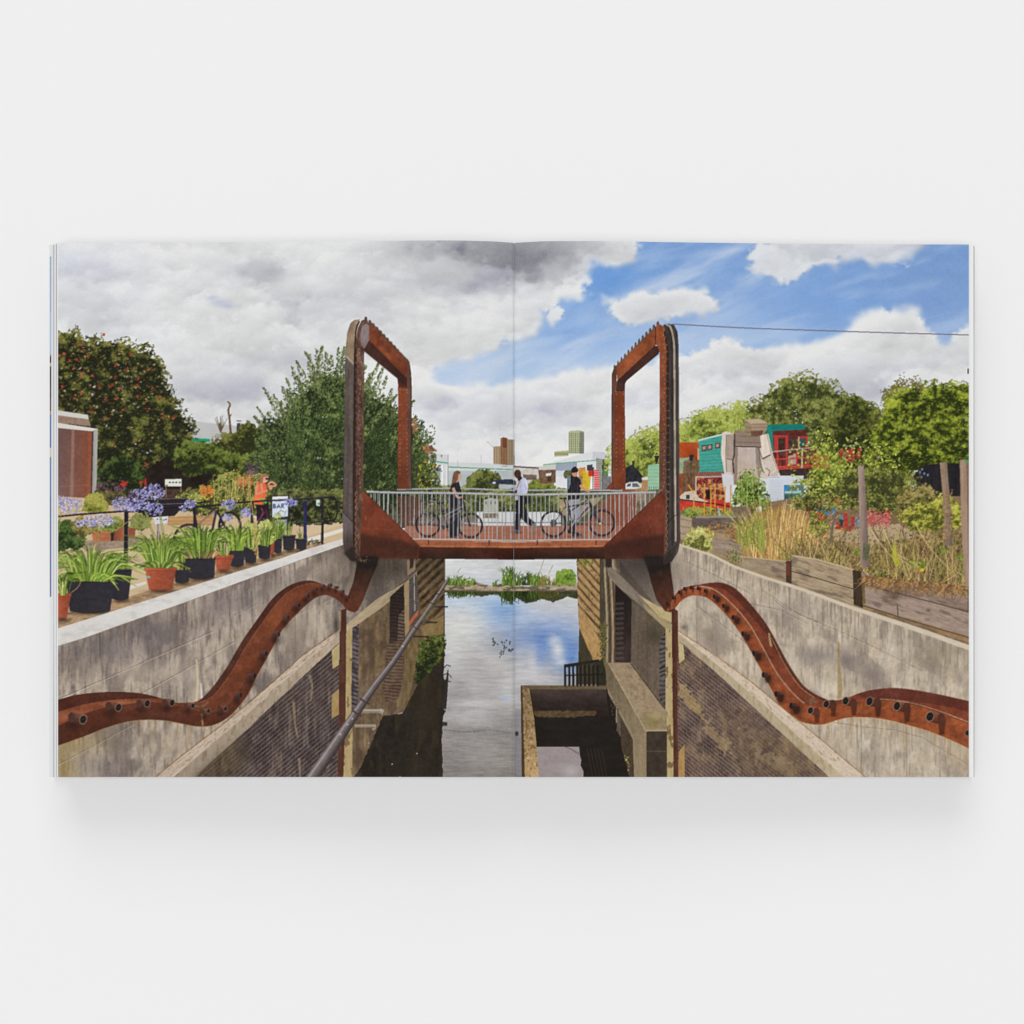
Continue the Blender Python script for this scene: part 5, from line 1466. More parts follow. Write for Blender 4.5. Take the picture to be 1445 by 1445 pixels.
I("printed_canal_wall", "weathered concrete and brick canal wall with a coping, printed on the left page")
CAP = [(76, 888), (120, 874.5), (180, 855.5), (260, 830), (330, 808), (400, 786.5), (437, 773.5), (484, 760)]
CAPL = [(484, 768.5), (440, 784), (415, 793), (360, 813), (260, 850), (204, 869.5), (120, 899.5), (76, 913)]
LEDU = [(212, 1102), (260, 1063), (319, 1018), (371.5, 974), (427, 924), (477, 889), (489, 881), (530, 846), (572, 821), (588, 806)]
CONC = [STAIN((114, 102, 97), .62, 13, 40, 3, .42, .74, 0, 4), STAIN((92, 81, 78), .6, 3.4, 26, 8, .5, .78), STAIN((196, 182, 166), .6, 7, 22, 12, .5, .8, 0, 4), N(10, 1.7, 16, 0, 6, 3), N(8, 46, 22, -.4, 4), N(13, 3.2, 3.6, 0, 9, 3), N(9, 8, 9, 0, 11, 3), P(9)]
F([(76, 900)] + CAPL[::-1][0:] + [(560, 780), (592, 780), (592, 806)] + LEDU[::-1] + [(76, 1102)], (176, 161, 144), *CONC, STAIN((104, 93, 88), .6, 26, 34, 61, .5, .72, -.3, 4), BL(112, 930, 40, 26, (108, 96, 90), .45), BL(160, 900, 14, 34, (104, 92, 88), .4), BL(240, 880, 40, 22, (112, 100, 96), .5), BL(300, 860, 24, 30, (112, 100, 98), .4), BL(380, 832, 26, 22, (118, 106, 100), .4), BL(200, 950, 40, 14, (188, 172, 154), .5), BL(300, 920, 30, 14, (186, 172, 156), .4), BL(250, 1050, 50, 20, (170, 152, 128), .4),
  BL(150, 915, 50, 22, (104, 96, 98), .5), BL(220, 895, 30, 22, (98, 90, 94), .55), BL(330, 850, 40, 26, (112, 102, 104), .45), BL(400, 820, 40, 20, (128, 116, 112), .4), BL(140, 1080, 50, 24, (128, 118, 112), .5), BL(90, 1085, 18, 30, (150, 126, 70), .6), BL(110, 1050, 40, 16, (168, 148, 92), .45),
  BL(260, 950, 30, 24, (180, 166, 152), .5), BL(420, 890, 40, 40, (160, 146, 128), .5), BL(520, 800, 40, 40, (84, 72, 62), .75), BL(560, 800, 40, 20, (70, 58, 48), .6), BL(500, 770, 60, 20, (90, 78, 70), .6), BL(464, 800, 26, 20, (150, 134, 118), .5), T((440, 820), 1.0, (580, 800), .74))
for a_, b_, c_ in [((82, 986), (300, 890), 1), ((82, 1078), (190, 1020), .7), ((196, 980), (330, 905), .9), ((330, 868), (366, 850), .5), ((420, 866), (480, 838), .5)]:
    L([a_, ((a_[0] + b_[0]) / 2, (a_[1] + b_[1]) / 2 + 1), b_], 1.0, (96, 84, 74), N(30, 3), a=.6 * c_, setid=False)
    L([(a_[0], a_[1] + 2), (b_[0], b_[1] + 2)], 1.2, (206, 194, 178), N(30, 3), a=.5 * c_, setid=False)
for x_, a_, b_ in ((149, 1040, 1097), (178, 1046, 1097), (416, 866, 930), (324, 812, 900), (416, 795, 822), (440, 786, 812), (197, 870, 900)):
    L([(x_, a_), (x_ + .5, b_)], 1.2, (112, 100, 92), N(30, 3, 12), a=.5, setid=False)
L([(277, 930), (279, 960), (277, 992)], (2, 3, 3.4), (206, 186, 156), a=.8, setid=False)
L([(283, 964), (285, 992)], (1, 4), (222, 214, 206), a=.8, setid=False)
L(CAPL, 1.0, (112, 92, 72), N(30, 4), a=.7, setid=False)
F(CAP + CAPL, (213, 209, 205), N(6, 26, 8, -.3, 4, 3), N(4, 4, 3), P(3), STAIN((190, 184, 176), .5, 12, 6, 6))
LT = [(212, 1102), (260, 1063), (319, 1018), (371.5, 974), (427, 924), (478, 888.5)]
LTL = [(478, 896), (430, 934.5), (375, 985), (340, 1015), (238, 1102)]
LFL = [(478, 907), (467, 917), (399, 981), (340, 1037), (268, 1102)]
F(LT + LTL, (190, 172, 154), N(12, 14, 3, -.85, 4, 3), N(10, 3, 2), P(10), STAIN((118, 92, 64), .6, 5, 1.6, 5, .58, .8, -.85, 4))
L(LT, 1.4, (120, 84, 44), N(40, 3), a=.75, setid=False)
F(LTL[::-1] + LFL, (166, 149, 130), N(11, 3, 12, 0, 6, 3), N(9, 10, 8, -.8, 4, 3), P(8), STAIN((126, 108, 76), .5, 4, 10, 9, .5, .8), T((478, 900), 1.08, (280, 1090), .92))
F(LFL[::-1] + [(478, 1102)], (70, 57, 56), N(8, 20, 24), STAIN((44, 35, 38), .5, 12, 26, 17, .45, .75), STAIN((126, 112, 96), .5, 6, 30, 14, .55, .8, 0, 4), STAIN((104, 100, 100), .4, 7, 30, 16, .55, .8), BL(300, 1085, 24, 16, (96, 76, 48), .6), BL(322, 1062, 22, 26, (98, 78, 46), .5), N(12, 2.5, 3, 0, 9, 3),
  LINES(-.83, 6.4, .085, (178, 162, 142), .8, 0, .1, 3), JOINTS(-.83, 6.4, 8, .09, (120, 106, 94), .5), P(9))
F([(268, 1102), (312, 1062), (346, 1036), (356, 1060), (330, 1102)], (78, 66, 52), N(16, 5, 18, 0, 3, 4), STAIN((44, 36, 32), .7, 8, 16, 6, .5, .75), STAIN((124, 106, 72), .5, 5, 22, 9, .55, .8), P(9), a=.6, soft=12, setid=False)
F([(468, 918), (478, 908), (478, 938), (469, 944)], (176, 158, 112), N(12, 4, 8), setid=False)
F([(468, 980), (478, 972), (478, 1008), (468, 1014)], (160, 132, 88), N(16, 4, 8), setid=False)
for p_ in ([(436, 952), (440, 968), (438, 990)], [(414, 990), (416, 1020), (420, 1040)], [(422, 1070), (423, 1097)]):
    L(p_, (4, 3, 2), (156, 134, 104), N(20, 3), a=.6, smooth=True, setid=False)
for i_ in range(150):
    x_ = rng.uniform(84, 480)
    y_ = np.interp(x_, [84, 204, 260, 360, 440, 484], [911, 870, 850, 813, 784, 769]) + 1
    l_ = rng.uniform(6, 46) * (1.2 - (x_ - 84) / 700)
    L([(x_, y_), (x_ + rng.normal(0, .6), y_ + l_ * .5), (x_ + rng.normal(0, 1), y_ + l_)], (rng.uniform(.8, 3), rng.uniform(.6, 2), .3), (92, 80, 74), a=rng.uniform(.12, .4), setid=False)
for i_ in range(60):
    x_ = rng.uniform(84, 330)
    y_ = np.interp(x_, [82, 116, 152, 188, 224, 278, 323], [1052, 1040, 1026, 1017, 1016, 1025, 1011])
    L([(x_, y_), (x_, y_ + rng.uniform(8, 36))], (rng.uniform(1, 3), .4), (142, 106, 62), a=rng.uniform(.12, .34), setid=False)
# channel side of the left wall
F([(488, 884), (530, 847), (588, 808), (590, 786), (628, 786), (627, 935), (600, 960), (480, 1102)], (84, 70, 52), N(10, 5, 12), P(5))
F([(487, 884), (530, 847), (588, 808), (626, 786), (626, 872), (592, 928), (570, 1004), (540, 1012), (510, 1086), (498, 1102), (484, 1102)], (100, 82, 62), N(14, 3, 22, 0, 6, 3), N(12, 24, 24, 0, 4), N(12, 3, 4, 0, 8, 3), P(9), STAIN((140, 116, 78), .5, 8, 20, 5, .5, .8), STAIN((74, 58, 46), .6, 10, 18, 8), T((490, 900), 1.05, (600, 840), .86))
F([(487, 884), (498, 876), (497, 1102), (483, 1102)], (172, 150, 108), N(14, 4, 18), N(8, 3, 4), STAIN((96, 76, 48), .7, 5, 10, 4, .6, .7))
F([(497, 885), (506, 880), (505, 1010), (495, 1020)], (104, 94, 96), LINES(.35, 6.4, .3, (50, 43, 45), .85, 0, .4, 2), N(14, 3, 6), STAIN((46, 39, 42), .7, 6, 14, 3))
F([(488, 882), (530, 846), (572, 821), (588, 806), (588, 812), (572, 830), (535, 860), (500, 884), (489, 890)], (164, 146, 118), N(14, 10, 4, -.7), P(7), T((489, 882), 1.1, (588, 808), .86))
F([(550, 842), (571, 823), (571, 900), (566, 930), (556, 966), (545, 978), (549, 920)], (44, 33, 29), N(10, 3, 4), LINES(.1, 5, .2, (70, 54, 48), .6), T((550, 850), .8, (560, 970), 1.5))
F([(562, 868), (571, 858), (570, 905), (560, 912)], (96, 78, 66), LINES(.15, 5, .3, (42, 32, 30), .8), N(14, 3))
F([(546, 910), (570, 900), (568, 960), (562, 986), (544, 992), (540, 970)], (104, 82, 64), LINES(.06, 4.6, .28, (48, 36, 32), .75, 0, .4, 6), N(16, 5))
F([(570, 824), (577, 818), (577, 890), (571, 898)], (150, 128, 96), N(12, 3, 10))
F([(577, 817), (587, 809), (590, 860), (580, 882), (577, 872)], (84, 77, 76), LINES(.3, 3.4, .25, (52, 46, 46), .7), N(10, 3, 12))
L([(584, 812), (585, 862)], .9, (190, 176, 156), setid=False)
F([(577, 876), (590, 860), (589, 868), (577, 884)], (166, 92, 62), N(10, 3))
F([(574, 790), (585, 788), (586, 804), (575, 812)], (132, 112, 88), N(10, 4), setid=False)
F([(578, 788), (584, 788), (583, 800), (578, 803)], (52, 40, 34), setid=False)
F([(586, 786), (626, 786), (626, 872), (612, 880), (593, 866), (590, 830)], (116, 92, 60), LINES(-.92, 13, .34, (50, 38, 30), .9, 0, .07, 5), N(18, 6, 4, -.9), N(12, 3, 3), P(7), T((590, 860), 1.0, (622, 790), .72))
F([(571, 905), (592, 880), (594, 900), (588, 930), (576, 1000), (568, 1006), (570, 960)], (106, 87, 58), N(20, 3, 14), P(9))
F([(594, 884), (626, 868), (625, 900), (600, 905)], (128, 106, 70), N(18, 4, 8), P(9))
tree([(592, 905), (604, 900), (622, 896), (626, 892), (626, 930), (618, 934), (606, 950), (590, 965), (584, 960), (590, 930)], (22, 26, 12), (60, 72, 26), (112, 118, 52), .55, 3, 1.3, None, .6, 3, 4, 145, 0, 9, -.08)
I("printed_water_shadow", "dark wall reflection in the water along the left side of the channel")
NAMES[-1] = ("printed_canal_water", "dark reflection of the left wall on the canal water")
rough_fill([(626, 926), (626, 960), (631, 958), (626, 985), (625, 1000), (629, 1003), (625, 1010), (623, 1050), (625, 1102), (495, 1102), (508, 1084), (540, 1010), (568, 1006), (590, 965), (606, 950)], (36, 29, 23), N(9, 8, 24, 0, 3, 3), N(6, 4, 3), STAIN((62, 52, 34), .5, 9, 30, 7, .5, .75), P(4), BL(600, 990, 24, 60, (54, 46, 30), .5), BL(590, 1080, 40, 24, (48, 40, 28), .4), rag=1.2, nz=5, amp=.9)
for p_ in ([(625, 952), (632, 950), (637, 956)], [(624, 945), (630, 938), (636, 940)], [(628, 960), (636, 962)]):
    L(p_, 1.2, (40, 36, 34))
for p_ in ([(626, 1000), (630, 965), (632, 945)], ):
    L(p_, (7, 4, 1.5), (44, 38, 34), smooth=True)
F([(624, 1018), (631, 1019), (631, 1024), (624, 1024)], (50, 42, 42))
for x_, y_ in ((553, 1078), (588, 1063), (520, 1048), (564, 1096)):
    E(x_, y_, .8, .8, (170, 160, 150))
for p_, c_, w_ in [([(508, 1003), (541, 1003)], (166, 156, 140), 4.6), ([(500, 1024), (530, 1024)], (160, 148, 132), 4), ([(612, 856), (632, 856)], (46, 42, 46), 2.2), ([(598, 878), (617, 878)], (44, 38, 38), 2.2), ([(583, 898), (605, 898)], (50, 42, 40), 2.4)]:
    I("printed_bracket", "pipe bracket fixed to the left canal wall")
    L(p_, w_, c_)
    L([(p_[0][0], p_[0][1] + w_ * .2), (p_[1][0] - 2, p_[1][1] + w_ * .2)], .8, tuple(v * .62 for v in c_), setid=False)
for x_, y_ in ((538, 1004), (527, 1026)):
    dabs(x_ + rng.normal(0, 1.2, 10), y_ + rng.normal(1, 2.2, 10), lerp((190, 180, 160), (140, 126, 104), rng.random(10)), 2.4, 1.4, setid=False)
I("printed_rust_post", "slim rust-brown steel post on the left canal wall")
F([(478.5, 862), (488.5, 858), (487.5, 1000), (484, 1102), (475.5, 1102), (478, 1000)], (92, 52, 40), N(9, 4, 18), P(5), T((477, 900), 1.1, (488, 900), .86))
F([(478, 862), (481, 862), (480.5, 890), (478.5, 892)], (200, 180, 150), a=.7, setid=False)
blot(474, 882, 4, 12, (60, 52, 48), .8)
I("printed_pipe", "long grey pipe running along the left canal wall down to the lower edge")
PC = [(436.5, 1102), (444, 1092), (478, 1042), (502, 1006), (530, 966), (556, 932), (582, 892), (600, 866), (612, 848), (624, 830), (633, 816)]
PWD = [17.6, 17, 14.4, 11.8, 9.4, 7.8, 6.8, 6, 5.4, 4.6, 4]
L(PC, PWD, (112, 103, 101), N(9, 8, 8), P(5))
A_, B_ = ribbon(sp(PC), np.interp(np.linspace(0, 1, len(sp(PC))), np.linspace(0, 1, 11), PWD))
for fr_, c_, w_, a_ in ((.86, (52, 46, 46), .34, .85), (.68, (84, 74, 74), .3, .6), (.24, (172, 162, 162), .2, .6), (.06, (96, 88, 88), .14, .5)):
    Q_ = B_ * (fr_ if False else 1 - fr_) + A_ * fr_
    L(Q_, np.interp(np.linspace(0, 1, len(Q_)), np.linspace(0, 1, 11), PWD) * w_, c_, a=a_, setid=False)
F([(594, 876), (612, 850), (618, 842), (622, 846), (604, 874), (598, 882)], (96, 88, 60), N(16, 3), a=.6, setid=False)
for x_, y_, r_ in ((514.5, 989.5, 8), (503, 1006, 8), (587, 886, 4.6), (609, 851, 3.4), (618, 838, 3)):
    L([(x_ - r_ * .85, y_ - r_ * .55), (x_ + r_ * .85, y_ + r_ * .55)], 3 if r_ > 6 else 1.8, (66, 52, 50))
    L([(x_ - r_ * .7, y_ - r_ * .55 - 1.2), (x_ + r_ * .3, y_ + r_ * .15 - 1.2)], .8, (150, 138, 134), a=.7, setid=False)
for x_, y_ in ((480, 1036), (490, 1022), (497, 1014), (568, 912)):
    E(x_, y_, 1.6, 1, (196, 190, 188), a=.8, setid=False)
# ================================================================== canal walls, right
I("printed_canal_wall", "weathered concrete, brick and sheet-pile canal wall with a coping, printed on the right page")
RCAP = [(956, 766), (1004.5, 781.5), (1036.5, 797.5), (1080, 813), (1130, 828.5), (1203, 855), (1290, 883), (1376, 913)]
RCAPL = [(1376, 920.5), (1290, 890), (1203, 860), (1130, 833), (1080, 817.5), (1036, 801), (1004, 784.5), (956, 769)]
RLU = [(950, 884), (957, 889.5), (1010, 925), (1060, 962), (1102, 997), (1165, 1049), (1228, 1102)]
RC = [STAIN((136, 123, 114), .45, 13, 38, 23, .46, .8, 0, 4), STAIN((208, 195, 176), .6, 8, 24, 28, .48, .8, 0, 4), STAIN((120, 106, 98), .4, 3.4, 22, 31, .54, .8), N(9, 1.7, 16, 0, 6, 3), N(8, 46, 22, .35, 14), N(12, 3.2, 3.6, 0, 9, 3), N(8, 8, 9, 0, 17, 3), P(9)]
F([(846, 786), (962, 768), (962, 1102), (892, 1102), (856, 1000)], (88, 76, 64), N(10, 5, 12), P(5))
F(RCAPL[::-1] + [(1376, 1102), (1228, 1102)] + RLU[::-1] + [(870, 786), (900, 780), (956, 780)], (188, 173, 152), *RC, STAIN((128, 115, 105), .5, 26, 30, 63, .54, .74, .3, 4), BL(1150, 925, 26, 14, (118, 108, 108), .6), BL(1196, 930, 14, 18, (110, 100, 98), .6), BL(1235, 955, 22, 14, (124, 112, 110), .5), BL(1120, 860, 30, 14, (140, 128, 124), .5), BL(970, 820, 30, 20, (150, 136, 126), .5), BL(1006, 895, 14, 24, (130, 116, 104), .55), BL(1330, 925, 40, 14, (140, 126, 104), .5),
  BL(1300, 1040, 50, 20, (166, 152, 134), .5), BL(905, 800, 30, 24, (78, 70, 66), .85), BL(940, 800, 22, 20, (110, 100, 92), .6), BL(1360, 1070, 20, 24, (180, 160, 130), .5))
for pts_ in ([(962, 790), (1010, 812), (1060, 838)], [(1074, 832), (1130, 868), (1190, 893), (1240, 916), (1304, 948)], [(1090, 845), (1104, 856), (1160, 880)], [(985, 856), (1030, 890), (1064, 916)], [(1170, 1018), (1215, 1025), (1262, 1030), (1300, 1040), (1368, 1080)], [(1050, 850), (1100, 860), (1140, 880)]):
    L(pts_, 1.0, (112, 96, 84), N(60, 3), a=.5, setid=False)
    L([(x_, y_ + 1.6) for x_, y_ in pts_], .9, (206, 194, 176), N(40, 3), a=.3, setid=False)
for x_, a_, b_ in ((1104, 850, 900), (1074, 824, 850), (983, 845, 915), (1082, 895, 960), (1209, 1020, 1097), (1215, 1016, 1096), (1279, 1026, 1097), (1188, 856, 940), (1333, 905, 950), (1326, 1040, 1097)):
    L([(x_, a_), (x_ + .5, b_)], 1.6, (126, 112, 100), N(40, 3, 12), a=.45, setid=False)
F([(1182, 905), (1184, 905), (1186, 945), (1189, 970), (1187, 986), (1181.5, 986), (1182, 950)], (150, 124, 80), N(20, 3, 6), a=.75, soft=.6, setid=False)
F(RCAP + RCAPL, (204, 190, 168), N(9, 12, 3, .33, 4, 3), P(5))
F([(950, 884), (957, 889.5), (1010, 925), (1060, 962), (1102, 997), (1165, 1049), (1228, 1102), (1198, 1102), (1140, 1052), (1083, 998.5), (1010, 936.5), (957, 893.5), (950, 890)], (204, 187, 166), N(10, 14, 3, .83, 4, 3), N(9, 3, 2), P(10), STAIN((140, 104, 70), .6, 5, 1.6, 5, .6, .8, .83, 4))
L(RLU, 1.5, (140, 98, 60), N(40, 3), a=.7, setid=False)
F([(950, 890), (957, 893.5), (1010, 936.5), (1083, 998.5), (1140, 1052), (1198, 1102), (1176, 1102), (1079, 1012.5), (1021, 958.5), (965, 909.5), (950, 900)], (182, 166, 138), N(10, 3, 12, 0, 6, 3), N(8, 10, 8, .8, 4, 3), P(8), STAIN((146, 126, 84), .45, 4, 10, 9, .5, .8), T((960, 900), .96, (1160, 1090), 1.0))
F([(957, 904), (965, 909.5), (1021, 958.5), (1079, 1012.5), (1176, 1102), (950, 1102), (950, 904)], (92, 74, 68), N(10, 20, 24), STAIN((54, 43, 45), .55, 10, 14, 37, .45, .75), STAIN((146, 122, 90), .7, 12, 22, 34, .5, .8, .5, 4), BL(1110, 1055, 46, 20, (134, 112, 80), .6), BL(1060, 1000, 26, 14, (126, 104, 82), .4), BL(1020, 1080, 26, 20, (78, 64, 58), .5), N(13, 2.5, 3, 0, 9, 3),
  LINES(.8, 5.8, .1, (186, 164, 138), .75, 0, .1, 13), JOINTS(.8, 5.8, 8, .1, (140, 120, 102), .45), P(10))
F([(1010, 990), (1060, 1012), (1110, 1050), (1160, 1097), (1060, 1097), (1030, 1050)], (112, 92, 72), N(20, 14, 7, .8, 3, 4), N(14, 4, 3, .8, 5, 3), STAIN((64, 50, 46), .7, 9, 12, 6, .5, .75), STAIN((160, 138, 108), .5, 8, 5, 9, .55, .8, .8), P(10), a=.62, soft=14, setid=False)
F([(957, 904), (964, 910), (966, 930), (958, 936)], (186, 168, 124), N(12, 4), setid=False)
rough_fill([(957, 958), (968, 972), (984, 990), (990, 1008), (978, 1004), (966, 992), (957, 980)], (166, 140, 98), N(18, 4), rag=3, nz=4, amp=1.5, a=.75)
rough_fill([(984, 1006), (1004, 1024), (1030, 1046), (1036, 1064), (1014, 1056), (998, 1034)], (160, 136, 98), N(20, 4), rag=4, nz=5, amp=1.7, a=.65)
rough_fill([(1060, 1046), (1090, 1062), (1120, 1080), (1130, 1098), (1096, 1090), (1070, 1070)], (150, 128, 96), N(20, 4), rag=4, nz=5, amp=1.8, a=.5)
F([(958, 1060), (966, 1050), (966, 1102), (956, 1102)], (164, 128, 78), N(14, 4, 10), setid=False)
for i_ in range(170):
    x_ = rng.uniform(962, 1366)
    y_ = np.interp(x_, [956, 1004, 1036, 1130, 1203, 1290, 1376], [769, 785, 801, 833, 860, 890, 920]) + 1
    l_ = rng.uniform(6, 44)
    L([(x_, y_), (x_ + rng.normal(0, .6), y_ + l_ * .5), (x_ + rng.normal(0, 1), y_ + l_)], (rng.uniform(.8, 3), rng.uniform(.6, 2), .3), (112, 98, 84), a=rng.uniform(.12, .4), setid=False)
for i_ in range(80):
    x_ = rng.uniform(1140, 1366)
    y_ = np.interp(x_, [1134, 1160, 1188, 1218, 1247, 1281, 1315, 1366], [1020, 1022, 1014, 1012, 1015, 1023, 1033, 1056])
    L([(x_, y_), (x_, y_ + rng.uniform(8, 40))], (rng.uniform(1, 3), .4), (150, 112, 66), a=rng.uniform(.12, .34), setid=False)
# sheet piles and recess
F([(813.5, 786), (870, 786), (868, 830), (862, 960), (852, 966), (838, 938), (817, 886), (815, 840)], (100, 86, 66), N(14, 4, 20, 0, 3), P(7))
F([(814, 786), (846, 786), (847, 876), (850, 930), (846, 942), (838, 934), (817, 886), (815, 850)], (166, 134, 88), LINES(1.12, 12.5, .25, (78, 58, 42), .88, 2, .07, 7), N(14, 5, 9, 1.1), P(9), STAIN((96, 72, 50), .6, 4, 4, 6, .62, .7))
F([(816, 856), (826, 870), (848, 905), (850, 935), (840, 936), (818, 888)], (168, 132, 84), N(20, 4, 6), P(10))
F([(846, 786), (851, 786), (854, 870), (850, 884), (846, 878)], (72, 62, 50), N(12, 3, 14))
for x_, c_ in ((856, (150, 136, 108)), (860, (70, 58, 46)), (864, (156, 136, 106)), (867, (84, 70, 56))):
    L([(x_ - 3, 800), (x_ + .5, 880), (x_, 960)], 2.4, c_, N(14, 3, 12), smooth=True, setid=False)
F([(854, 788), (863, 788), (863, 800), (855, 802)], (48, 36, 30), setid=False)
F([(863, 786), (874, 786), (875, 808), (864, 802)], (164, 146, 116), N(10, 4), setid=False)
dabs(826 + rng.normal(0, 5, 60), 793 + rng.normal(0, 5, 60), lerp((70, 80, 28), (140, 146, 60), rng.random(60)), 3, 1.4, setid=False)
dabs(850 + rng.normal(0, 3, 130), 880 + rng.random(130) * 60, lerp((44, 48, 20), (116, 112, 48), rng.random(130)), 3.4, 1.3, -1.4, .4, setid=False)
F([(817, 886), (838, 936), (848, 940), (853, 966), (815, 966), (816, 930)], (60, 54, 36), N(8, 4, 8))
F([(838, 936), (850, 930), (858, 960), (856, 972), (846, 970)], (44, 40, 26), N(10, 3, 8))
F([(868, 824), (895, 850), (892, 936), (868, 934)], (38, 29, 26), N(6, 4, 10), T((880, 840), .75, (880, 930), 1.5))
for y_ in np.arange(850, 934, 7):
    F([(868.5, y_), (880 + rng.normal(0, 1), y_ - .5), (880, y_ + 3), (868.5, y_ + 3.6)], (84, 74, 72), a=.55, setid=False)
F([(891, 847), (912, 864), (940, 892), (940, 1008), (930, 992), (890, 936)], (104, 90, 76), N(10, 4, 40, 0, 4, 3), N(7, 3, 4), P(6), BL(925, 895, 16, 14, (62, 60, 40), .7), T((892, 900), .9, (938, 900), 1.0))
for x_ in (900, 913, 922):
    L([(x_, 858 + (x_ - 891) * .95), (x_ + 1, 936 + (x_ - 891) * 1.15)], .7, (76, 64, 56), a=.6, setid=False)
F([(930, 905), (940, 890), (940, 1010), (930, 994)], (96, 86, 86), LINES(-.3, 6.6, .34, (44, 38, 40), .9, 0, .5, 4), N(12, 3, 6))
F([(866, 784), (936, 784), (944, 850), (930, 858), (905, 838), (868, 802)], (70, 61, 56), N(10, 2, 18), G((900, 786), (58, 50, 46), (930, 858), (112, 100, 90)), P(6), a=.8, soft=4, setid=False)
F([(856, 800), (866, 803), (905, 841), (940, 862), (950, 868), (950, 894), (940, 888), (912, 862), (868, 824), (858, 812)], (124, 112, 98), N(12, 8, 5, .9), P(6))
F([(902, 840), (940, 862), (950, 868), (950, 880), (930, 870)], (184, 164, 120), N(12, 6, 3, .6), P(6))
F([(908, 852), (930, 870), (950, 882), (950, 894), (938, 886), (912, 862)], (158, 142, 106), N(10, 6, 3), setid=False)
F([(939, 886), (950, 892), (950, 1102), (939, 1102)], (176, 156, 112), N(13, 4, 20), N(8, 3, 4), STAIN((100, 78, 48), .75, 4, 9, 4, .6, .7))
# concrete trough block
F([(854, 936), (859, 936), (914, 1030), (914, 1102), (896, 1102), (892, 1040), (856, 974)], (128, 112, 88), N(9, 3, 24), N(6, 4, 4), P(6), T((856, 960), .85, (905, 1060), 1.1))
F([(858, 935), (891, 935), (936, 995), (940.5, 1004), (940.5, 1031), (911, 1031)], (152, 132, 106), N(10, 8, 4, .9), N(9, 3, 3), P(9), STAIN((112, 93, 72), .55, 6, 4, 5, .5, .8, 0, 4), BL(920, 1018, 18, 10, (124, 114, 66), .6), BL(926, 1010, 8, 6, (176, 156, 112), .6))
L([(858.5, 936), (911, 1031)], 1.2, (196, 174, 138), N(20, 3), a=.7, setid=False)
L([(890, 936), (938, 1000)], 2.2, (58, 48, 38), N(20, 3), a=.8, setid=False)
F([(912, 1032), (941, 1032), (941, 1102), (912, 1102)], (58, 49, 40), N(8, 8, 8), N(5, 3))
L([(911, 1031), (941, 1030.5)], 1.6, (182, 164, 120), setid=False)
L([(912, 1060), (941, 1060)], .8, (92, 80, 68), setid=False)
F([(855, 972), (872, 1000), (870, 1030), (893, 1070), (897, 1102), (868, 1102), (858, 1010)], (34, 27, 22), N(10, 3, 10))
for pts_, w_ in (([(856, 972), (870, 998), (870, 1020)], 2.4), ([(874, 1004), (894, 1042), (896, 1100)], 3)):
    L(pts_, w_, (140, 124, 98), setid=False)
F([(875, 1010), (893, 1044), (893, 1098), (884, 1094), (876, 1050)], (80, 64, 48), LINES(-30, 4, .3, (44, 34, 28), .7), N(10, 3))
_m = 60
dabs(860 + rng.normal(4, 4, _m), 985 + rng.random(_m) * 50, lerp((60, 46, 44), (120, 96, 92), rng.random(_m)), 2.6, 1.2, setid=False)
dabs(883 + rng.normal(0, 2.5, 40), 1066 + rng.random(40) * 28, lerp((120, 108, 60), (196, 180, 110), rng.random(40)), 2.4, 1.5, setid=False)
L([(855, 1031), (860, 1036)], 1.6, (206, 200, 190), setid=False)
I("printed_basin", "concrete basin with dark water standing in the canal, printed right of the gutter")
F([(735, 967), (856, 967), (864, 1010), (890, 1102), (737, 1102)], (30, 24, 19), N(5, 14, 6), P(3))
F([(748, 972), (855, 972), (859, 1010), (755, 1010)], (60, 47, 40), G((800, 972), (70, 56, 50), (800, 996), (38, 29, 25)), N(7, 16, 4), N(4, 4), P(4))
rough_fill([(752, 1002), (790, 1003), (842, 1003), (842, 1009), (800, 1012), (754, 1012)], (84, 66, 44), N(18, 4, 3), rag=1.5, nz=4, amp=.9)
F([(757, 1053.5), (817, 1053.5), (818, 1066), (820, 1072), (819, 1080), (823, 1088), (823, 1102), (759, 1102)], (150, 138, 138), N(6, 14, 6), BL(806, 1088, 12, 8, (186, 182, 182), .6), P(3))
L([(793, 1052), (806, 1057), (817, 1064)], .7, (64, 52, 46), setid=False)
for x_ in (828, 833, 838, 843, 848):
    L([(x_, 1055), (x_ + 8, 1095)], 1.3, (56, 48, 30), a=.6, setid=False)
F([(734.5, 967), (856, 967), (857, 972.5), (747, 972.5)], (98, 82, 60), N(10, 10, 3), P(6))
F([(734.5, 967), (747, 972), (753, 1010), (757, 1053), (760.5, 1102), (737, 1102)], (170, 140, 98), N(8, 6, 10), STAIN((112, 84, 52), .75, 3, 3, 5, .58, .68), STAIN((206, 178, 140), .6, 4, 4, 8, .62, .7), P(8), T((740, 970), .74, (745, 1095), 1.08))
F([(734.5, 967), (737, 968), (740.5, 1102), (736, 1102)], (70, 56, 36), setid=False)
I("printed_trash_rack", "dark barred rack standing in the water above the basin")
F([(795.5, 937.5), (845, 930), (846, 934), (797, 942)], (36, 30, 26))
for x_ in (797, 803, 808.5, 814, 819, 825, 831, 837, 843):
    F([(x_ - 1.6, 938), (x_ + 1.6, 937.5), (x_ + 2, 968), (x_ - 1.4, 968)], (32, 26, 23), T((800, 940), 1, (850, 940), .9))
L([(796, 953), (850, 951)], 1.6, (24, 20, 18))
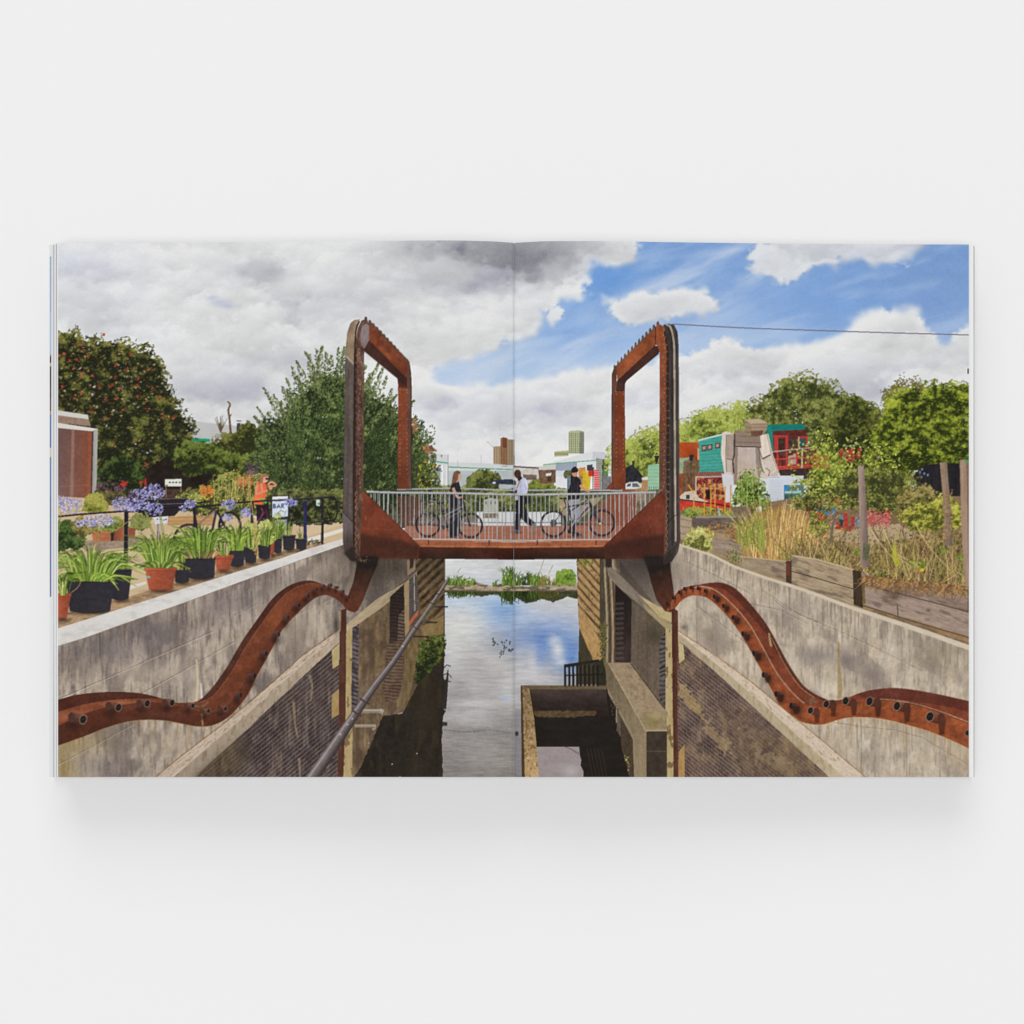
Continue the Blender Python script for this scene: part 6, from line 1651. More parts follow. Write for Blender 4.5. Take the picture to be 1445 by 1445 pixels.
# ================================================================== the bridge
DECK = [(540, 742), (905, 742), (905, 764), (560, 764)]
I("printed_bridge_deck", "reddish timber deck of the printed bridge")
F([(574, 741), (600, 741.5), (880, 741.5), (900, 738), (905, 764), (560, 764)], (156, 104, 84), N(9, 20, 2), LINES(0, 2.6, .2, (136, 84, 66), .4), P(5), G((560, 745), (160, 106, 84), (900, 745), (152, 98, 78)), N(9, 16, 2))
F([(560, 700), (592, 700), (600, 742), (568, 742)], (96, 56, 44), a=.75, setid=False)
F([(880, 690), (896, 690), (900, 742), (880, 742)], (128, 66, 48), a=.85, setid=False)
F([(858, 700), (882, 690), (884, 742), (820, 742)], (138, 72, 52), N(8, 6), a=.85, setid=False)
F([(788, 708), (806, 706), (800, 728), (792, 726)], (196, 166, 128), a=.7, setid=False)
F([(820, 706), (852, 700), (822, 730), (818, 726)], (190, 160, 126), a=.7, setid=False)
I("printed_bridge_railing", "galvanised bridge railing of thin vertical bars, behind the people")
L([(560, 690.5), (640, 689), (725, 691.5), (800, 691), (878, 692)], 2.0, (168, 168, 168), N(18, 2), smooth=True)
for x_ in np.arange(566, 880, 5.3):
    L([(x_, 692), (x_ + rng.normal(0, .5), 738)], .8, (118, 114, 110), a=.5)
L([(576, 736), (725, 737.5), (868, 736.5)], 1.2, (120, 116, 116), a=.9)
L([(655, 738), (724, 741)], 1.6, (206, 206, 204), a=.8, setid=False)
# people and bicycles
I("printed_person", "long-haired person in a black top and wide black trousers, wheeling a bicycle over the bridge")
F([(635, 690), (650.5, 690), (652, 705), (650.5, 730), (647.5, 756), (640, 757), (634, 757), (634.5, 725), (634, 705)], (32, 30, 38), N(5, 3, 12), LINES(40, 6, .15, (50, 48, 58), .5))
F([(638, 679), (643, 677.5), (647.5, 680), (649.5, 688), (650.5, 700), (634.5, 700), (635, 690)], (36, 33, 42), N(5, 4))
L([(639, 688), (641.5, 694), (645, 701.5)], (4.2, 3.6, 3.0), (196, 150, 124), smooth=True)
L([(645, 701.5), (649, 702), (652.5, 701)], (2.6, 2.4, 2), (200, 156, 130))
F([(643, 674), (648, 674), (648, 679), (643, 681)], (190, 144, 118))
F([(645, 668), (649.5, 667), (650.5, 670), (651.2, 672.6), (650, 673), (650, 675.5), (646, 676.5)], (202, 156, 130))
F([(637, 683), (638.5, 671), (640.5, 665.5), (645, 663.6), (649, 665), (649.5, 668), (646.5, 669), (646, 676), (643, 680), (640, 682)], (112, 78, 56), N(14, 2, 6))
F([(634, 755), (640, 755), (640, 758.5), (634, 758.5)], (40, 36, 40))
I("printed_person", "person in a white top and black trousers, mid-stride on the bridge right of the gutter")
F([(727, 698), (740, 696), (743, 706), (738, 722), (734, 735), (733.5, 749), (726, 749), (727.5, 720)], (28, 27, 34), N(5, 3, 10))
F([(735, 716), (741, 714), (746, 730), (756, 738), (753, 743), (744, 740), (736, 732)], (30, 29, 36), N(5, 3, 8))
F([(725.5, 747), (733, 747.5), (733.5, 751.5), (725, 751.5)], (84, 84, 98))
F([(750, 740), (755, 736.5), (756, 742), (752, 749), (750, 746)], (112, 114, 120))
F([(737, 673), (742, 675), (745, 685), (744, 695), (740, 698), (727.5, 696), (729.5, 688), (731, 679)], (196, 198, 220), N(12, 3, 5), T((730, 685), .9, (744, 685), 1.05))
L([(734, 677), (730, 686), (727, 694)], 1.4, (150, 110, 90), setid=False)
F([(725, 686), (729, 688), (730, 694), (726, 697), (724.5, 692)], (176, 176, 190))
F([(726, 692), (729.5, 691), (729.5, 695), (726, 696)], (70, 46, 42))
F([(725.5, 698), (731, 699), (731, 705), (727, 706)], (176, 168, 182), N(10, 3))
E(730.3, 668.5, 4.8, 6.2, (74, 44, 40), N(8, 3))
F([(729, 672), (735, 671), (737, 675), (731, 679)], (44, 34, 36))
F([(743, 697), (747, 697), (747.5, 708), (744.5, 712), (741.5, 706)], (30, 28, 34))
I("printed_person", "person in a black cap, black shirt and grey shorts, wheeling a mountain bicycle over the bridge")
F([(803, 704), (817.5, 704), (818, 722), (816.5, 736), (811.5, 736), (810.5, 722), (808.5, 736), (803, 734), (802, 716)], (150, 150, 158), N(10, 3, 8))
for p_ in ([(804, 734), (808, 735), (806.5, 750), (803, 748)], [(808, 735), (812, 736), (811, 752), (807.5, 752)]):
    F(p_, (40, 34, 36))
F([(800.5, 746), (806, 750), (808, 753.5), (801, 752)], (34, 32, 36))
F([(807, 750), (812, 750), (821, 754), (820.5, 756), (807, 756)], (38, 36, 42))
F([(801, 673), (806, 670), (813, 670.5), (819, 677), (820.5, 684), (818.5, 692), (819, 704), (801, 705), (800.5, 690)], (34, 30, 38), N(6, 4, 6))
F([(800, 672), (805, 671), (804, 680), (803, 690), (800, 690)], (96, 116, 140), N(14, 3))
L([(804, 674), (804, 684)], 1.2, (160, 160, 110), setid=False)
L([(818.5, 684), (824, 690), (832, 693.5)], (4, 3.4, 2.6), (196, 142, 108), smooth=True)
E(811, 667.5, 4.2, 5, (190, 138, 108))
F([(805.8, 667), (806, 662), (809, 658.4), (812.5, 658), (815.5, 661), (816, 664.5), (814, 666.5), (808, 667)], (30, 28, 36))


def bike(rx, ry, fx, fy, r, frame, tyre, seat, bar, bb, low=False):
    wheel(rx, ry, r, r, 3.0, tyre, 16, 1.5)
    wheel(fx, fy, r, r, 3.0, tyre, 16, 1.5)
    for a_, b_, w_ in (((rx, ry), bb, 1.4), ((rx, ry), (seat[0] + 2, seat[1] + 12), 1.0), (seat, bb, 1.6), (bb, (bar[0] + 2, bar[1] + 14), 2.0), ((seat[0] + 2, seat[1] + 12), (bar[0] + 1, bar[1] + 9), 1.8), ((bar[0], bar[1] + 2), (fx - 1, fy), 1.9)):
        L([a_, b_], w_ * 1.25, frame)
    L([(seat[0] - 5, seat[1] - .5), (seat[0] + 5, seat[1])], 2.4, (36, 34, 40))
    L([(bar[0] - 3, bar[1]), (bar[0] + 3, bar[1] + 1)], 2, (36, 34, 40))
    E(bb[0], bb[1], 2.2, 2.2, (44, 42, 46))
    L([(bb[0], bb[1]), (bb[0] + 1, bb[1] + 6), (bb[0] + 4, bb[1] + 6)], 1.1, (40, 38, 42))


I("printed_bicycle", "city bicycle wheeled by the long-haired person on the bridge")
bike(603.6, 740, 663.5, 741.5, 16.6, (54, 50, 54), (40, 38, 42), (620.5, 710), (653, 703), (631, 743))
L([(626, 728), (651, 715)], 1.3, (150, 146, 146))
L([(634, 730), (652, 720)], 1.2, (120, 116, 118))
for p_ in ([(606, 706), (614, 708)], [(604, 712), (612, 710)], [(654, 706), (660, 710)], [(598, 723), (606, 724)]):
    L(p_, .9, (170, 168, 166))
E(626, 744, 3, 3, (62, 58, 60), setid=False)
I("printed_bicycle", "mountain bicycle with a lime green hub wheeled by the person in the black cap")
bike(780.8, 739, 849, 737.8, 17.6, (64, 64, 74), (40, 38, 42), (795, 703.5), (829, 701), (808.5, 738))
L([(806, 742), (829, 711)], 2.6, (140, 140, 156))
L([(803, 722), (828, 706)], 2, (56, 56, 68))
L([(800, 706), (804, 722), (808, 738)], 1.6, (50, 48, 54))
L([(831, 708), (836, 722), (846.5, 738)], 3, (46, 44, 50))
E(780.8, 738, 4.8, 5.4, (66, 62, 62), a=.85)
E(846.4, 738.5, 1.5, 1.6, (190, 206, 70))
for x_, y_, w_ in ((604, 757.5, 9), (663, 758.5, 9), (641, 758, 8), (730, 751.5, 7), (781, 757.5, 9), (849, 756, 9), (810, 757, 11)):
    blot(x_, y_, w_, 1.6, (74, 44, 34), .75)
for p_ in ([(641, 704), (641.5, 730), (640.5, 752)], [(647, 706), (646.5, 730)], [(733, 702), (731, 725), (729.5, 746)], [(740, 702), (738, 715), (745, 732)], [(644, 682), (645, 690)]):
    L(p_, .9, (70, 66, 78), a=.6, setid=False)
for p_ in ([(734, 678), (735, 694)], [(740, 680), (741.5, 692)], [(738, 684), (743, 690)]):
    L(p_, .8, (150, 150, 176), a=.6, setid=False)
for p_ in ([(809, 674), (811, 690)], [(815, 680), (814, 700)], [(806, 684), (807, 702)]):
    L(p_, .9, (64, 60, 70), a=.7, setid=False)
L([(810, 706), (810, 722)], .8, (104, 104, 114), a=.7, setid=False)
I("printed_bridge_railing", "galvanised bridge railing of thin vertical bars, in front of the people")
for x_ in np.arange(517, 926, 6.15):
    yb_ = 761 if 562 < x_ < 866 else (761 - (562 - x_) * 1.0 if x_ <= 562 else 761 - (x_ - 866) * .98)
    if yb_ < 700:
        continue
    j_ = rng.normal(0, .7)
    L([(x_, 696), (x_ + j_, yb_)], 1.15, (172, 172, 172) if rng.random() > .3 else (146, 144, 146), a=.95)
for x_ in (527, 533, 541, 547, 585, 594, 700.5, 889, 903, 910):
    L([(x_, 696), (x_ + rng.normal(0, 1.2), min(760, 740))], .9, (190, 190, 190), a=.8)
L([(517, 693.5), (560, 694.8), (640, 695.5), (725, 697.6), (800, 697), (870, 695.5), (926, 694.4)], 2.7, (176, 176, 176), N(14, 2, 2), smooth=True)
L([(517, 695), (560, 696.3), (640, 697), (725, 699), (800, 698.4), (870, 697), (926, 695.8)], .8, (112, 110, 112), a=.7, setid=False, smooth=True)
L([(578, 760), (640, 761), (725, 762.5), (800, 761.5), (866, 761)], 1.6, (190, 184, 178))
for y_, w_ in ((648, 0),):
    L([(648, 703), (650, 750)], 1.2, (150, 150, 152), setid=False)
I("printed_bridge", "rust-red steel rolling bridge with two upright hoop towers, printed across the gutter")
RG = N(7, 26, 20, 0, 4, 3)
F([(574, 763), (725, 765), (866, 763), (858, 774), (725, 773), (590, 773)], (176, 98, 64), N(10, 14, 3), P(6))
L([(592, 770.2), (725, 771.6), (854, 770.4)], 1.7, (198, 118, 76), N(12, 6), setid=False)
for x_ in (604.5, 690, 758, 841):
    L([(x_, 762), (x_, 769)], 1.6, (110, 56, 38), setid=False)
F([(540, 771), (592, 771.5), (725, 773), (854, 771.5), (900, 771), (900, 788), (725, 789.5), (540, 787.5)], (72, 36, 24), G((700, 772), (84, 42, 28), (700, 788), (50, 28, 20)), N(9, 30, 8, 0, 5), BL(690, 786, 30, 6, (96, 36, 28), .5), P(4))
# left gusset and foot
F([(503, 685), (511, 690.5), (592, 771), (590, 787.5), (520, 788), (504, 782)], (132, 62, 40), T((540, 700), 1.06, (545, 775), .92), N(8, 20, 26, 0, 8, 3), STAIN((106, 46, 30), .5, 24, 20, 5), P(5))
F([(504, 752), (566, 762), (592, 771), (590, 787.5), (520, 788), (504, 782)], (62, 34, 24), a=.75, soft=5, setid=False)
L([(511, 690.5), (592, 771)], 1.0, (84, 40, 28), setid=False)
L([(514, 746), (560, 747)], .8, (160, 84, 54), a=.4, setid=False)
L([(515.5, 728), (516, 735)], 1, (180, 120, 90), a=.7, setid=False)
F([(940, 687), (934, 692), (852, 771), (853, 787.5), (930, 788), (941, 782)], (122, 56, 38), T((900, 700), 1.08, (895, 775), .9), N(8, 20, 26, 0, 18, 3), STAIN((98, 42, 30), .5, 24, 20, 5), P(5))
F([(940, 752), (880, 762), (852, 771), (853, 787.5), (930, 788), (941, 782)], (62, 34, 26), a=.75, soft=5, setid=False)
L([(934, 692), (852, 771)], 1.0, (84, 40, 28), setid=False)
# left tower
F([(505, 786), (534, 786), (530, 802), (521, 823), (512, 847), (505, 861), (500, 864), (492, 856), (490, 842), (498, 822)], (92, 48, 32), G((515, 788), (30, 22, 18), (504, 850), (104, 54, 36)), N(7, 6, 8), P(4))
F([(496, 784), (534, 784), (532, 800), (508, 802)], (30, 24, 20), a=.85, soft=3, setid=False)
F([(520.5, 457), (523, 453), (575, 507), (577, 520), (574.5, 535), (521, 480.5)], (146, 72, 42), N(8, 16, 10, 1, 3, 3), STAIN((116, 52, 32), .6, 10, 8, 5), P(4), T((522, 470), 1.0, (575, 520), .9))
L([(523, 464), (574, 520)], .9, (112, 54, 36), a=.6, setid=False)
F([(536, 487), (552, 503), (551, 508), (535, 493)], (172, 92, 50), a=.5, soft=1.2, setid=False)
F([(514, 481), (521, 480), (574.6, 534.5), (575, 548), (562, 548), (560.5, 534), (553, 528), (514, 496)], (74, 42, 34), N(5, 10), T((515, 485), 1.05, (570, 540), .85), P(3))
F([(561.5, 534), (575, 547), (576, 690), (561, 690)], (140, 66, 38), G((566, 536), (70, 38, 28), (566, 556), (146, 72, 42)), N(7, 14, 30), T((568, 560), 1.0, (568, 690), .8), P(4))
F([(561, 546), (575, 548), (575.5, 552), (561, 551)], (150, 76, 46), setid=False)
F([(574, 533), (575, 506), (578, 512), (580, 526), (580.8, 545), (580.4, 690), (575.5, 690)], (112, 72, 60), N(8, 3, 14), P(4))
L([(577, 512), (579.6, 530), (580.4, 690)], 1.2, (66, 48, 44), setid=False)
for y_ in (550, 553.5, 571, 591, 600, 611, 620, 626, 632, 638, 644, 650, 656, 662, 668):
    E(564, y_, .6, .6, (206, 166, 130), setid=False)
    E(574, y_, .6, .6, (206, 166, 130), setid=False)
for i_ in range(13):
    t_ = i_ / 12
    x_ = 514 + 61 * t_ ** .96
    y_ = 447.5 + 62 * t_ ** 1.06
    w_ = 3.9 - 1.6 * t_
    F([(x_, y_ + 1), (x_ + w_ * .3, y_ - 1.4), (x_ + w_, y_ + .2), (x_ + w_ + .8, y_ + 7.4 - 1.5 * t_), (x_ + .6, y_ + 7.6 - 1.5 * t_)], (96, 72, 60), T((x_, y_), .95, (x_ + w_, y_), 1.1), N(8, 2))
F([(499, 520), (501, 480), (505, 462), (510, 452), (516, 450), (521, 457), (521, 480), (514, 484), (513.4, 520), (512.5, 690), (507, 790), (499, 778), (497.5, 690)], (104, 72, 60), N(14, 2, 9, 0, 2, 3), N(8, 8, 20), STAIN((150, 116, 98), .6, 3, 8, 5, .52, .75), STAIN((70, 46, 38), .6, 4, 12, 8, .55, .75), P(6), T((500, 640), 1.0, (512, 640), 1.0))
F([(511, 460), (517, 456), (520.5, 460), (520.5, 480), (514, 492), (509, 486), (508, 472)], (146, 128, 130), N(9, 5, 8), P(5), setid=False)
L([(507, 489), (514, 494)], 1.0, (66, 40, 34), setid=False)
for i_ in range(28):                      # scalloped dark strip
    y_ = 496 + i_ * 10.2
    r_ = 5.2
    E(500.3 - .003 * (y_ - 496), y_, 2.9, r_, (62, 40, 34), N(8, 2), setid=True)
L([(507, 453), (503, 462), (500.5, 478), (499.6, 500), (499, 600), (498, 690), (498.5, 770), (503, 790)], 2.4, (50, 34, 30), smooth=True)
for y_ in np.arange(492, 690, 6.3):
    E(507 + rng.normal(0, 1), y_, .6, .6, (196, 176, 160), setid=False)
for y_ in np.arange(694, 788, 9.0):
    L([(502.5, y_), (500.8, y_ + 4), (503, y_ + 8)], .9, (176, 132, 92), a=.85, setid=False, smooth=True)
F([(487, 520), (487.2, 494), (489.5, 470), (494, 456), (500, 451), (508, 450.5), (503.5, 456), (500.6, 468), (499.4, 488), (499, 515)], (152, 128, 106), N(10, 4, 14), N(8, 2, 30), T((488, 480), .92, (500, 480), 1.08), P(5))
F([(486.8, 503), (499, 514.5), (498.2, 600), (497.4, 690), (497.3, 736), (483.2, 722), (484, 690), (485.6, 600)], (100, 86, 82), N(15, 2.2, 40, 0, 4, 3), N(8, 10, 30), T((485, 600), .92, (499, 600), 1.06), P(5))
F([(486.8, 503), (489, 500.5), (499, 512), (499, 515)], (176, 158, 142), setid=False)
F([(483.2, 722), (497.3, 736), (497.6, 765), (501, 784), (505, 795), (494, 790), (486.5, 782), (483.4, 764)], (122, 110, 112), G((490, 730), (120, 108, 110), (494, 790), (66, 50, 42)), N(13, 2.2, 30), P(5))
L([(483.2, 722), (497.3, 736)], 1.0, (42, 36, 36), setid=False)
L([(491.5, 520), (490, 690), (489.5, 720)], .8, (70, 58, 56), a=.7, setid=False)
F([(485, 780), (494, 791), (506, 796), (530, 796), (534, 788), (512, 788), (503, 782), (498, 770)], (40, 31, 27), a=.6, soft=2, setid=False)
dabs(510 + rng.normal(0, 6, 24), 790 + rng.normal(0, 2.4, 24), lerp((120, 84, 60), (176, 146, 116), rng.random(24)), 1.4, 1.2, setid=False)
# right tower
F([(910, 786), (944, 786), (950, 830), (953, 858), (946, 864), (938, 862), (926, 846), (918, 820)], (72, 40, 28), G((925, 788), (30, 24, 20), (942, 850), (96, 50, 34)), N(7, 6, 8), P(4))
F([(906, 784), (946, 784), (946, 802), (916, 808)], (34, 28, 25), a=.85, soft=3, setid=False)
F([(869, 516), (922.5, 462), (925, 460), (925, 488.5), (871, 537)], (158, 82, 46), N(8, 16, 10, -1, 13, 3), STAIN((126, 60, 36), .5, 10, 8, 5), P(4))
F([(923, 488), (928, 488), (930, 492), (929.6, 499), (884, 537), (881.5, 542), (881.5, 552), (868.5, 552), (870.5, 537)], (72, 42, 36), N(5, 10), P(3), T((925, 492), 1.1, (872, 545), .9))
F([(868.5, 538), (882, 542), (881, 550), (868, 551)], (84, 50, 44), a=.8, soft=1, setid=False)
F([(868, 552), (881.5, 552), (882.5, 690), (866, 690)], (134, 64, 38), N(7, 14, 30), P(4), T((867, 600), .96, (882, 600), 1.03))
F([(864, 530), (866, 519), (870, 515), (870, 537), (868, 552), (866, 690), (863, 690), (863.2, 560)], (112, 68, 54), N(8, 3, 14), P(4))
L([(869, 516), (865, 524), (863.4, 545), (863, 690)], 1.1, (62, 46, 44), smooth=True, setid=False)
for y_ in (552.5, 556, 573, 593, 611, 620, 626, 632, 638, 644, 650, 656, 662):
    E(869.5, y_, .6, .6, (210, 172, 136), setid=False)
    E(879.5, y_, .6, .6, (210, 172, 136), setid=False)
F([(854, 690), (866, 676), (866, 690)], (120, 60, 42), setid=False)
for i_ in range(13):
    t_ = i_ / 12
    x_ = 930 - 62 * t_ ** .96
    y_ = 454 + 61 * t_ ** 1.04
    w_ = 3.9 - 1.6 * t_
    F([(x_, y_ + 1), (x_ - w_ * .3, y_ - 1.4), (x_ - w_, y_ + .6), (x_ - w_ - .4, y_ + 7.2 - 1.5 * t_), (x_ - .4, y_ + 7.6 - 1.5 * t_)], (112, 96, 88), T((x_ - w_, y_), 1.15, (x_, y_), .75), N(8, 2))
F([(925, 461), (930, 457), (936, 460), (940, 470), (942, 500), (942, 690), (941, 790), (936, 796), (938, 690), (930, 690), (930.5, 498), (928, 488), (925, 486)], (156, 76, 42), G((930, 470), (158, 80, 46), (935, 690), (108, 66, 52)), N(9, 4, 20), N(7, 2, 6), P(5))
F([(930.4, 612), (942, 612), (941.5, 700), (938, 700), (930, 690)], (112, 72, 58), N(14, 3, 7), P(6), a=.85, setid=False)
for y_ in (610, 636):
    L([(931, y_ + 1), (938, y_ - 1)], 1, (70, 44, 36), setid=False)
L([(925, 461), (924.6, 486)], 1.1, (70, 36, 26), setid=False)
for i_ in range(30):
    y_ = 470 + i_ * 10.4
    E(942.3 - (0 if y_ > 490 else (490 - y_) * .16), y_, 2.6, 5.3, (54, 40, 36), N(8, 2))
for y_ in np.arange(466, 690, 6.3):
    E(936.5 + rng.normal(0, .8), y_, .6, .6, (214, 172, 132), setid=False)
for y_ in np.arange(690, 790, 9.4):
    L([(939.5, y_), (941.4, y_ + 4.4), (939.4, y_ + 8.6)], .9, (176, 136, 94), a=.85, setid=False, smooth=True)
F([(936, 458), (943, 456.5), (951, 458), (956, 468), (957.6, 490), (958.2, 600), (958.6, 690), (960, 760), (957, 778), (948, 792), (936, 797), (941, 780), (943, 740), (944, 690), (943.6, 500), (941, 476)], (78, 68, 66), N(13, 2.2, 40, 0, 14, 3), N(7, 8, 30), T((944, 600), .9, (958, 600), 1.12), P(5))
L([(936, 459.5), (942, 462), (947, 476), (948, 500), (948.4, 690), (949, 770)], 3.4, (58, 50, 50), N(8, 2, 20), smooth=True, setid=False)
L([(940, 457.6), (946, 462), (950, 478), (951.2, 500), (952, 600), (952.6, 690), (953.4, 764)], 2.6, (184, 168, 152), N(14, 3, 30), smooth=True, setid=False)
L([(946, 458), (952, 464), (954.6, 482), (955, 600), (955.4, 764)], 1.2, (56, 48, 48), smooth=True, setid=False)
L([(943, 736), (949, 730), (958, 724)], .8, (44, 38, 38), setid=False)
F([(957, 766), (948, 792), (936, 797), (914, 797), (912, 788), (930, 788), (944, 776)], (46, 38, 34), a=.6, soft=2, setid=False)
# ================================================================== rolling tracks
I("printed_rust_post", "slim rust-brown steel post on the right canal wall")
F([(947.5, 856), (956.5, 862), (956, 1000), (957, 1102), (951, 1102), (949, 1000)], (92, 50, 38), N(9, 4, 18), P(5), T((948, 900), .86, (957, 900), 1.08))
blot(965, 885, 5, 4, (96, 84, 70), .7)
I("printed_track", "wavy rust-red steel track studded with tubes along the left canal wall")
UP = sp([(74, 989), (82, 987), (112, 979.5), (155.6, 976), (195, 977.7), (224, 984), (247, 991), (278, 989.5), (296, 974), (319, 942.6), (340, 906.6), (364.6, 871), (385, 843.7), (406, 827), (427, 819.5), (441, 819.5), (452, 823), (470, 830), (484, 836), (492, 844)], 6)
LO = sp([(74, 1056), (82, 1052), (116, 1040), (152, 1026), (188, 1017), (224, 1016), (251, 1020), (278, 1025), (301, 1023), (323, 1011), (340, 993), (351, 978), (364.6, 950), (385, 913), (396, 892), (418.6, 866), (441, 846), (454.6, 840), (465.6, 841), (479.5, 849), (489, 860), (500, 864)], 6)
RUST = [N(9, 14, 10, 0, 4, 3), N(5, 3, 3), STAIN((96, 44, 28), .4, 14, 9, 6), P(4)]
F(np.vstack([UP, LO[::-1]]), (122, 62, 38), *RUST, BL(100, 1010, 40, 9, (170, 98, 68), .8), BL(170, 992, 40, 6, (174, 100, 66), .8), BL(395, 868, 30, 34, (152, 80, 46), .6), BL(340, 960, 20, 30, (136, 68, 40), .4), T((200, 1000), 1.0, (80, 1010), 1.06))
BKL = sp([(74, 1007), (82, 1004), (115, 994.5), (147, 989), (180, 986), (221, 985.5)], 6)
F(np.vstack([sp([(74, 989), (82, 987), (112, 979.5), (155.6, 976), (195, 977.7), (224, 984)], 6), BKL[::-1]]), (84, 41, 29), *RUST)
BK2U = sp([(262, 991), (278, 989.5), (296, 974), (319, 942.6), (340, 906.6), (364.6, 871), (385, 843.7), (406, 827), (427, 819.5), (441, 819.5), (452, 823)], 6)
BK2L = sp([(264, 992), (284, 990), (303, 979), (327, 947), (347, 912), (371, 877), (391, 850), (410, 833), (428, 825), (441, 823), (452, 825)], 6)
F(np.vstack([BK2U, BK2L[::-1]]), (82, 43, 32), *RUST)
L(BK2L, 1.0, (182, 116, 76), N(30, 3), a=.5, setid=False)
FRU = sp([(74, 1026), (82, 1023.5), (110, 1010), (143, 999), (181, 993), (207, 990), (240, 993), (274, 1001), (292, 1004.5), (312, 1000), (330, 984), (345, 962), (362, 932), (380, 901), (395, 878), (416, 853), (436, 836), (452, 829), (470, 831), (486, 840), (494, 850)], 6)
F(np.vstack([FRU, LO[::-1]]), (94, 47, 31), *RUST, T((200, 995), 1.1, (200, 1025), .92))
L(FRU[:60], .8, (170, 96, 64), a=.4, setid=False)
L(LO[:90], .9, (196, 156, 84), N(40, 3), a=.45, setid=False)
L([(284, 1003), (286, 1024)], 2.6, (190, 132, 84), N(20, 3), a=.8, setid=False)
L([(272, 996), (286, 997), (294, 990)], 3.6, (120, 92, 66), N(20, 3), a=.7, setid=False)


def tube(cx, cy, r, bx, by, body, sh=0.0):
    if sh:
        F([(bx - r * .7, by), (bx + r * .9, by), (bx + r * .6, by + r * 3.2 * sh), (bx - r * .3, by + r * 3.4 * sh)], (54, 24, 16), a=.62, soft=.9, setid=False)
    d = np.array((cx - bx, cy - by), float)
    n = np.array((-d[1], d[0])) / max(np.hypot(*d), .1)
    F([(bx + n[0] * r, by + n[1] * r), (cx + n[0] * r, cy + n[1] * r), (cx - n[0] * r, cy - n[1] * r), (bx - n[0] * r, by - n[1] * r)], body, T((bx, by - r), 1.3, (bx, by + r), .62), N(8, 3))
    E(bx, by, r * .75, r, tuple(v * .8 for v in body))
    E(cx, cy, r * .8, r * 1.04, (150, 116, 92), rot=.3)
    E(cx, cy, r * .62, r * .84, (28, 23, 24), rot=.3)
    L([(cx - r * .4, cy + r * .1), (cx + r * .4, cy - r * .2)], .7, (96, 92, 92), a=.5, setid=False)


I("printed_track_tube", "short rusty tube sticking out of the left-hand track")
for cx_, cy_, r_, bx_, by_ in [(117, 1015, 7.0, 101, 1012), (167, 998, 6.2, 153, 996), (207.5, 992.5, 5.6, 196, 992), (242.5, 991.5, 5.2, 232, 991), (272, 995.6, 4, 262, 996), (294, 1003, 3.8, 285, 1004), (318, 1000, 3.8, 309, 999)]:
    blot(bx_ + 2, by_ + r_ + 4, r_ * 1.4, r_ * 1.1, (46, 22, 15), .65)
    tube(cx_, cy_, r_, bx_, by_, (106, 64, 52))
for x_, y_, s_ in [(335.5, 981, 3.8), (355, 954, 4.0), (371.5, 922.5, 3.9), (389.5, 895, 3.8), (403, 872, 3.5), (418.6, 854, 3.2), (431.7, 841, 3), (444, 831.5, 2.8), (455, 827, 2.5), (465, 826, 2.4), (474, 829, 2.3), (482.7, 834.7, 2.2), (490, 842, 2.1)]:
    s_ *= 1.25
    blot(x_ - 1, y_ + s_ * 1.6, s_ * 1.1, s_ * 1.4, (44, 22, 16), .7)
    F([(x_ - s_, y_ - s_ * .8), (x_ + s_ * .7, y_ - s_), (x_ + s_ * 1.05, y_ + s_ * .5), (x_ - s_ * .7, y_ + s_ * .9)], (82, 54, 50), T((x_, y_ - s_), 1.35, (x_, y_ + s_), .7))
    E(x_ + s_ * .85, y_ - s_ * .1, s_ * .35, s_ * .7, (40, 28, 26))
I("printed_track", "wavy rust-red steel track studded with tubes along the right canal wall")
UP = sp([(948, 846), (957, 834), (972, 827), (991, 824), (1003, 822), (1021, 822.6), (1039.6, 832), (1061, 854.6), (1079, 877), (1091, 897), (1112.6, 936.8), (1131, 964), (1148, 978), (1168, 987.5), (1191, 986), (1211.5, 978), (1232, 973), (1260, 970.5), (1287.6, 973), (1322, 979), (1366.5, 989), (1376, 992)], 6)
LO = sp([(940, 862), (952, 857.6), (960.4, 848.5), (971, 841.6), (983, 840), (998.5, 844), (1015, 857.6), (1029, 873), (1045.7, 895.7), (1064, 927.6), (1076, 949), (1091, 979), (1102, 997), (1120.7, 1012), (1134.5, 1019.7), (1159.5, 1022.5), (1188, 1014), (1218, 1012), (1247.5, 1015), (1281, 1023), (1315, 1033.5), (1350, 1048), (1366.5, 1056), (1376, 1061)], 6)
F(np.vstack([UP, LO[::-1]]), (140, 66, 42), *RUST)
WL = sp([(948, 848), (960, 836), (976, 829.5), (995.4, 828), (1014, 835.6), (1036.5, 856), (1056, 879), (1067, 897), (1079, 918.5), (1091, 941), (1102, 958), (1120, 979), (1138.5, 994), (1160, 998), (1186, 993), (1212, 987.5), (1239, 986), (1281, 990.6), (1322, 1002), (1366.5, 1019), (1376, 1023)], 6)
F(np.vstack([WL, LO[::-1]]), (164, 82, 44), *RUST)
BKL = sp([(990, 826), (1006, 828), (1022, 832), (1036, 843), (1052, 860), (1072, 883), (1085, 902), (1104, 935), (1124, 964), (1144, 982), (1166, 990)], 6)
BKU = sp([(990, 824), (1003, 822), (1021, 822.6), (1039.6, 832), (1061, 854.6), (1079, 877), (1091, 897), (1112.6, 936.8), (1131, 964), (1148, 978), (1168, 987.5)], 6)
F(np.vstack([BKU, BKL[::-1]]), (104, 50, 36), *RUST)
L(sp([(1088, 900), (1091, 905), (1106, 936), (1128, 968), (1150, 985)], 6), 1.1, (206, 156, 116), N(30, 3), a=.8, setid=False)
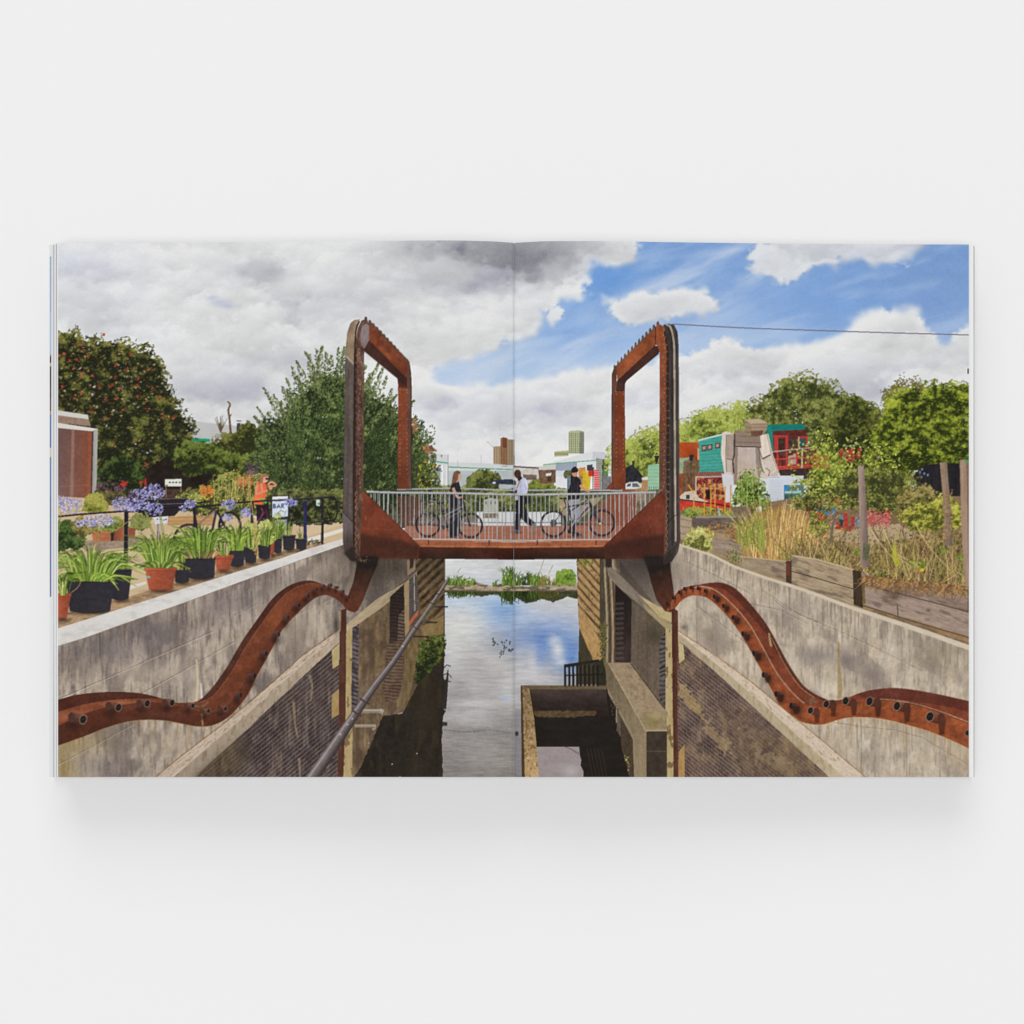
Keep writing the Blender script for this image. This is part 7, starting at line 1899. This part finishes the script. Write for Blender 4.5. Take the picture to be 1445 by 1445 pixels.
F(np.vstack([sp([(1211.5, 978), (1232, 973), (1260, 970.5), (1287.6, 973), (1322, 979), (1366.5, 989), (1376, 992)], 6), sp([(1376, 1007), (1366.5, 1004.5), (1336, 997), (1283.5, 988.6), (1242, 986), (1212, 983)], 6)]), (110, 52, 40), *RUST)
L(WL[12:72], 1.1, (212, 190, 170), N(30, 3), a=.85, setid=False)
L(WL[96:], 1.2, (190, 166, 136), N(50, 4), a=.8, setid=False)
L([(x_, y_ + 1.3) for x_, y_ in WL[96:]], .8, (70, 38, 28), a=.7, setid=False)
L(LO[60:], 1.0, (206, 166, 100), N(40, 3), a=.55, setid=False)
L([(1085, 893), (1086, 902), (1088, 912)], 3, (214, 178, 132), a=.8, setid=False)
rough_fill([(1132, 985), (1150, 984), (1154, 992), (1142, 994)], (120, 84, 60), N(26, 3), rag=1, nz=3, amp=1, a=.8)
I("printed_track_tube", "short rusty tube sticking out of the right-hand track")
for x_, y_, s_ in [(943, 851.5, 2.4), (951, 843, 2.4), (959.7, 835.5, 2.4), (967, 830.5, 2.4), (976.4, 829, 2.5), (986, 830, 2.5), (996, 833.5, 2.4), (1009, 841.6, 2.6), (1022, 854.6, 2.8), (1036, 871, 3.0), (1050, 894, 3.2), (1065.5, 921.5, 3.3), (1079, 952, 3.4), (1097, 979, 3.5), (1118.7, 995.5, 3.8)]:
    lo_ = x_ > 1000
    s_ *= 1.2
    if lo_:
        blot(x_ + s_ * 1.3, y_ + s_ * 1.3, s_ * 1.5, s_ * 1.7, (46, 24, 18), .75)
    F([(x_ - s_ * .3, y_), (x_ + s_ * (2.2 if lo_ else .9), y_ + s_ * .3), (x_ + s_ * (1.6 if lo_ else .7), y_ + s_ * 2.8), (x_ + s_ * .3, y_ + s_ * 2.6)], (50, 26, 20), a=.7, soft=.8, setid=False)
    F([(x_ - s_ * .7, y_ - s_), (x_ + s_ * 1.1, y_ - s_ * .7), (x_ + s_ * 1.1, y_ + s_ * .9), (x_ - s_ * .5, y_ + s_)], (74, 44, 40), T((x_, y_ - s_), 1.3, (x_, y_ + s_), .7))
    E(x_ - s_ * .6, y_, s_ * .5, s_ * .95, (32, 26, 26))
for cx_, cy_, r_, bx_, by_ in [(1143.5, 1002.4, 5.6, 1152, 1003.5), (1165.7, 993.4, 5.8, 1175, 993), (1193, 989, 6.2, 1204, 991), (1226.7, 989.4, 6.6, 1238, 991), (1265.5, 996, 7.0, 1279, 998), (1312, 1011, 7.6, 1328, 1014), (1365, 1034, 4.5, 1372, 1036)]:
    tube(cx_, cy_, r_, bx_, by_, (116, 62, 46), .9)

# weathering of all the rusted steel: patchy darker brown, in the metal itself
_rust = np.isin(IDS, [k for k, n_ in enumerate(NAMES) if n_[0] in ("printed_bridge", "printed_track", "printed_rust_post", "printed_track_tube")])
_ry, _rx = np.flatnonzero(_rust.any(1)), np.flatnonzero(_rust.any(0))
_y0, _y1, _x0, _x1 = _ry[0], _ry[-1] + 1, _rx[0], _rx[-1] + 1
_X, _Y = grid(_y0, _y1, _x0, _x1)
_wn = .90 + .26 * (fbm(_X / 22, _Y / 16, 151, 4) - .5) + .16 * (fbm(_X / 3, _Y / 7, 157, 3) - .5)
_R = IMG[_y0:_y1, _x0:_x1]
_gry = _R.mean(axis=2, keepdims=True)
_k = _rust[_y0:_y1, _x0:_x1, None]
_R[:] = np.where(_k, (_R * .93 + _gry * .07) * _wn[..., None] * np.array((1.0, 1.0, .98), np.float32), _R)

# ------------------------------------------------------------------ ink on the sheet
# press finish: a little ink spread and fine luminance grain over the whole picture
_g = (IMG + np.roll(IMG, 1, 0) + np.roll(IMG, 1, 1) + np.roll(np.roll(IMG, 1, 0), 1, 1)) / 4
_gx, _gyy = grid(0, H_, 0, W_)
_lum = _g.mean(axis=2)
_gr = (noise(_gx / 1.7, _gyy / 1.7, 301) + noise(_gx / 3.1, _gyy / 2.7, 307) - 1) * (1.2 + 8 * np.clip(1 - np.abs(_lum - 95) / 95, 0, 1))
IMG = _g + _gr[..., None]
small = IMG.reshape(Y1 - Y0, S, X1 - X0, S, 3).mean(axis=(1, 3))
_sb = np.stack([blur(small[..., k], 1) for k in range(3)], -1)      # crisp plate: edges sharpened before printing
small = np.clip(small + .55 * (small - _sb), 10, 250)
XA, XB = 81.9, 1367.2
NXC, NYC = 1286, 760
xp = np.linspace(XA, XB, NXC + 1)
zc = page_z(xp) + .00003
wx = world_x(xp, zc)
wy = np.linspace(0.0, PAGE_H, NYC + 1)
VX = np.broadcast_to(wx[None], (NYC + 1, NXC + 1))
VZ = np.broadcast_to(zc[None], (NYC + 1, NXC + 1))
VY = np.broadcast_to(wy[:, None], (NYC + 1, NXC + 1))
pxx = np.broadcast_to(xp[None], VX.shape)
pyy = YBP - VY * H / ((H - VZ) * PX)
u = np.clip(pxx - X0 - .5, 0, X1 - X0 - 1.001)
v = np.clip(pyy - Y0 - .5, 0, Y1 - Y0 - 1.001)
iu, iv = u.astype(int), v.astype(int)
fu, fv = (u - iu)[..., None], (v - iv)[..., None]
CC = (small[iv, iu] * (1 - fu) + small[iv, iu + 1] * fu) * (1 - fv) + (small[iv + 1, iu] * (1 - fu) + small[iv + 1, iu + 1] * fu) * fv
INK = (lin(CC) / LIT).astype(np.float32).reshape(-1, 3)
VV = np.stack([VX, VY, VZ], -1).reshape(-1, 3)
cu = ((pxx[:-1, :-1] + pxx[1:, 1:]) / 2 - X0) * S
cv = ((pyy[:-1, :-1] + pyy[1:, 1:]) / 2 - Y0) * S
CID = IDS[np.clip(cv.astype(int), 0, H_ - 1), np.clip(cu.astype(int), 0, W_ - 1)]
base = (np.arange(NYC)[:, None] * (NXC + 1) + np.arange(NXC)[None]).astype(np.int64)
for k, (nm, lb) in enumerate(NAMES):
    b_ = base[CID == k]
    if len(b_) < 3:
        continue
    q = np.stack([b_, b_ + 1, b_ + NXC + 2, b_ + NXC + 1], 1)
    uq, inv = np.unique(q, return_inverse=True)
    quad_mesh(nm, VV[uq], inv.reshape(-1, 4), M_INK, sheet, lb, INK[uq])
